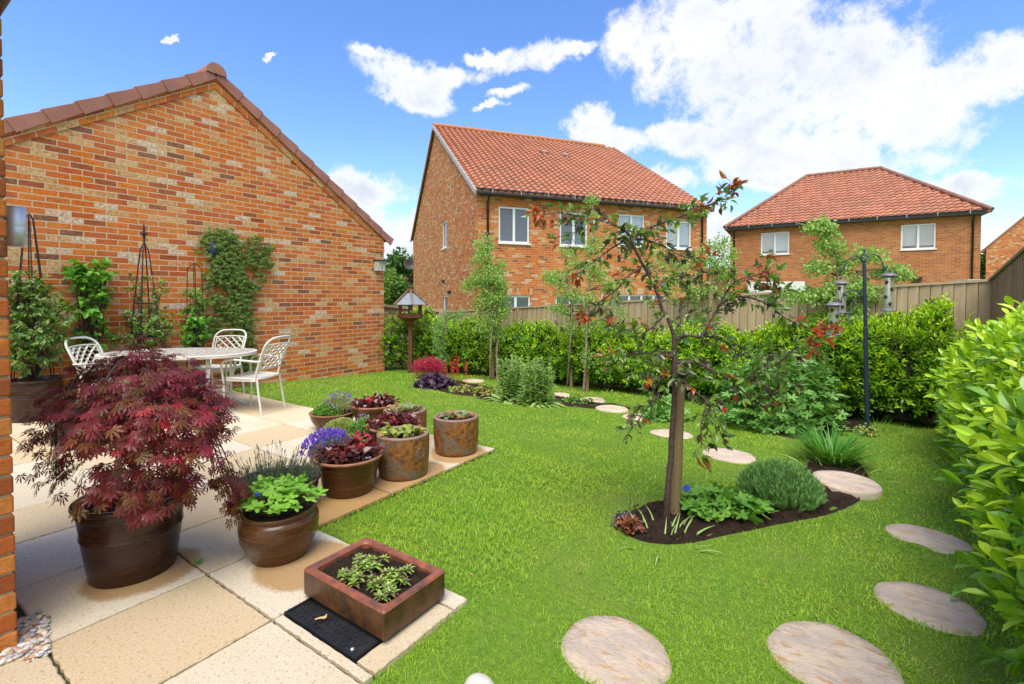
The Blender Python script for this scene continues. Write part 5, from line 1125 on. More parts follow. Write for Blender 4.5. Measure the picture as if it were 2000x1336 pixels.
bushy('evergreen_climber', 'bushy variegated evergreen climber in the large pot at the far left', c, [wb(c, 55, 700, 5.3, (.24, .24, .16), 70), wb(c, 70, 650, 5.35, (.24, .24, .2), 85), wb(c, 55, 590, 5.35, (.2, .2, .2), 60), wb(c, 45, 550, 5.35, (.14, .16, .12), 26), wb(c, 80, 600, 5.35, (.12, .15, .2), 28), wb(c, 105, 650, 5.3, (.1, .12, .14), 16), wb(c, 25, 620, 5.4, (.14, .2, .4), 50)], T_OVAL, .062, 'jasm', per=9)
# clematis on narrow support
cb = at(178, 5.95); cb.x = max(cb.x, WX + .16); tq = thing('plant_support', 'narrow twisted iron support of the heart-leaved clematis by the garage wall', 'plant support', cb)
a = Acc(); 
for s in (-1, 1): a.tube(smooth_path([cb + Vector((0, s * .07, 0)), cb + Vector((0, s * .07, 1.2)), cb + Vector((0, s * .05, 1.75))], 3), .006, 6)
obj('upright', a, M['iron'], tq)
a = Acc(); pts = [cb + Vector((.10 * math.cos(k * .45), .14 * math.sin(k * .45) * (1 + .3 * math.sin(k * .21)), .3 + k * .022)) for k in range(62)]; a.tube(pts, .004, 5); obj('twisted_rod', a, M['iron'], tq)
def dd_of(px, extra=0.): r_ = ray(px, 600); return (WX + .2 + extra) / r_.x
c = cb + Vector((0, 0, .15))
bushy('clematis', 'bright green heart-leaved clematis climbing the narrow support', c, [wb(c, 178, 535, dd_of(178), (.12, .17, .13), 54), wb(c, 178, 575, dd_of(178), (.10, .15, .16), 36), wb(c, 172, 605, dd_of(172), (.10, .22, .10), 20), wb(c, 180, 640, dd_of(180), (.09, .16, .14), 14), wb(c, 205, 525, dd_of(205), (.06, .05, .06), 6), wb(c, 140, 545, dd_of(140), (.06, .05, .06), 3), wb(c, 195, 665, dd_of(195), (.1, .14, .08), 9), wb(c, 140, 675, dd_of(140), (.06, .07, .04), 4)], T_HEART, .085, 'clem', 'twig', per=4)
# obelisk with climber in a pot near the wall
ob = at(284, 6.28); ob.x = max(ob.x, WX + .33); potM, cM, kM = pot('tall', ob, 'dark brown pot behind the table holding the tall iron obelisk', .22, .36, 'large dark brown pots', rb=.17)
obelisk('tall black iron obelisk with fleur-de-lis finial against the garage wall', cM - Vector((0, 0, .12)), 2.18, .46, 4, .0085, True, (.60,), yaw=.15)
c = cM; dm = ob.dot(FW)
bushy('star_jasmine', 'yellow-green climber round the tall obelisk behind the table', c, [wb(c, 285, 655, dm, (.24, .26, .16), 60), wb(c, 262, 615, dm, (.10, .12, .12), 14), wb(c, 300, 620, dm, (.14, .14, .15), 32), wb(c, 265, 560, dm, (.07, .08, .14), 10), wb(c, 308, 560, dm, (.05, .06, .16), 10), wb(c, 325, 635, dm, (.08, .1, .12), 12), wb(c, 250, 660, dm, (.1, .14, .1), 14)], T_OVAL, .062, 'jasm', per=8)
# small obelisk
os_ = at(381, 6.75); os_.x = max(os_.x, WX + .28); potS, cS, kS = pot('tall', os_, 'small dark brown pot behind the table below the little obelisk', .19, .32, 'large dark brown pots', rb=.15)
obelisk('small black iron obelisk between the tall obelisk and the creeper', cS - Vector((0, 0, .1)), 1.95, .22, 4, .006, False, (.62,), wt=.085, yaw=.5)
c = cS; dm = os_.dot(FW)
bushy('clematis', 'bright green climber half way up the small obelisk', c, [wb(c, 378, 585, dm, (.08, .1, .12), 22), wb(c, 375, 625, dm, (.10, .12, .16), 38), wb(c, 368, 660, dm, (.16, .16, .12), 34), wb(c, 393, 640, dm, (.08, .1, .2), 20)], T_HEART, .065, 'clem', 'twig', per=4)
# creeper flat on the wall
cc2 = DX(455, 700, WX); cc2.z = .0; t = plant('wall_creeper', 'olive green creeper spreading over the garage wall in a forked patch', 'climbing plant', cc2); a = Acc(); st = Acc()
CR = [(405, 466, 14), (425, 462, 16), (445, 462, 14), (460, 480, 14), (415, 490, 18), (440, 490, 22), (425, 520, 20), (445, 515, 20), (408, 540, 10), (425, 545, 16), (455, 535, 18), (475, 545, 14), (460, 560, 22), (480, 565, 14), (455, 585, 18), (475, 590, 16), (450, 610, 12), (470, 615, 20), (460, 635, 18), (482, 640, 12), (470, 660, 14), (485, 655, 8), (455, 685, 6), (495, 465, 8), (490, 485, 12), (505, 500, 12), (515, 490, 10), (525, 485, 7), (520, 515, 9), (500, 520, 10), (485, 505, 12), (510, 540, 8), (498, 560, 8), (470, 515, 12), (420, 580, 12), (430, 605, 10), (400, 590, 10), (410, 625, 14), (400, 650, 14), (425, 640, 8), (487, 665, 7), (400, 560, 5), (478, 700, 14), (460, 715, 14), (440, 735, 10), (480, 722, 10), (463, 695, 8), (492, 680, 6)]
pa = Vector(cc2)
for (px, py, rp_) in CR:
    q = DX(px, py, WX + .04); sc_ = q.dot(FW) / FPX; rad = rp_ * sc_; n = int(6 + rp_ * rp_ * .20)
    P = np.stack([WX + .015 + U(0, .13, n) ** 1.0, q.y + RNG.normal(size=n) * rad * .5 * 1.2, q.z + RNG.normal(size=n) * rad * .52], -1)
    a.inst(T_CREEP if False else T_LANCE, np.repeat(P, 4, 0), np.repeat(RNG.normal(size=(n, 3)) * .3, 4, 0) + np.stack([np.full(n * 4, .25), np.tile([-.8, -.3, .35, .85], n), np.tile([-.3, -.8, -.8, -.25], n)], -1), np.array([1., 0, .5]) + RNG.normal(size=(n * 4, 3)) * .25, .055 * U(.6, 1.1, n * 4), 0, W=.085 * U(.8, 1.1, n * 4))
sk = [(462, 725), (468, 690), (472, 650), (465, 610), (455, 570), (445, 530), (430, 500), (420, 470)]; st.tube(smooth_path([DX(x, y, WX + .02) for x, y in sk], 3), .007, 5)
for b_ in ([(468, 580), (485, 560), (500, 530), (505, 500), (495, 470)], [(445, 530), (420, 545), (405, 580), (405, 640)], [(500, 510), (520, 495), (528, 485)], [(425, 490), (405, 470)]): st.tube(smooth_path([DX(x, y, WX + .02) for x, y in b_], 3), .004, 5)
obj('foliage', a, M['creeper'], t); obj('stems', st, M['twig'], t)
# black trough behind the maple
q = at(178, 4.55); t = thing('black_trough', 'low black plastic trough with a few green shoots, half hidden behind the maple', 'planter', q)
a = Acc(); loft(a, [rrect(q.x - .17, q.x + .17, q.y - .27, q.y + .27, .03, .0), rrect(q.x - .2, q.x + .2, q.y - .30, q.y + .30, .03, .30), rrect(q.x - .21, q.x + .21, q.y - .31, q.y + .31, .03, .315), rrect(q.x - .18, q.x + .18, q.y - .28, q.y + .28, .03, .315), rrect(q.x - .17, q.x + .17, q.y - .27, q.y + .27, .03, .2)]); obj('body', a, M['blackpl'], t)
a = Acc(); a.box((q.x, q.y, .2), (.34, .54, .05)); obj('soil', a, M['soil'], t)
s = plant('shoots', 'few green shoots in the black trough behind the maple', 'plant', q + Vector((0, 0, .225))); a = Acc(); clump(a, T_LANCE, (q.x, q.y, .225), .14, 40, .09, .8, .04); obj('leaves', a, M['clem'], s)
# ---------------------------------------------------------------- japanese maple in its pot
mp_ = at(252, 2.40); potJ, cJ, kJ = pot('tall', mp_, 'large dark brown pot holding the purple maple, nearest the camera on the left', .232, .385, 'large dark brown pots', rb=.178)
t = plant('japanese_maple', 'weeping purple-red Japanese maple with finely cut leaves in the large brown pot', 'tree', cJ)
a = Acc(); br = Acc(); top = cJ + Vector((0, 0, .30)); br.tube(smooth_path([cJ - Vector((0, 0, .05)), cJ + Vector((.015, .01, .12)), top], 4), [.019] * 4 + [.016] * 5, 8)
# layered tiers; every entry is a spray centre measured in the photo at its own distance
SPR = []
def tier(px, py, d, rx, ry, n, dz=.05): SPR.append((px, py, d, rx, ry, n, dz))
tier(285, 678, 2.55, .10, .08, 9); tier(230, 715, 2.45, .22, .14, 26); tier(320, 710, 2.5, .2, .14, 24); tier(150, 760, 2.4, .16, .2, 20); tier(215, 760, 2.2, .2, .16, 26)
tier(290, 750, 2.2, .2, .16, 26); tier(365, 755, 2.45, .16, .18, 22); tier(400, 790, 2.4, .12, .16, 16); tier(110, 800, 2.45, .14, .16, 16); tier(170, 810, 2.15, .18, .14, 24)
tier(250, 805, 2.05, .18, .14, 26); tier(335, 810, 2.1, .18, .14, 26); tier(400, 835, 2.3, .12, .14, 18); tier(85, 860, 2.5, .07, .12, 11); tier(125, 865, 2.3, .13, .12, 18)
tier(200, 860, 2.1, .17, .12, 22); tier(290, 870, 2.05, .17, .12, 24); tier(370, 870, 2.15, .15, .12, 20); tier(95, 915, 2.4, .07, .12, 13); tier(145, 925, 2.3, .07, .1, 9); tier(225, 925, 2.15, .12, .10, 14)
tier(290, 930, 2.15, .15, .10, 18); tier(360, 925, 2.25, .12, .10, 16); tier(215, 965, 2.15, .12, .08, 13); tier(290, 975, 2.1, .12, .07, 12); tier(260, 1000, 2.1, .06, .04, 5); tier(350, 960, 2.25, .08, .06, 8); tier(110, 955, 2.35, .04, .05, 4)
tier(190, 728, 2.4, .14, .12, 14); tier(350, 738, 2.3, .16, .12, 16); tier(135, 785, 2.3, .12, .12, 12); tier(405, 775, 2.35, .12, .12, 14); tier(420, 815, 2.3, .08, .1, 10); tier(270, 700, 2.4, .16, .12, 16)
tier(445, 935, 2.45, .06, .10, 12); tier(465, 960, 2.45, .06, .10, 14); tier(455, 1000, 2.45, .05, .04, 6); tier(420, 925, 2.4, .05, .06, 6)
hubs = [top + Vector((.28 * math.cos(k), .28 * math.sin(k), U(.10, .28))) for k in np.arange(8) * .785]
for h_ in hubs: br.tube(smooth_path([top - Vector((0, 0, .12)), top + (h_ - top) * .5 + Vector((0, 0, .07)), h_], 4), [.011] * 4 + [.007] * 5, 6, cap=False)
for (px, py, d, rx, ry, n, dz) in SPR:
    q = D(px, py, d); hb = min(hubs, key=lambda h_: (h_ - q).length); br.tube(smooth_path([hb, hb * .45 + q * .55 + Vector((0, 0, .07)), q + Vector((0, 0, .015))], 3), [.006] * 3 + [.004, .003, .0025, .002], 5, cap=False)
    rad_dir = (Vector((q.x, q.y, 0)) - Vector((cJ.x, cJ.y, 0))); rad_dir = rad_dir.normalized() if rad_dir.length > .05 else Vector((0, 0, 0))
    n = int(n * (3.8 if py < 860 else 2.7)); x = np.clip(RNG.normal(size=n), -1.6, 1.6) * rx * .50; y = np.clip(RNG.normal(size=n), -1.6, 1.6) * ry * .5; z = U(-dz, dz, n) * 1.1 - (x * x + y * y) * 1.2
    P = np.array(q) + x[:, None] * np.array(RT) + y[:, None] * np.array(FW) * .9 + z[:, None] * np.array([0, 0, 1.])
    w_ = P - np.array(cJ) ; w_[:, 2] = 0; w_ /= (np.linalg.norm(w_, axis=1, keepdims=True) + 1e-6)
    low = max(0, (850 - 0) and (py - 780) / 250); Fw = w_ * (1 - .45 * low) + RNG.normal(size=(n, 3)) * .38 - np.array([0, 0, .30 + 1.2 * low]); 
    Up = np.array([0, 0, 1.]) + w_ * (.4 + .8 * low) + RNG.normal(size=(n, 3)) * .22
    mt = np.where(U(0, 1, n) < (.10 if py < 900 and px > 300 else .015), 1, np.where(U(0, 1, n) < .15 + .45 * low, 2, 0)); a.inst(T_MAPLE, P, Fw, Up, .050 * U(.7, 1.2, n), mt, W=.052 * U(.7, 1.1, n))
q = D(420, 940, 2.4); br.tube(smooth_path([D(395, 905, 2.35), D(432, 893, 2.42), D(455, 915, 2.45), D(460, 960, 2.45)], 5), .0025, 5, cap=False)
obj('foliage', a, [M['maple'], M['mapleR'], M['mapleG']], t); obj('branches', br, M['twig'], t)
# ---------------------------------------------------------------- stepping stones
STONES = [(1200, 1272, .205, .205, 'sandstone stepping stone, first from the bottom edge, below the crab apple bed'), (1625, 1285, .215, .215, 'sandstone stepping stone cut by the bottom edge, nearest the right hedge'),
 (1812, 1184, .20, .18, 'sandstone stepping stone under the right laurel hedge, second from the bottom'), (1812, 1053, .20, .175, 'sandstone stepping stone beside the right hedge, third from the bottom'),
 (1652, 952, .22, .22, 'sandstone stepping stone set in the dark soil next to the lavender'), (1424, 890, .22, .2, 'sandstone stepping stone in the lawn behind the crab apple stake'), (1312, 846, .22, .2, 'sandstone stepping stone hidden partly by the crab apple trunk'),
 (1246, 813, .2, .19, 'small sandstone stepping stone left of the trunk, middle of the far path'), (1195, 798, .21, .2, 'sandstone stepping stone at the end of the narrow far bed'), (1158, 780, .2, .19, 'sandstone stepping stone just behind the narrow far bed'),
 (1092, 768, .2, .19, 'far sandstone stepping stone behind the grey sage plants'), (925, 742, .21, .2, 'farthest sandstone stepping stone, behind the purple heuchera')]
stone_xy = []
for (px, py, rx, ry, lab) in STONES:
    q = G(px, py, 0); q = G(px, py, float(gz(q.x, q.y))); z = float(gz(q.x, q.y)) + .004; stone_xy.append((q.x, q.y, rx, ry)); a = Acc(); n = 48; an = np.arange(n) / n * 2 * math.pi; z += {952: .05, 890: .012, 798: .02, 780: .012}.get(py, 0)
    ph = U(0, 6, 3); rr = 1 + .035 * np.sin(2 * an + ph[0]) + .025 * np.sin(3 * an + ph[1]) + .012 * np.sin(7 * an + ph[2]); L_ = lambda k, zz: [(q.x + rx * k * rr[i] * math.cos(an[i]), q.y + ry * k * rr[i] * math.sin(an[i]), zz + (.003 * math.sin(7 * k * math.cos(an[i]) + 3 * k * math.sin(an[i]) + px) if k < .9 else 0)) for i in range(n)]
    ctr = L_(.0005, z + .004); loft(a, [L_(1.0, z - .05), L_(1.0, z - .004), L_(.985, z + .002), L_(.8, z + .004), L_(.5, z + .004), ctr], smooth=True); tag(obj('stepping_stone', a, M['sand']), lab, 'stepping stone', 'sandstone stepping stones through the lawn')
# ---------------------------------------------------------------- beds
def bed(name, outline, mound, lab):
    P = [G(px, py, -.01) for px, py in outline]; P = [G(px, py, float(gz(p.x, p.y))) for (px, py), p in zip(outline, P)]; S = smooth_path(P + [P[0]], 5)[:-1]; cx = sum(p.x for p in S) / len(S); cy = sum(p.y for p in S) / len(S); a = Acc(); n = len(S); rings = 12; V = []
    for r_ in range(rings + 1):
        k = 1 - r_ / rings
        for p in S:
            x = cx + (p.x - cx) * k; y = cy + (p.y - cy) * k; e = 1 - k; V.append((x, y, float(gz(x, y)) - .012 + mound * min(1, e * 4) + .006 + (RNG.normal() * .011 if 1 < r_ else 0)))
    F = [(r_ * n + i, r_ * n + (i + 1) % n, (r_ + 1) * n + (i + 1) % n, (r_ + 1) * n + i) for r_ in range(rings) for i in range(n)]; a.add(V, np.array(F), smooth=True)
    # crumbs of soil
    for k in range(900):
        i = RNG.integers(0, n); f_ = math.sqrt(U(0, 1)); p = S[i]; x = cx + (p.x - cx) * f_ * .97; y = cy + (p.y - cy) * f_ * .97; s = U(.004, .013); z = float(gz(x, y)) - .01 + mound
        V = np.array([(1, 0, 0), (-.5, .8, 0), (-.5, -.8, 0), (0, 0, 1.1)]) * s; t_ = U(0, 6.28); V = V @ np.array([[math.cos(t_), -math.sin(t_), 0], [math.sin(t_), math.cos(t_), 0], [0, 0, 1]]); a.add(V + np.array([x, y, z]), np.array([(0, 1, 3), (1, 2, 3), (2, 0, 3)]))
    struct(name, a, M['soil'], label=lab); return [(p.x, p.y) for p in S]
B1 = bed('flower_bed', [(1198, 1018), (1205, 1045), (1250, 1066), (1330, 1068), (1430, 1047), (1520, 1028), (1620, 1008), (1700, 970), (1708, 930), (1665, 885), (1600, 895), (1560, 925), (1480, 960), (1400, 968), (1300, 985), (1230, 995)], .03, 'dark soil bed round the crab apple and lavender')
B2 = bed('flower_bed', [(800, 742), (830, 757), (900, 772), (1000, 788), (1090, 792), (1165, 798), (1235, 803), (1250, 795), (1180, 790), (1100, 770), (1000, 758), (900, 745), (850, 735)], .02, 'narrow soil bed with purple heuchera and sage, far across the lawn')
B3 = bed('flower_bed', [(1430, 812), (1480, 836), (1540, 855), (1600, 858), (1650, 842), (1690, 846), (1715, 838), (1690, 815), (1600, 800), (1500, 798)], .02, 'soil under the big mallow by the far hedge')
# ---------------------------------------------------------------- grass
def in_poly(x, y, P):
    c = np.zeros(x.shape, bool); j = len(P) - 1
    for i in range(len(P)):
        xi, yi = P[i]; xj, yj = P[j]; c ^= ((yi > y) != (yj > y)) & (x < (xj - xi) * (y - yi) / (yj - yi + 1e-12) + xi); j = i
    return c
def grass_pts(n, x0, x1, y0, y1, dmin, dmax):
    x = U(x0, x1, n); y = U(y0, y1, n); d = np.hypot(x, y); fwd = -math.sin(YAW) * x + math.cos(YAW) * y; lat = math.cos(YAW) * x + math.sin(YAW) * y
    ok = (d >= dmin) & (d < dmax) & (fwd > .9) & (np.abs(lat) < fwd * 1.17 + .3) & (x > WX + .05)
    eg = .012 * np.sin(x * 23) + .010 * np.sin(y * 31 + 1) + RNG.normal(size=n) * .008
    ok &= ~((x < PR - .005 + eg) & (y < 3.52 + eg)); ok &= ~((x < -1.375 + eg) & (y < 1.685 + eg)); ok &= (y < 7.95)
    for (sx, sy, rx, ry) in stone_xy: ok &= (((x - sx) / (rx - .01)) ** 2 + ((y - sy) / (ry - .01)) ** 2) > 1
    for P in (B1, B2, B3): ok &= ~in_poly(x, y, P)
    return x[ok], y[ok]
a = Acc()
TB_ = [blade_t(.075, b, 3) for b in (.25, .6, 1.0)]
for (dmin, dmax, dens, hh_, ww_) in ((0, 2.2, 19000, .024, 1.2), (2.2, 3.4, 11500, .025, 1.6), (3.4, 5.2, 6000, .027, 2.2), (5.2, 7.5, 3200, .029, 3.0), (7.5, 11.5, 1600, .032, 4.0)):
    n = int(dens * 10.2 * 9.5); x, y = grass_pts(n, -8, 2.2, -1, 8.5, dmin, dmax); m_ = len(x); z = gz(x, y); 
    pn = np.sin(x * 5.1 + 2 * np.sin(y * 3.3)) * np.cos(y * 4.7 + x); hs_ = hh_ * U(.55, 1.25, m_) * (1 + .18 * pn)
    # longer tufts at the edges of stones and beds
    for (sx, sy, rx, ry) in stone_xy[:5]: e_ = np.hypot((x - sx) / rx, (y - sy) / ry); hs_ = np.where((e_ < 1.18) & (U(0, 1, m_) < .6), hs_ * 1.35, hs_)
    th_ = U(0, 6.28, m_); tilt = np.abs(RNG.normal(size=m_)) * .42; Fw = np.stack([np.cos(th_) * tilt, np.sin(th_) * tilt, np.ones(m_)], -1); Up = np.stack([np.cos(th_ + U(-.6, .6, m_)), np.sin(th_), np.zeros(m_) + .01], -1); b_ = RNG.integers(0, 3, m_)
    for k in range(3):
        s_ = b_ == k; a.inst(TB_[k] if dmin < 3 else blade_t(.075, (.25, .6, 1.)[k], 2), np.stack([x, y, z - .006], -1)[s_], Fw[s_], Up[s_], hs_[s_], 0, W=hs_[s_] * ww_)
struct('grass', a, M['grass'], 'stuff', 'bright green mown grass of the lawn')
# fallen bits in the lawn
a = Acc(); x, y = grass_pts(2500, -2, 1, 1.5, 4.5, 0, 5); x, y = x[:42], y[:42]; a.inst(T_SMALL, np.stack([x, y, gz(x, y) + .022], -1), rdir(len(x)) * np.array([1, 1, .2]), (0, 0, 1), U(.012, .03, len(x))); struct('fallen_leaves', a, leafmat('brown_fallen_leaf', [(.35, .14, .05), (.42, .27, .10)], .7, .1), 'stuff', 'small brown fallen leaves scattered in the lawn')

# ---------------------------------------------------------------- laurel hedges
def hedge(name, label, P, nrmv, hgts, shoots, size, young=.3, cat='hedge'):
    """P: function (s,t,depth)->point; builds upright leafy shoots"""
    t = thing(name, label, cat, P(.5, 0, 0)); a = Acc(); st = Acc()
    for (n, dlo, dhi, smin, smax, tip, sc) in shoots:
        s = U(0, 1, n); v = U(smin, smax, n); dpt = U(dlo, dhi, n); base = np.array([tuple(P(s[i], v[i], dpt[i])) for i in range(n)])
        nv = np.array([tuple(nrmv(s[i], v[i])) for i in range(n)]); ax = nv * U(.2, .95, (n, 1)) + np.array([0, 0, 1.]) * U(.35, 1.0, (n, 1)) + RNG.normal(size=(n, 3)) * .38; ax /= np.linalg.norm(ax, axis=1, keepdims=True)
        Ls = size * U(1.2, 2.3, n) * sc; k_ = 9; rnd = U(0, 6.28, n); e1 = np.cross(ax, rdir(n)); e1 /= np.linalg.norm(e1, axis=1, keepdims=True); e2 = np.cross(ax, e1); yg = U(0, 1, n) < tip * (.25 + .85 * np.clip(v, 0, 1))  # young growth favours the top; fewer lime leaves below paint the shaded base
        for k in range(k_):
            q = k / (k_ - 1); an = rnd + k * 2.4; side = e1 * np.cos(an)[:, None] + e2 * np.sin(an)[:, None]; Fw = ax * (.25 + .95 * q) + side * (1.05 - .6 * q); pp = base + ax * (Ls * q)[:, None]
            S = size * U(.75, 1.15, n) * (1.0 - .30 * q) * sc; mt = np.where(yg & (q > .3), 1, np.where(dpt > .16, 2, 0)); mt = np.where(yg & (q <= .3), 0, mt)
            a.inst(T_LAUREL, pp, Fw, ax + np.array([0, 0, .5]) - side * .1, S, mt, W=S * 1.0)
        sel = range(0, n, 6)
        for i in sel: st.tube([base[i] - ax[i] * .05, base[i] + ax[i] * Ls[i]], [.003, .0015], 3, cap=False)
    obj('foliage', a, [M['laurel'], M['laurelY'], M['laurelD']], t); 
    return t, st
# right-hand hedge, running away from the camera
RX = lambda s: -.9 + 8.1 * s
HP = [(-.9, .72, 1.36), (1.5, .58, 1.31), (2.4, .60, 1.27), (3.4, .68, 1.21), (4.6, .82, 1.13), (6.0, .98, 1.05), (7.2, 1.10, 1.0)]
def hp(y): return float(np.interp(y, [h_[0] for h_ in HP], [h_[1] for h_ in HP])), float(np.interp(y, [h_[0] for h_ in HP], [h_[2] for h_ in HP]))
def PR_(s, v, d):
    y = RX(s); x, ht = hp(y); g_ = float(gz(0, y)); bulge = .10 * math.sin(v * math.pi) + .05 * math.sin(y * 3.1 + v * 3)
    if v <= 1: return Vector((x + .10 - bulge + d + (.12 * max(0, v - .75) * 4 * .6), y, g_ + .05 + (ht - .05) * min(v, 1) - d * .1))
    return Vector((x + .22 + (v - 1) * .8 + d * .2, y, g_ + ht - d * .5 + .03 * math.sin(y * 5)))
nR = lambda s, v: Vector((-1, -.15, .1)) if v < .9 else Vector((-.4, -.1, .8))
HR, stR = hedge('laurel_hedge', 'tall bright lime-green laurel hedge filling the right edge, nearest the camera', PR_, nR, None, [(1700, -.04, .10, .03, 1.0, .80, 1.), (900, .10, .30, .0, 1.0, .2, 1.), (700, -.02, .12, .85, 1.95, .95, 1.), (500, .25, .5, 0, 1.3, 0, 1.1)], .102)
for y in np.arange(-.6, 7.2, .55):
    x, ht = hp(y)
    for k in range(4): stR.tube(smooth_path([(x + .42, y, float(gz(0, y)) - .02), (x + .42 + U(-.1, .1), y + U(-.1, .1), .4), (x + .4 + U(-.25, .25), y + U(-.2, .2), ht * .95)], 3), [.014] * 4 + [.006] * 3, 5, cap=False)
obj('stems', stR, M['bark'], HR)
# back hedge along the fence
BP = [(735, 727, 600), (800, 722, 600), (870, 725, 606), (930, 730, 612), (1000, 737, 618), (1100, 747, 628), (1200, 755, 630), (1300, 765, 632), (1400, 775, 632), (1500, 785, 628), (1600, 800, 618), (1700, 822, 606), (1780, 832, 600), (1850, 838, 590)]
bpts = []
for (px, pf, pt) in BP: bpts.append((px, G(px, pf, -.17), pt))
def PB_(s, v, d):
    px = 735 + 1115 * s; x = np.interp(px, [b[0] for b in bpts], [b[1].x for b in bpts]); y = np.interp(px, [b[0] for b in bpts], [b[1].y for b in bpts]); pt = np.interp(px, [b[0] for b in bpts], [b[2] for b in bpts]) + 26; y = min(y, 7.45)
    q = Vector((x, y + .28, 0)); pt += 9 * math.sin(x * 4.3) + 6 * math.sin(x * 10.1); tz = H + (581.6 - pt) / FPX * q.dot(FW); g_ = float(gz(x, y)); vv = min(v, 1); bulge = .12 * math.sin(v * math.pi) + .10 * math.sin(x * 3.7 + v * 2) + .06 * math.sin(x * 9.1)
    r = Vector((x, y + .12 - bulge + d + .15 * max(0, v - .7), g_ + .05 + (tz - g_ - .05 - .04) * vv))
    if v > 1: r.y += (v - 1) * .45; r.z += .0
    return r
nB = lambda s, v: Vector((.1, -1, .15)) if v < .9 else Vector((0, -.4, .8))
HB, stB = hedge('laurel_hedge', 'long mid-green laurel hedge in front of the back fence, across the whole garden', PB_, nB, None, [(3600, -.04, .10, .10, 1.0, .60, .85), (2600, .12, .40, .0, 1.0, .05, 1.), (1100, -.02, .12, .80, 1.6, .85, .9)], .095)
for x in np.arange(0, 1, .035):
    for k in range(3): p = PB_(x, .0, .35); q = PB_(x, .95, .25); stB.tube([p, p.lerp(q, .5) + Vector((U(-.12, .12), U(-.08, .08), 0)), q + Vector((U(-.15, .15), 0, 0))], [.014, .009, .004], 5, cap=False)
# a few taller shoots against the fence
obj('stems', stB, M['bark'], HB)
for (lab, px, d, n_, top_) in (('tall loose laurel shoots against the fence left of the right hedge', 1770, 6.3, 60, .30), ('laurel shoots reaching up the fence left of the corner', 1840, 6.0, 60, .34)):
    b = at(px, d); b.y = min(b.y, 7.6); c_ = Vector((b.x, b.y, .85)); t = plant('laurel_shrub', lab, 'shrub', (b.x, b.y, float(gz(b.x, b.y)))); a = Acc(); st = Acc()
    for k in range(n_):
        p0 = c_ + Vector((U(-.40, .40), U(-.15, .2), U(-.35, .0))); ax = Vector((U(-.4, .4), U(-.3, .1), 1)).normalized(); L_ = U(.2, top_) + .06; st.tube([p0 - Vector((0, 0, .4)), p0, p0 + ax * L_], [.006, .004, .002], 4, cap=False)
        for j_ in range(9): q_ = j_ / 8; an = j_ * 2.4; a.inst(T_LAUREL, [p0 + ax * L_ * q_], [ax * (.3 + q_) + Vector((math.cos(an), math.sin(an), 0)) * (1 - .6 * q_)], [(0, 0, 1)], [.085 * (1 - .3 * q_)], 1 if q_ > .4 else 0)
    obj('foliage', a, [M['laurel'], M['laurelY']], t); obj('stems', st, M['bark'], t)

# ---------------------------------------------------------------- young birches with stakes
SG = 'round timber tree stakes along the far bed'
def stake(p, hgt, label, r=.032, lean=(0, 0), group=SG, ties=(.5,)):
    g_ = float(gz(p.x, p.y)); t = thing('tree_stake', label, 'tree stake', (p.x, p.y, g_ - .05), 0, group); a = Acc(); a.tube([(0, 0, 0), (lean[0] * .5, lean[1] * .5, hgt * .5), (lean[0], lean[1], hgt), (lean[0], lean[1], hgt + .012)], [r, r, r * .97, r * .8], 14); obj('post', a, M['stake'], t, local=True)
    for z in ties:
        b = Acc(); c = (lean[0] * z, lean[1] * z, hgt * z); b.lathe([(r * 1.12, -.018), (r * 1.2, -.015), (r * 1.2, .015), (r * 1.12, .018)], c, 14); b.box((c[0] - r * 1.6, c[1], c[2]), (.07, .025, .028)); obj('rubber_tie', b, M['rubber'], t, local=True)
    return t
def birch(label, base, trunk, blobs, name='birch_tree', lsz=.038, mat='birchL'):
    """trunk: photo points at a distance; blobs: photo centre, distance, radii in m, sprays"""
    g_ = float(gz(base.x, base.y)); t = thing(name, label, 'tree', (base.x, base.y, g_)); T = [Vector((base.x, base.y, g_ - .02))] + [D(*q) for q in trunk]; tr = smooth_path(T, 4); a = Acc(); n = len(tr); a.tube(tr, [.020 * (1 - .8 * i / (n - 1)) + .003 for i in range(n)], 8); obj('trunk', a, M['birch'], t)
    a = Acc(); st = Acc()
    for (px, py, d, rx, rz, k_) in blobs:
        c = D(px, py, d); q = rdir(k_) * U(.2, 1, (k_, 1)) ** .6; P = np.array(c) + q * np.array([rx, rx, rz])
        for i in range(0, k_, 2):
            p = Vector(P[i]); nb = min(tr, key=lambda v: (v - p).length + abs(v.z - (p.z - .12)) * .7); st.tube([nb, nb.lerp(p, .5) + Vector((0, 0, .03)), p], [.0045, .0028, .0012], 4, cap=False)
        m_ = 20
        for j_ in range(m_):
            pp = P + RNG.normal(size=(k_, 3)) * np.array([.05, .05, .045]); a.inst(T_SMALL if lsz < .03 else T_OVAL, pp, q * .5 + RNG.normal(size=(k_, 3)) * .6 - np.array([0, 0, .55]), rdir(k_) + np.array([0, -.3, .5]), lsz * U(.65, 1.2, k_), 0, W=lsz * 1.45 * U(.8, 1.1, k_))
    obj('crown', a, M[mat], t); obj('twigs', st, M['twig'], t); return t
def gat(px, py): q = G(px, py, -.12); return G(px, py, float(gz(q.x, q.y)))
b1 = gat(958, 740); birch('slender birch in front of the left house corner, leftmost of the tall birches', b1, [(958, 680, 8.8), (962, 600, 8.8), (955, 520, 8.8), (945, 455, 8.8)],
  [(943, 475, 8.8, .17, .17, 26), (945, 505, 8.8, .2, .2, 34), (960, 540, 8.8, .26, .26, 56), (930, 545, 8.8, .18, .18, 26), (965, 575, 8.8, .24, .24, 50), (945, 590, 8.8, .24, .22, 44), (975, 610, 8.8, .18, .2, 34), (950, 635, 8.8, .16, .18, 26), (915, 560, 8.8, .1, .08, 10), (975, 520, 8.8, .1, .14, 12)])
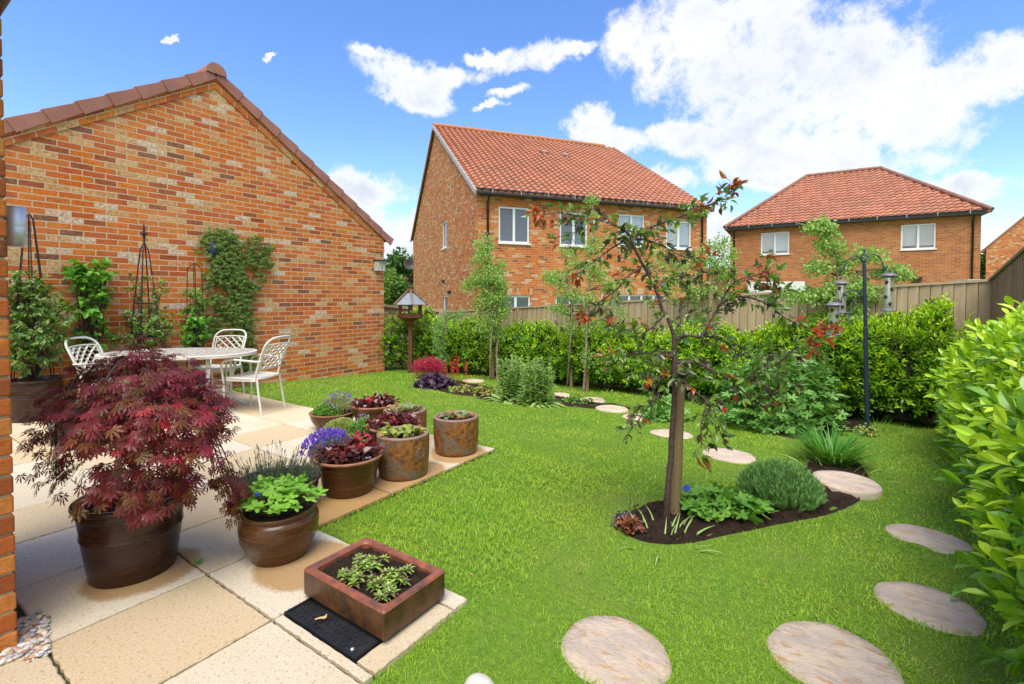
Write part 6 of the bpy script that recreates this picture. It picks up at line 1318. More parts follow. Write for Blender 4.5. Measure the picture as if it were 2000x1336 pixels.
b1b = gat(972, 742); birch('second thin birch stem beside the leftmost birch, between its two stakes', b1b, [(970, 690, 8.9), (975, 620, 8.9), (970, 560, 8.9)], [(980, 560, 8.9, .14, .2, 16), (985, 600, 8.9, .12, .18, 14), (968, 655, 8.9, .12, .12, 14)])
stake(gat(963, 738), 1.35, 'round stake behind the leftmost birch, shorter of its pair'); stake(gat(975, 736), 1.8, 'taller stake beside the leftmost birch')
b2 = gat(1108, 752); birch('airy young birch on the left of the middle pair, in front of the fence', b2, [(1113, 680, 8.2), (1116, 600, 8.2), (1105, 520, 8.2)],
  [(1095, 545, 8.2, .24, .14, 30), (1075, 540, 8.2, .14, .1, 14), (1110, 575, 8.2, .24, .16, 32), (1090, 605, 8.2, .2, .1, 20), (1120, 520, 8.2, .18, .18, 22), (1105, 490, 8.2, .1, .1, 8), (1115, 640, 8.2, .16, .14, 14)], lsz=.034)
stake(gat(1116, 755), 1.5, 'stake of the middle pair on the left, with two black ties', ties=(.5, .93))
b3 = gat(1140, 762); birch('tall thin birch on the right of the middle pair', b3, [(1145, 680, 7.9), (1148, 590, 7.9), (1155, 500, 7.9), (1158, 400, 7.9)],
  [(1155, 390, 7.9, .06, .1, 8), (1158, 430, 7.9, .09, .14, 14), (1160, 480, 7.9, .14, .18, 24), (1165, 530, 7.9, .2, .2, 34), (1150, 580, 7.9, .16, .16, 20), (1190, 560, 7.9, .16, .14, 16), (1155, 640, 7.9, .14, .2, 20), (1150, 700, 7.9, .1, .14, 14), (1210, 610, 7.9, .12, .1, 10)], lsz=.034)
stake(gat(1147, 762), 1.55, 'stake of the middle pair on the right', ties=(.6,))
b4 = at(1393, 7.6); birch('young birch seen through the crab apple branches', b4, [(1390, 660, 7.6), (1392, 560, 7.6), (1398, 480, 7.6)],
  [(1400, 480, 7.6, .22, .12, 24), (1380, 510, 7.6, .22, .16, 28), (1410, 530, 7.6, .2, .16, 28), (1330, 520, 7.6, .2, .16, 22), (1290, 505, 7.6, .14, .16, 14), (1390, 570, 7.6, .24, .16, 26), (1350, 560, 7.6, .2, .14, 18), (1310, 560, 7.6, .14, .2, 12), (1425, 500, 7.6, .12, .12, 12), (1380, 620, 7.6, .16, .14, 12)], lsz=.036)
stake(at(1388, 7.45), 1.75, 'tall stake standing behind the crab apple stake', ties=(.6,))
b5 = at(1632, 6.45); birch('leafy young birch behind the bird feeder pole', b5, [(1635, 700, 6.4), (1640, 600, 6.4), (1632, 520, 6.4), (1608, 440, 6.4)],
  [(1592, 442, 6.4, .12, .07, 14), (1618, 450, 6.4, .1, .1, 14), (1615, 480, 6.4, .14, .12, 16), (1600, 520, 6.4, .18, .08, 18), (1645, 520, 6.4, .12, .10, 14), (1690, 500, 6.4, .2, .1, 20), (1740, 530, 6.4, .2, .07, 18), (1760, 535, 6.4, .1, .05, 8), (1650, 560, 6.4, .26, .14, 34), (1610, 575, 6.4, .26, .1, 28), (1560, 580, 6.4, .26, .07, 18), (1690, 580, 6.4, .2, .14, 24), (1660, 620, 6.4, .2, .14, 22), (1690, 640, 6.4, .12, .14, 12), (1530, 570, 6.4, .1, .06, 6), (1635, 485, 6.4, .1, .1, 8)], lsz=.045)
stake(at(1637, 6.35), 1.32, 'stake behind the bird feeders, in front of the laurel', r=.042, ties=(.93,))
# small weeping shrub and its stake
sp_ = gat(872, 728); stake(sp_, 1.28, 'lone stake with black tie in the laurel, right of the bird table', ties=(.95,)); birch('small grey-green weeping shrub beside the lone stake', gat(862, 727), [(864, 680, 9.6), (872, 615, 9.6)], [(862, 640, 9.5, .18, .14, 34), (858, 670, 9.5, .14, .16, 30), (880, 618, 9.5, .24, .08, 24), (866, 700, 9.5, .10, .14, 16), (900, 612, 9.5, .14, .05, 10)], name='weeping_shrub', lsz=.026, mat='lav')

# ---------------------------------------------------------------- bird table
p = gat(802, 727); g_ = p.z; sc = p.dot(FW) / FPX; t = thing('bird_table', 'brown hexagonal bird table with grey slated roof on a post by the garage corner', 'bird table', p)
zz = lambda py: H + (581.6 - py) * sc
a = Acc(); a.box((p.x, p.y, (g_ + zz(622)) / 2), (.075, .075, zz(622) - g_), rz=YAW); a.box((p.x, p.y, g_ + .09), (.10, .10, .18), rz=YAW); obj('post', a, M['redwood'], t)
a = Acc(); a.lathe([(.04, zz(640)), (.10, zz(626)), (.24, zz(621)), (.25, zz(620)), (.27, zz(620)), (.27, zz(613)), (.25, zz(613)), (.25, zz(618)), (.0, zz(618))], (p.x, p.y, 0), 6, smooth=False); obj('tray', a, M['redwood'], t)
zr0, zr1 = zz(594), zz(567); RR = .36; ho = .4
for k in range(6):
    an = k / 6 * 6.2832 + ho; c_, s_ = math.cos(an), math.sin(an); a = Acc(); a.box((p.x + c_ * .235, p.y + s_ * .235, (zz(614) + zr0) / 2), (.035, .035, zr0 - zz(614) + .02), rz=an); obj('corner_post', a, M['redwood'], t)
roof = Acc(); 
for k in range(6):
    a0_, a1_ = k / 6 * 6.2832 + ho, (k + 1) / 6 * 6.2832 + ho
    for (q0, q1, dz) in ((1., .55, .0), (.60, .12, .006)):
        V = [(p.x + RR * q * math.cos(an), p.y + RR * q * math.sin(an), zr0 - .012 + (zr1 - zr0) * (1 - q) + dz) for q, an in ((q0, a0_), (q0, a1_), (q1, a1_), (q1, a0_))]; V += [(v[0], v[1], v[2] + .010) for v in V]; roof.add(V, np.array([(0, 3, 2, 1), (4, 5, 6, 7), (0, 1, 5, 4), (2, 3, 7, 6)]))
ro_ = obj('roof', roof, M['lead'], t); a = Acc()
for k in range(6): an = k / 6 * 6.2832 + ho; a.bar((p.x + RR * 1.05 * math.cos(an), p.y + RR * 1.05 * math.sin(an), zr0 - .008), (p.x + .04 * math.cos(an), p.y + .04 * math.sin(an), zr1 + .012), .035, .022)
obj('hip_batten', a, plain('worn_roof_batten', (.24, .15, .09), (.13, .08, .05), .7, 12), ro_)
a = Acc(); a.lathe([(.09, zr1 - .02), (.075, zr1 + .02), (.03, zr1 + .035), (.03, zr1 + .06), (.05, zr1 + .07), (.02, zr1 + .09), (0, zr1 + .09)], (p.x, p.y, 0), 6, smooth=False); obj('roof_cap', a, M['redwood'], ro_)
a = Acc(); a.tube([(p.x, p.y, zr0 + .03), (p.x, p.y, zr0 - .03)], .004, 5); a.lathe([(.0, zr0 - .02), (.06, zr0 - .035), (.055, zr0 - .04), (.02, zr0 - .03)], (p.x, p.y, 0), 12); a.tube([(p.x, p.y, zr0 - .04), (p.x, p.y, zr0 - .13)], .02, 8); obj('hanging_feeder', a, M['lead'], t)

# ---------------------------------------------------------------- feeder pole
p = gat(1694, 842); g_ = p.z; dF = p.dot(FW); zf = lambda py: H + (581.6 - py) * dF / FPX; t = thing('feeder_pole', 'dark blue steel bird feeder pole with scrolled arms, between the mallow and right hedge', 'feeder pole', p); p1 = D(1688, 517, dF); m = M['bluepl']
top = Vector((p1.x, p1.y, zf(517))); mid = Vector(p).lerp(top, .62)
a = Acc(); a.tube([Vector((p.x, p.y, g_)), mid], .0235, 14); a.tube([mid, top], .0185, 14); a.lathe([(.025, -.01), (.026, 0), (.020, .015)], mid, 14); a.ball(top, .021, 8); obj('pole', a, m, t)
a = Acc(); zc = top.z
for k in range(5):
    pts = [top + Vector((.040 * math.sin(s * math.pi) * math.cos(k * 1.257 + s * 3.5), .040 * math.sin(s * math.pi) * math.sin(k * 1.257 + s * 3.5), .015 + s * .115)) for s in np.linspace(0, 1, 9)]; a.tube(pts, .004, 5)
a.tube([top + Vector((0, 0, .12)), top + Vector((0, 0, .16))], .009, 8); a.ball(top + Vector((0, 0, .165)), .014, 8); obj('finial', a, m, t)
def arm(sgn, root_z, span, rise, tdir, drop=.05, name='arm'):
    r0 = Vector((top.x, top.y, root_z)); e = tdir.normalized(); pts = []
    for s in np.linspace(0, 1, 14): pts.append(r0 + e * span * (1 - math.cos(s * math.pi)) / 2 + Vector((0, 0, rise * math.sin(s * math.pi) ** .8 - drop * s)))
    end = pts[-1]
    for s in np.linspace(.15, 1, 9): an = -math.pi / 2 + s * 4.9; rr = .030 * (1 - .45 * s); pts.append(end + e * (rr * math.cos(an) + .006) + Vector((0, 0, rr * math.sin(an) - .002 + .030)) - Vector((0, 0, 0)))
    a = Acc(); a.tube(pts, .0055, 6); obj(name, a, m, t); return end
eR = arm(1, top.z - .03, .20, .17, RT * 1 + FW * -.15); eL = arm(-1, top.z - .03, .22, .15, RT * -1 + FW * .1)
# lower arms hold the two left feeders
lz = zf(600); eD = arm(-1, lz, .27, .18, RT * -1 - FW * .05, -.02)
a = Acc(); a.tube([Vector((top.x, top.y, zf(560))), Vector((top.x, top.y, zf(592))) - RT * .13, Vector((top.x, top.y, zf(632))) - RT * .25 - FW * .1], .006, 6); obj('arm', a, m, t)
a = Acc()
for (sg, cz, r_) in ((-1, zf(540), .035), (1, zf(540), .035), (-1, zf(668), .045)): 
    cs_ = Vector((top.x, top.y, cz)) + RT * sg * (.02 + r_); a.tube([cs_ + RT * (-sg) * r_ * math.cos(s) * (1 - s * .08) + Vector((0, 0, r_ * math.sin(s) * (1 - s * .08))) for s in np.linspace(0, 5.2, 14)], .005, 6)
obj('scroll', a, m, t)
def feeder(label, px, ytop, ybot, d):
    c = D(px, (ytop + ybot) / 2, d); s_ = d / FPX; z1 = c.z + (ybot - ytop) / 2 * s_; z0 = c.z - (ybot - ytop) / 2 * s_; hh_ = z1 - z0; R_ = .052; t = thing('bird_feeder', label, 'bird feeder', (c.x, c.y, z0), 0, 'tubular seed feeders on the pole')
    a = Acc(); a.lathe([(0, hh_), (.03, hh_ - .003), (.07, hh_ - .018), (.088, hh_ - .034), (.086, hh_ - .038), (.05, hh_ - .038), (.05, hh_ - .055)], n=28); obj('lid', a, M['mauve'], t, local=True)
    a = Acc(); a.lathe([(.047, .03), (.047, hh_ - .055)], n=28); obj('tube', a, M['feedertube'], t, local=True); a = Acc(); a.lathe([(0, .028), (.041, .028), (.041, hh_ * .30), (0, hh_ * .30)], n=20); obj('seed', a, plain('pale_seed', (.50, .46, .30), (.35, .32, .20), .8, 60), t, local=True)
    a = Acc(); a.lathe([(0, 0), (.07, 0), (.074, .006), (.072, .016), (.05, .018), (.05, .032), (0, .032)], n=28); obj('base', a, M['mauve'], t, local=True)
    fc = math.atan2(-c.y, -c.x)
    for q, (dz, da) in enumerate(((.12, .3), (.30, -.5), (.50, .6), (.68, -.35))):
        if dz * hh_ > hh_ - .09: continue
        an = fc + da; nv = Vector((math.cos(an), math.sin(an), 0)); tv = Vector((-nv.y, nv.x, 0)); o = nv * .048 + Vector((0, 0, .03 + dz * hh_)); a = Acc()
        a.add([o + tv * (.019 * math.cos(s)) * (1 if math.sin(s) > 0 else .6) + Vector((0, 0, .022 * math.sin(s))) + nv * .004 for s in np.linspace(0, 6.283, 17)[:-1]], [tuple(range(16))]); a.tube([o - Vector((0, 0, .012)), o - Vector((0, 0, .012)) + nv * .045], .004, 6); a.ball(o, .014, 6, 0, (1, 1, .8)); obj('feeding_port', a, M['blackpl'], t, local=True)
    a = Acc(); a.tube([(c.x - c.x, 0, hh_ - .01), (0, 0, hh_ + .0)], .003, 5); pts = [RT * .045 * math.cos(s) + Vector((0, 0, hh_ - .035 + .09 * math.sin(s))) for s in np.linspace(0, math.pi, 9)]; a.tube(pts, .0015, 4, cap=False); obj('hanger', a, M['steel'], t, local=True)
def tubem():
    m, t, out = newmat('clear_feeder_tube'); b = N(t, 'ShaderNodeBsdfGlossy', inp={'Roughness': .08}); tr = N(t, 'ShaderNodeBsdfTransparent'); tr.inputs[0].default_value = (.86, .88, .84, 1); df = N(t, 'ShaderNodeBsdfDiffuse'); df.inputs[0].default_value = (.62, .64, .56, 1)
    ms = N(t, 'ShaderNodeMixShader'); ms.inputs[0].default_value = .25; m2 = N(t, 'ShaderNodeMixShader'); m2.inputs[0].default_value = .45; t.links.new(tr.outputs[0], m2.inputs[1]); t.links.new(df.outputs[0], m2.inputs[2]); t.links.new(m2.outputs[0], ms.inputs[1]); t.links.new(b.outputs[0], ms.inputs[2]); t.links.new(ms.outputs[0], out.inputs[0]); return m
M['feedertube'] = tubem()
feeder('long seed feeder hanging alone right of the pole', 1735.5, 533, 608, dF); feeder('upper of the two feeders hanging left of the pole', 1643, 548, 612, dF + .08); feeder('lower seed feeder nearest the crab apple tips', 1629, 590, 655, dF - .15)

# ---------------------------------------------------------------- border plants
def gcl(px, py): q = gat(px, py); return q
def palm_shrub(name, label, c, rx, ry, hgt, n, size, mat, tpl=T_GERAN, low=.04, upf=.6, nst=26, cat='plant', shell=.5, wm=1.):
    t = plant(name, label, cat, c); a = Acc(); st = Acc(); an = U(0, 6.283, n); el_ = np.arcsin(U(0, 1, n)); rad = U(shell, 1.03, n) ; x = rx * rad * np.cos(el_) * np.cos(an); y = ry * rad * np.cos(el_) * np.sin(an); z = low + (hgt - low) * np.clip(rad * np.sin(el_), .0, 1.05) * U(.9, 1.05, n)
    w_ = x[:, None] * np.array(RT) + y[:, None] * np.array(FW); P = np.array(c) + w_ + z[:, None] * np.array([0, 0, 1.]); o = w_ / (np.linalg.norm(w_, axis=1, keepdims=True) + 1e-6)
    a.inst(tpl, P, o + RNG.normal(size=(n, 3)) * .4 - np.array([0, 0, .25]), np.array([0, 0, upf]) + o * .6 * np.cos(el_)[:, None] + RNG.normal(size=(n, 3)) * .28, size * U(.6, 1.15, n), 0, W=size * wm * U(.7, 1.1, n)); stems(st, c, P[:nst], .0025); obj('leaves', a, M[mat] if isinstance(mat, str) else mat, t); obj('stems', st, M['greenstem'], t); return t
c = gcl(1405, 1003); palm_shrub('geranium', 'low bright green geranium with lobed leaves between the stake and lavender', c, .30, .19, .17, 230, .062, 'geran2')
q = D(1341, 953, c.dot(FW) + .05); t = plant('geranium_flower', 'single blue geranium flower on a thin stalk beside the crab apple stake', 'flower', (q.x, q.y, float(gz(q.x, q.y)))); a = Acc(); 
nf = (Vector((0, 0, H)) - q).normalized(); e1 = nf.cross(Vector((0, 0, 1))).normalized(); e2 = nf.cross(e1)
for k in range(5): an = k * 1.257 + .3; a.inst(T_ROUND, [q], [e1 * math.cos(an) + e2 * math.sin(an) + nf * .15], [nf], [.024])
obj('petals', a, M['bluef'], t); a = Acc(); a.tube([q, Vector((q.x + .02, q.y + .02, float(gz(q.x, q.y)) + .08)), c], .0016, 5); a.ball(q + nf * .003, .004, 5); obj('stalk', a, M['greenstem'], t)
# lavender mound
c = gcl(1522, 985); t = plant('lavender', 'round green lavender mound in the curved bed beside the stepping stone', 'plant', c); a = Acc(); s = Acc(); n = 780; an = U(0, 6.28, n); rr = np.sqrt(U(0, 1, n)); rx, ry, hz_ = .27, .25, .235
for i in range(n):
    dx, dy = rr[i] * math.cos(an[i]), rr[i] * math.sin(an[i]); w_ = RT * dx + FW * dy; base = Vector(c) + w_ * .17; tip = Vector(c) + RT * dx * rx + FW * dy * ry + Vector((0, 0, .045 + hz_ * math.sqrt(max(0, 1 - rr[i] ** 2)) * U(.86, 1.06))); ax = (tip - base).normalized()
    s.tube([base, base.lerp(tip, .6) + Vector((0, 0, .015)), tip], .0014, 3, cap=False); m_ = 13; tt = U(.45, 1.02, m_); PP = np.array(base) + (np.array(tip) - np.array(base)) * tt[:, None]; a.inst(T_NEEDLE, PP, rdir(m_) * .55 + np.array(ax) + np.array([0, 0, .35]), rdir(m_), U(.028, .045, m_), 0, W=.05)
obj('foliage', a, M['lav'], t); obj('stems', s, M['lav'], t)
# strap-leaved clump
def strap(label, c, n, L_, spread, mat='iris', w=1.2, name='iris_clump', lean=.0):
    t = plant(name, label, 'plant', c); a = Acc(); an = U(0, 6.28, n); rr = .07 * np.sqrt(U(0, 1, n)) * spread / .3; P = np.stack([c[0] + rr * np.cos(an), c[1] + rr * np.sin(an), np.full(n, c[2] - .01)], -1); o = np.stack([np.cos(an), np.sin(an), np.zeros(n)], -1)
    S = L_ * U(.6, 1.05, n); a.inst(T_STRAP, P, o * spread * U(.1, 1.3, (n, 1)) + np.array([lean, 0, 1.]) + RNG.normal(size=(n, 3)) * .08, o + RNG.normal(size=(n, 3)) * .2, S, 0, W=S * w * .5); obj('leaves', a, M[mat], t); return t
c = gcl(1625, 905); strap('dense dark green strap-leaved clump behind the lavender', c, 420, .40, .55, w=1.15)
c = gcl(1650, 925); strap('small sprawling strap leaves at the foot of the dense clump', c, 26, .24, 1.3, 'sage', 2.0, 'young_strap_plant')
c = gcl(1292, 1055); strap('small arching grey-green strap plant at the front of the crab apple bed', c, 24, .17, .9, 'sage', 2.6, 'young_strap_plant')
c = gcl(1232, 1035); t = plant('heuchera', 'small orange and purple heuchera at the left tip of the crab apple bed', 'plant', c); a = Acc(); clump(a, T_ROUND, c, .075, 130, .026, .5, .06, 0, .9, .01); b = Acc(); clump(b, T_ROUND, on(c, -.03, .05), .06, 50, .026, .5, .07, 0, .9, .01); st = Acc()
for k in range(9): x_, y_ = U(-.08, .08, 2); st.tube([Vector(c), Vector(c) + Vector((x_, y_, .12)), Vector(c) + Vector((x_ * 1.4, y_ * 1.4, .19))], .0012, 4)
obj('leaves', a, M['heuchO'], t); obj('purple_leaves', b, M['heuch'], t); obj('flower_stalks', st, M['twig'], t)
# big mallow
c = at(1530, 5.55); c.z = float(gz(c.x, c.y)); palm_shrub('mallow_shrub', 'large bushy mallow with soft lobed leaves behind the strap-leaved clump', c, .72, .48, .90, 980, .088, 'malva', T_MALVA, .03, .6, 60, 'shrub', .45)
t = [o for o in bpy.data.objects if o.name == 'mallow_shrub'][0]; a = Acc(); st = Acc()
for k in range(34):
    x, y = U(-.62, .62), U(-.35, .35); b = Vector(c) + RT * x + FW * y; hgt = .82 + .22 * (1 - (x / .65) ** 2) * U(.6, 1.1); tp = b * 1.0 + Vector((U(-.05, .05), U(-.05, .05), hgt)); st.tube([b, tp], [.006, .003], 5, cap=False)
    for j_ in range(13): z = U(.4, 1.02); p = b.lerp(tp, z); a.inst(T_LANCE if z > .8 else T_MALVA, [p], [rdir(1)[0] * np.array([1, 1, .3]) + np.array([0, 0, .3])], [(0, 0, 1)], [.07 * U(.6, 1.1)], 0, W=[.08])
obj('upper_leaves', a, M['malva'], t); obj('upper_stems', st, M['greenstem'], t)
c = at(1300, 5.9); c.z = float(gz(c.x, c.y)); palm_shrub('mallow_plant', 'small round-leaved mallow left of the crab apple trunk, by the far path', c, .30, .22, .30, 170, .07, 'malva', T_MALVA, .02)
c = gcl(1692, 850); palm_shrub('variegated_plant', 'small cream-variegated plant at the foot of the feeder pole', c, .13, .1, .12, 120, .03, 'helleY', T_ROUND, .01)
t = strap('thin grass tuft right of the feeder pole foot', gcl(1712, 838), 60, .22, .7, 'iris', .6, 'grass_tuft')
# far bed: pink flowers, heuchera, bergenia, sage
def spikes(acc, st, c, n, rx, ry, h0, h1, size=.014, k_=20):
    for i in range(n):
        p = Vector(c) + RT * U(-rx, rx) + FW * U(-ry, ry); hgt = U(h0, h1); d_ = Vector((U(-.15, .15), U(-.15, .15), 1)); tp = p + d_ * hgt; st.tube([p, tp], .002, 3, cap=False); z = np.linspace(.5, 1, k_); P = np.array(p) + (np.array(tp) - np.array(p)) * z[:, None] + RNG.normal(size=(k_, 3)) * .010; acc.inst(T_PETAL, P, rdir(k_), rdir(k_), size * U(.7, 1.3, k_), 0, W=size * 1.3)
c = gcl(838, 738); t = plant('pink_heuchera', 'cloud of pink flower spikes behind the purple heuchera', 'plant', c); a = Acc(); st = Acc(); [spikes(a, st, on(c, dx_, 0), int(26 * (1.2 - abs(dx_) * 2.6)), .055, .12, .24, .46 - abs(dx_) * .5, .019) for dx_ in np.arange(-.26, .27, .065)]; obj('flowers', a, M['pinkf'], t); obj('stems', st, M['pinkf'], t); a = Acc(); clump(a, T_ROUND, c, .2, 120, .05, .4, .14); obj('leaves', a, M['geran2'], t)
c = gcl(886, 745); t = plant('red_heuchera', 'loose red flower spikes right of the lone stake', 'plant', c); a = Acc(); st = Acc(); spikes(a, st, c, 12, .10, .1, .25, .50, .022); spikes(a, st, on(c, .24, .05), 4, .05, .05, .25, .35, .022); obj('flowers', a, M['redf'], t); obj('stems', st, M['redf'], t)
c = gcl(848, 757); palm_shrub('purple_heuchera', 'dark purple ruffled heuchera at the left end of the far bed', c, .34, .22, .24, 420, .062, 'heuch', T_GERAN, .01, .6, 20, 'plant', .6)
c = gcl(905, 766); palm_shrub('bergenia', 'low bergenia with pink-edged yellow-green leaves beside the purple heuchera', c, .22, .14, .13, 110, .065, 'bergen', T_ROUND, .01, .6)
c = gcl(950, 772); palm_shrub('bergenia', 'second clump of pink-tinged bergenia, next to the sage', c, .24, .14, .15, 130, .065, 'bergen', T_ROUND, .01, .6)
for lab, px, py, n_ in (('tall grey-green sage with upright spikes, left of the pair', 998, 781, 30), ('tall grey-green sage with broad basal leaves, right of the pair', 1048, 789, 38)):
    c = gcl(px, py); t = plant('sage_plant', lab, 'plant', c); a = Acc(); st = Acc()
    for i in range(int(n_ * 1.3)):
        p = Vector(c) + RT * U(-.17, .17) + FW * U(-.12, .12); hgt = U(.38, .66); d_ = Vector((U(-.18, .18), U(-.18, .18), 1)); tp = p + d_ * hgt; st.tube([p, tp], .0035, 4, cap=False); k_ = 22; z = np.sort(U(.08, 1, k_)); P = np.array(p) + (np.array(tp) - np.array(p)) * z[:, None]; rd = rdir(k_) * np.array([1, 1, .3]); a.inst(T_LANCE, P, rd + np.array([0, 0, .7]), (0, 0, 1), .135 * (1.15 - z * .8), 0, W=.15 * (1.15 - z * .75))
    clump(a, T_LANCE, c, .24, 90, .19, .3, .03, wmul=1.2); obj('leaves', a, M['sage'], t); obj('stems', st, M['sage'], t)
c = gcl(1125, 788); palm_shrub('low_plant', 'small yellow-green plant at the right end of the far bed', c, .26, .12, .13, 130, .04, 'clem', T_ROUND, .01, .6); c = gcl(1180, 772); 
t = plant('shrub_rose', 'low twiggy green plant behind the small yellow-green one', 'plant', gcl(1185, 785)); a = Acc(); clump(a, T_OVAL, t.location, .16, 70, .04, .5, .18); obj('leaves', a, M['geran2'], t)
# ---------------------------------------------------------------- trees beyond
def far_tree(label, px, py, d, rx, rz, mat, n=1500, sz=.35, z0=-.5):
    c = D(px, py, d); t = thing('tree', label, 'tree', (c.x, c.y, z0), 0, 'trees beyond the garages'); a = Acc(); st = Acc(); nc = 26; cen = rdir(nc) * U(.35, .95, (nc, 1)) * np.array([rx, rx, rz]) + np.array(c)
    for k in range(nc):
        m_ = n // nc; q = rdir(m_) * U(.5, 1, (m_, 1)); a.inst(T_OVAL, cen[k] + q * np.array([rx, rx, rz]) * .34, q + RNG.normal(size=(m_, 3)) * .5, q + np.array([0, 0, .6]), sz * U(.6, 1.2, m_), 0, W=sz * 1.3); st.tube([Vector((c.x, c.y, c.z - rz)), Vector(cen[k])], [.12, .04], 5, cap=False)
    st.tube([(c.x, c.y, z0), (c.x, c.y, c.z)], [.3, .15], 8); obj('crown', a, M[mat], t); obj('trunk', st, M['bark'], t)
far_tree('tall dark green tree beside the left edge of the gabled house', 800, 530, 42, 2.0, 2.2, 'tree1', 2600, .36); far_tree('dark green tree next to the garage corner, far behind', 768, 545, 46, 2.3, 1.6, 'tree1', 2600, .36); far_tree('lighter green tree low behind the bird table', 765, 562, 32, 1.1, 1.1, 'tree2', 2200, .24)
far_tree('dark purple-leaved tree beside the gabled house, far behind', 788, 560, 36, .55, .8, 'tree3', 900, .2); far_tree('dark tree low behind the bird table roof', 792, 578, 30, .9, .8, 'tree1', 1500, .22); far_tree('green tree glimpsed between the hipped house and right gable', 1918, 522, 34, .9, 1.6, 'tree1', 1300, .25); far_tree('bushy tree behind the garage corner at the left', 735, 575, 30, 1.2, .9, 'tree2', 1500, .22)
far_tree('dark trees seen in the gap between the two big houses', 1402, 590, 44, 1.2, 1.0, 'tree1', 1500, .3)
# ---------------------------------------------------------------- crab apple with its stake
AD = 2.93; ab = gat(1300, 1016); dA = ab.dot(FW)
stp = gat(1318, 1006); t = thing('tree_stake', 'thick round timber stake tied to the crab apple trunk, nearest the camera', 'tree stake', (stp.x, stp.y, stp.z - .05)); tp = D(1329, 712, stp.dot(FW) + .03)
a = Acc(); d_ = tp - stp; N_ = 12; a.tube([stp - Vector((0, 0, .05))] + [stp + d_ * k / N_ + Vector((.001 * math.sin(k * 2), .001 * math.cos(k * 3), 0)) for k in range(1, N_ + 1)] + [tp + Vector((0, 0, .004))], [.0345] * 6 + [.0335] * 6 + [.032, .028], 18); obj('post', a, M['stake'], t)
a = Acc(); c = tp - Vector((0, 0, .065)); a.lathe([(.034, -.020), (.037, -.019), (.037, .019), (.034, .020)], c, 20); a.lathe([(.0345, -.004), (.036, -.004), (.036, .004), (.0345, .004)], c - Vector((0, 0, .05)), 20)
tk = D(1316, 735, AD); a.box((c + tk) / 2, ((c - tk).length * .8, .03, .032), rz=math.atan2(c.y - tk.y, c.x - tk.x)); a.lathe([(.024, -.018), (.027, -.018), (.027, .018), (.024, .018)], tk, 16); obj('rubber_tie', a, M['rubber'], t)
t = thing('crab_apple_tree', 'small twisted crab apple tree with bronze and red leaves, staked in the curved bed', 'tree', ab)
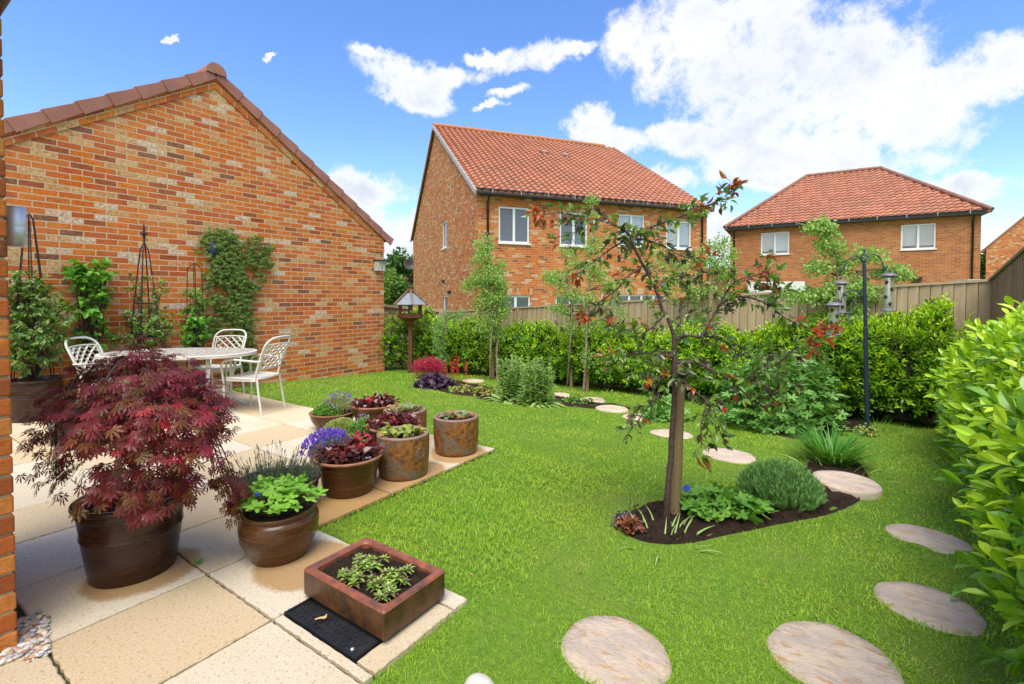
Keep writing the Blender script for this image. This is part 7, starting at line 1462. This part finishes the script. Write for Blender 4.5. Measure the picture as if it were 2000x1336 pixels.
BR = [  # photo points with distance, start and end radius
 ('t', [(1300, 1018, 0), (1303, 975, .0), (1310, 900, .0), (1313, 840, .0), (1317, 780, 0), (1318, 720, .0), (1317, 662, 0)], .020, .015),
 ('a', [(1317, 662, 0), (1308, 629, .0), (1293, 601, .02), (1281, 565, .03), (1267, 537, .03), (1249, 505, .03), (1237, 477, .02), (1231, 460, .02)], .0125, .008),
 ('b', [(1231, 460, .02), (1209, 444, .0), (1173, 430, -.04), (1137, 424, -.1), (1100, 416, -.15), (1048, 420, -.2)], .009, .003),
 ('c', [(1233, 462, .02), (1261, 448, .05), (1289, 436, .08), (1321, 426, .1), (1346, 416, .12), (1374, 404, .15), (1402, 392, .18), (1426, 376, .2), (1436, 356, .2)], .009, .0025),
 ('d', [(1237, 477, .02), (1217, 473, .05), (1189, 489, .1), (1169, 505, .12), (1141, 525, .15), (1120, 541, .2)], .007, .002),
 ('e', [(1253, 522, .03), (1225, 541, -.05), (1213, 557, -.1), (1197, 571, -.15), (1173, 589, -.18), (1157, 607, -.2), (1145, 617, -.2)], .007, .002),
 ('f', [(1239, 468, .02), (1260, 468, .08), (1297, 481, .12), (1333, 501, .15), (1374, 501, .2)], .006, .002),
 ('g', [(1317, 668, 0), (1330, 658, -.02), (1343, 655, -.04), (1370, 657, -.08), (1382, 637, -.1), (1395, 615, -.1), (1408, 590, -.12), (1426, 561, -.15), (1446, 545, -.18), (1470, 539, -.2), (1500, 530, -.25)], .0105, .003),
 ('h', [(1402, 600, -.11), (1424, 583, -.15), (1446, 580, -.18), (1478, 585, -.22), (1504, 598, -.28), (1532, 619, -.32), (1557, 632, -.36), (1595, 645, -.4), (1640, 652, -.42)], .007, .002),
 ('i', [(1370, 657, -.08), (1390, 659, -.05), (1413, 666, 0), (1435, 683, .03), (1470, 700, .05), (1510, 690, .05)], .008, .002),
 ('j', [(1319, 708, 0), (1345, 706, -.03), (1370, 713, -.06), (1404, 730, -.1), (1430, 747, -.13), (1455, 768, -.15), (1476, 785, -.18), (1498, 797, -.2)], .010, .004),
 ('k', [(1430, 747, -.13), (1465, 735, -.2), (1485, 727, -.25), (1515, 713, -.3), (1534, 697, -.33), (1553, 682, -.35), (1590, 675, -.4)], .005, .002),
 ('l', [(1317, 698, 0), (1294, 694, -.05), (1260, 690, -.1), (1218, 696, -.15), (1184, 700, -.2)], .008, .002),
 ('m', [(1316, 735, 0), (1294, 738, -.05), (1277, 763, -.1), (1273, 785, -.12), (1255, 810, -.15), (1239, 831, -.18), (1226, 848, -.2)], .006, .002),
 ('n', [(1320, 740, 0), (1337, 747, -.08), (1362, 768, -.13), (1379, 785, -.15), (1372, 815, -.17), (1368, 845, -.18), (1370, 874, -.18)], .006, .002),
 ('o', [(1379, 785, -.15), (1395, 805, -.18), (1402, 830, -.2), (1413, 860, -.22)], .004, .002),
 ('p', [(1340, 656, -.04), (1330, 640, .1), (1330, 600, .2), (1345, 575, .25)], .005, .002),
 ('q', [(1281, 565, .03), (1300, 545, .1), (1330, 540, .2), (1360, 545, .25)], .005, .002),
 ('r', [(1300, 612, .02), (1275, 640, -.05), (1250, 650, -.12), (1215, 640, -.2), (1190, 635, -.2)], .005, .002),
 ('s', [(1498, 597, -.26), (1520, 580, -.3), (1500, 560, -.3), (1495, 520, -.32)], .004, .002),
 ('u', [(1294, 696, -.05), (1285, 720, -.1), (1262, 735, -.15), (1235, 725, -.2)], .004, .002),
 ('v', [(1137, 424, -.1), (1125, 450, -.12), (1108, 475, -.15)], .003, .0015), ('w', [(1505, 690, .05), (1530, 720, .0), (1550, 760, -.05)], .003, .0015), ('x', [(1498, 797, -.2), (1515, 775, -.22), (1525, 745, -.24)], .003, .0015)]
a = Acc(); L_ = Acc(); fr = Acc()
for nm, pts, r0, r1 in BR:
    P = smooth_path([D(x, y, dA + dz) if nm != 't' or i else Vector(ab) - Vector((0, 0, .02)) for i, (x, y, dz) in enumerate(pts)], 5); n = len(P)
    P = [p + Vector((U(-.003, .003), U(-.003, .003), U(-.002, .002))) if 0 < i < n - 1 else p for i, p in enumerate(P)]; rad = [r0 + (r1 - r0) * (i / (n - 1)) ** .8 for i in range(n)]
    if nm == 't': rad[0] = .030; rad[1] = .026; rad[2] = .0225
    a.tube(P, rad, 9 if r0 > .01 else 6)
    if nm == 't': continue
    ln = sum((P[i + 1] - P[i]).length for i in range(n - 1)); cum = 0; tipzone = nm in 'bcdefghk'
    nsp = int(ln / .0165); 
    for s in range(nsp):
        f_ = (s + U(0, 1)) / nsp
        if nm in 'ag' and f_ < .25: continue
        i = min(n - 2, int(f_ * (n - 1))); p = P[i].lerp(P[i + 1], f_ * (n - 1) - i); ax = (P[i + 1] - P[i]).normalized(); sd = Vector(tuple(rdir(1)[0])); sd = (sd - ax * sd.dot(ax)).normalized(); sl_ = U(.01, .06); e_ = p + (sd + ax * .5) * sl_; a.tube([p, e_], [.002, .0012], 4, cap=False)
        m_ = RNG.integers(3, 6); Fw = np.array(sd) * .7 + np.array(ax) * .6 + RNG.normal(size=(m_, 3)) * .55; Fw[:, 2] += (-.25 if nm in 'mnojl' else .1); u_ = U(0, 1); tip = f_ > .86 and tipzone
        mt = 2 if (tip or u_ < .035) else (1 if u_ < .36 else 0); S = U(.028, .064, m_) * (1.15 if tip else 1.); L_.inst(T_APPLE, np.tile(np.array(e_), (m_, 1)), Fw, np.array([0, 0, .8]) + RNG.normal(size=(m_, 3)) * .5, S, mt, W=S * U(.9, 1.2))
        if U(0, 1) < .25: fr.ball(e_ + Vector((U(-.012, .012), U(-.012, .012), U(-.02, .01))), .0045, 5)
# larger young leaves at the tips, as in the photo
for (px, py, dz, k_, s_) in ((1048, 415, -.2, 8, .075), (1436, 365, .2, 9, .075), (1420, 395, .18, 6, .07), (1370, 400, .15, 7, .07), (1085, 470, -.15, 7, .07), (1120, 545, .2, 3, .06), (1143, 620, -.2, 7, .08), (1185, 700, -.2, 8, .065), (1190, 635, -.2, 6, .065), (1240, 635, -.12, 6, .06), (1500, 500, -.32, 7, .07), (1508, 560, -.3, 5, .065), (1545, 632, -.30, 5, .055), (1625, 655, -.34, 6, .07), (1590, 675, -.34, 6, .065), (1500, 535, -.25, 6, .07), (1455, 740, -.15, 3, .06), (1530, 790, -.2, 5, .075), (1370, 895, -.18, 5, .085), (1150, 430, -.1, 7, .06), (1345, 415, .12, 7, .06)):
    q = D(px, py, dA + dz); red = U(0, 1, k_) < .42; Fw = RNG.normal(size=(k_, 3)) * .7 + np.array(RT) * (.6 if px > 1317 else -.6) + np.array([0, 0, -1.2 if py > 850 else .25]); L_.inst(T_APPLE, np.tile(np.array(q), (k_, 1)) + RNG.normal(size=(k_, 3)) * .018, Fw, np.array([0, 0, .6]) + RNG.normal(size=(k_, 3)) * .45, s_ * U(.7, 1.1, k_), np.where(red, 2, 0), W=s_ * U(.7, 1., k_))
obj('trunk_and_branches', a, M['twig2'], t); obj('leaves', L_, [M['appleG'], M['appleD'], M['appleR']], t); obj('fruitlets', fr, plain('young_fruitlet', (.20, .06, .04), (.12, .10, .04), .4), t)['kind'] = 'stuff'
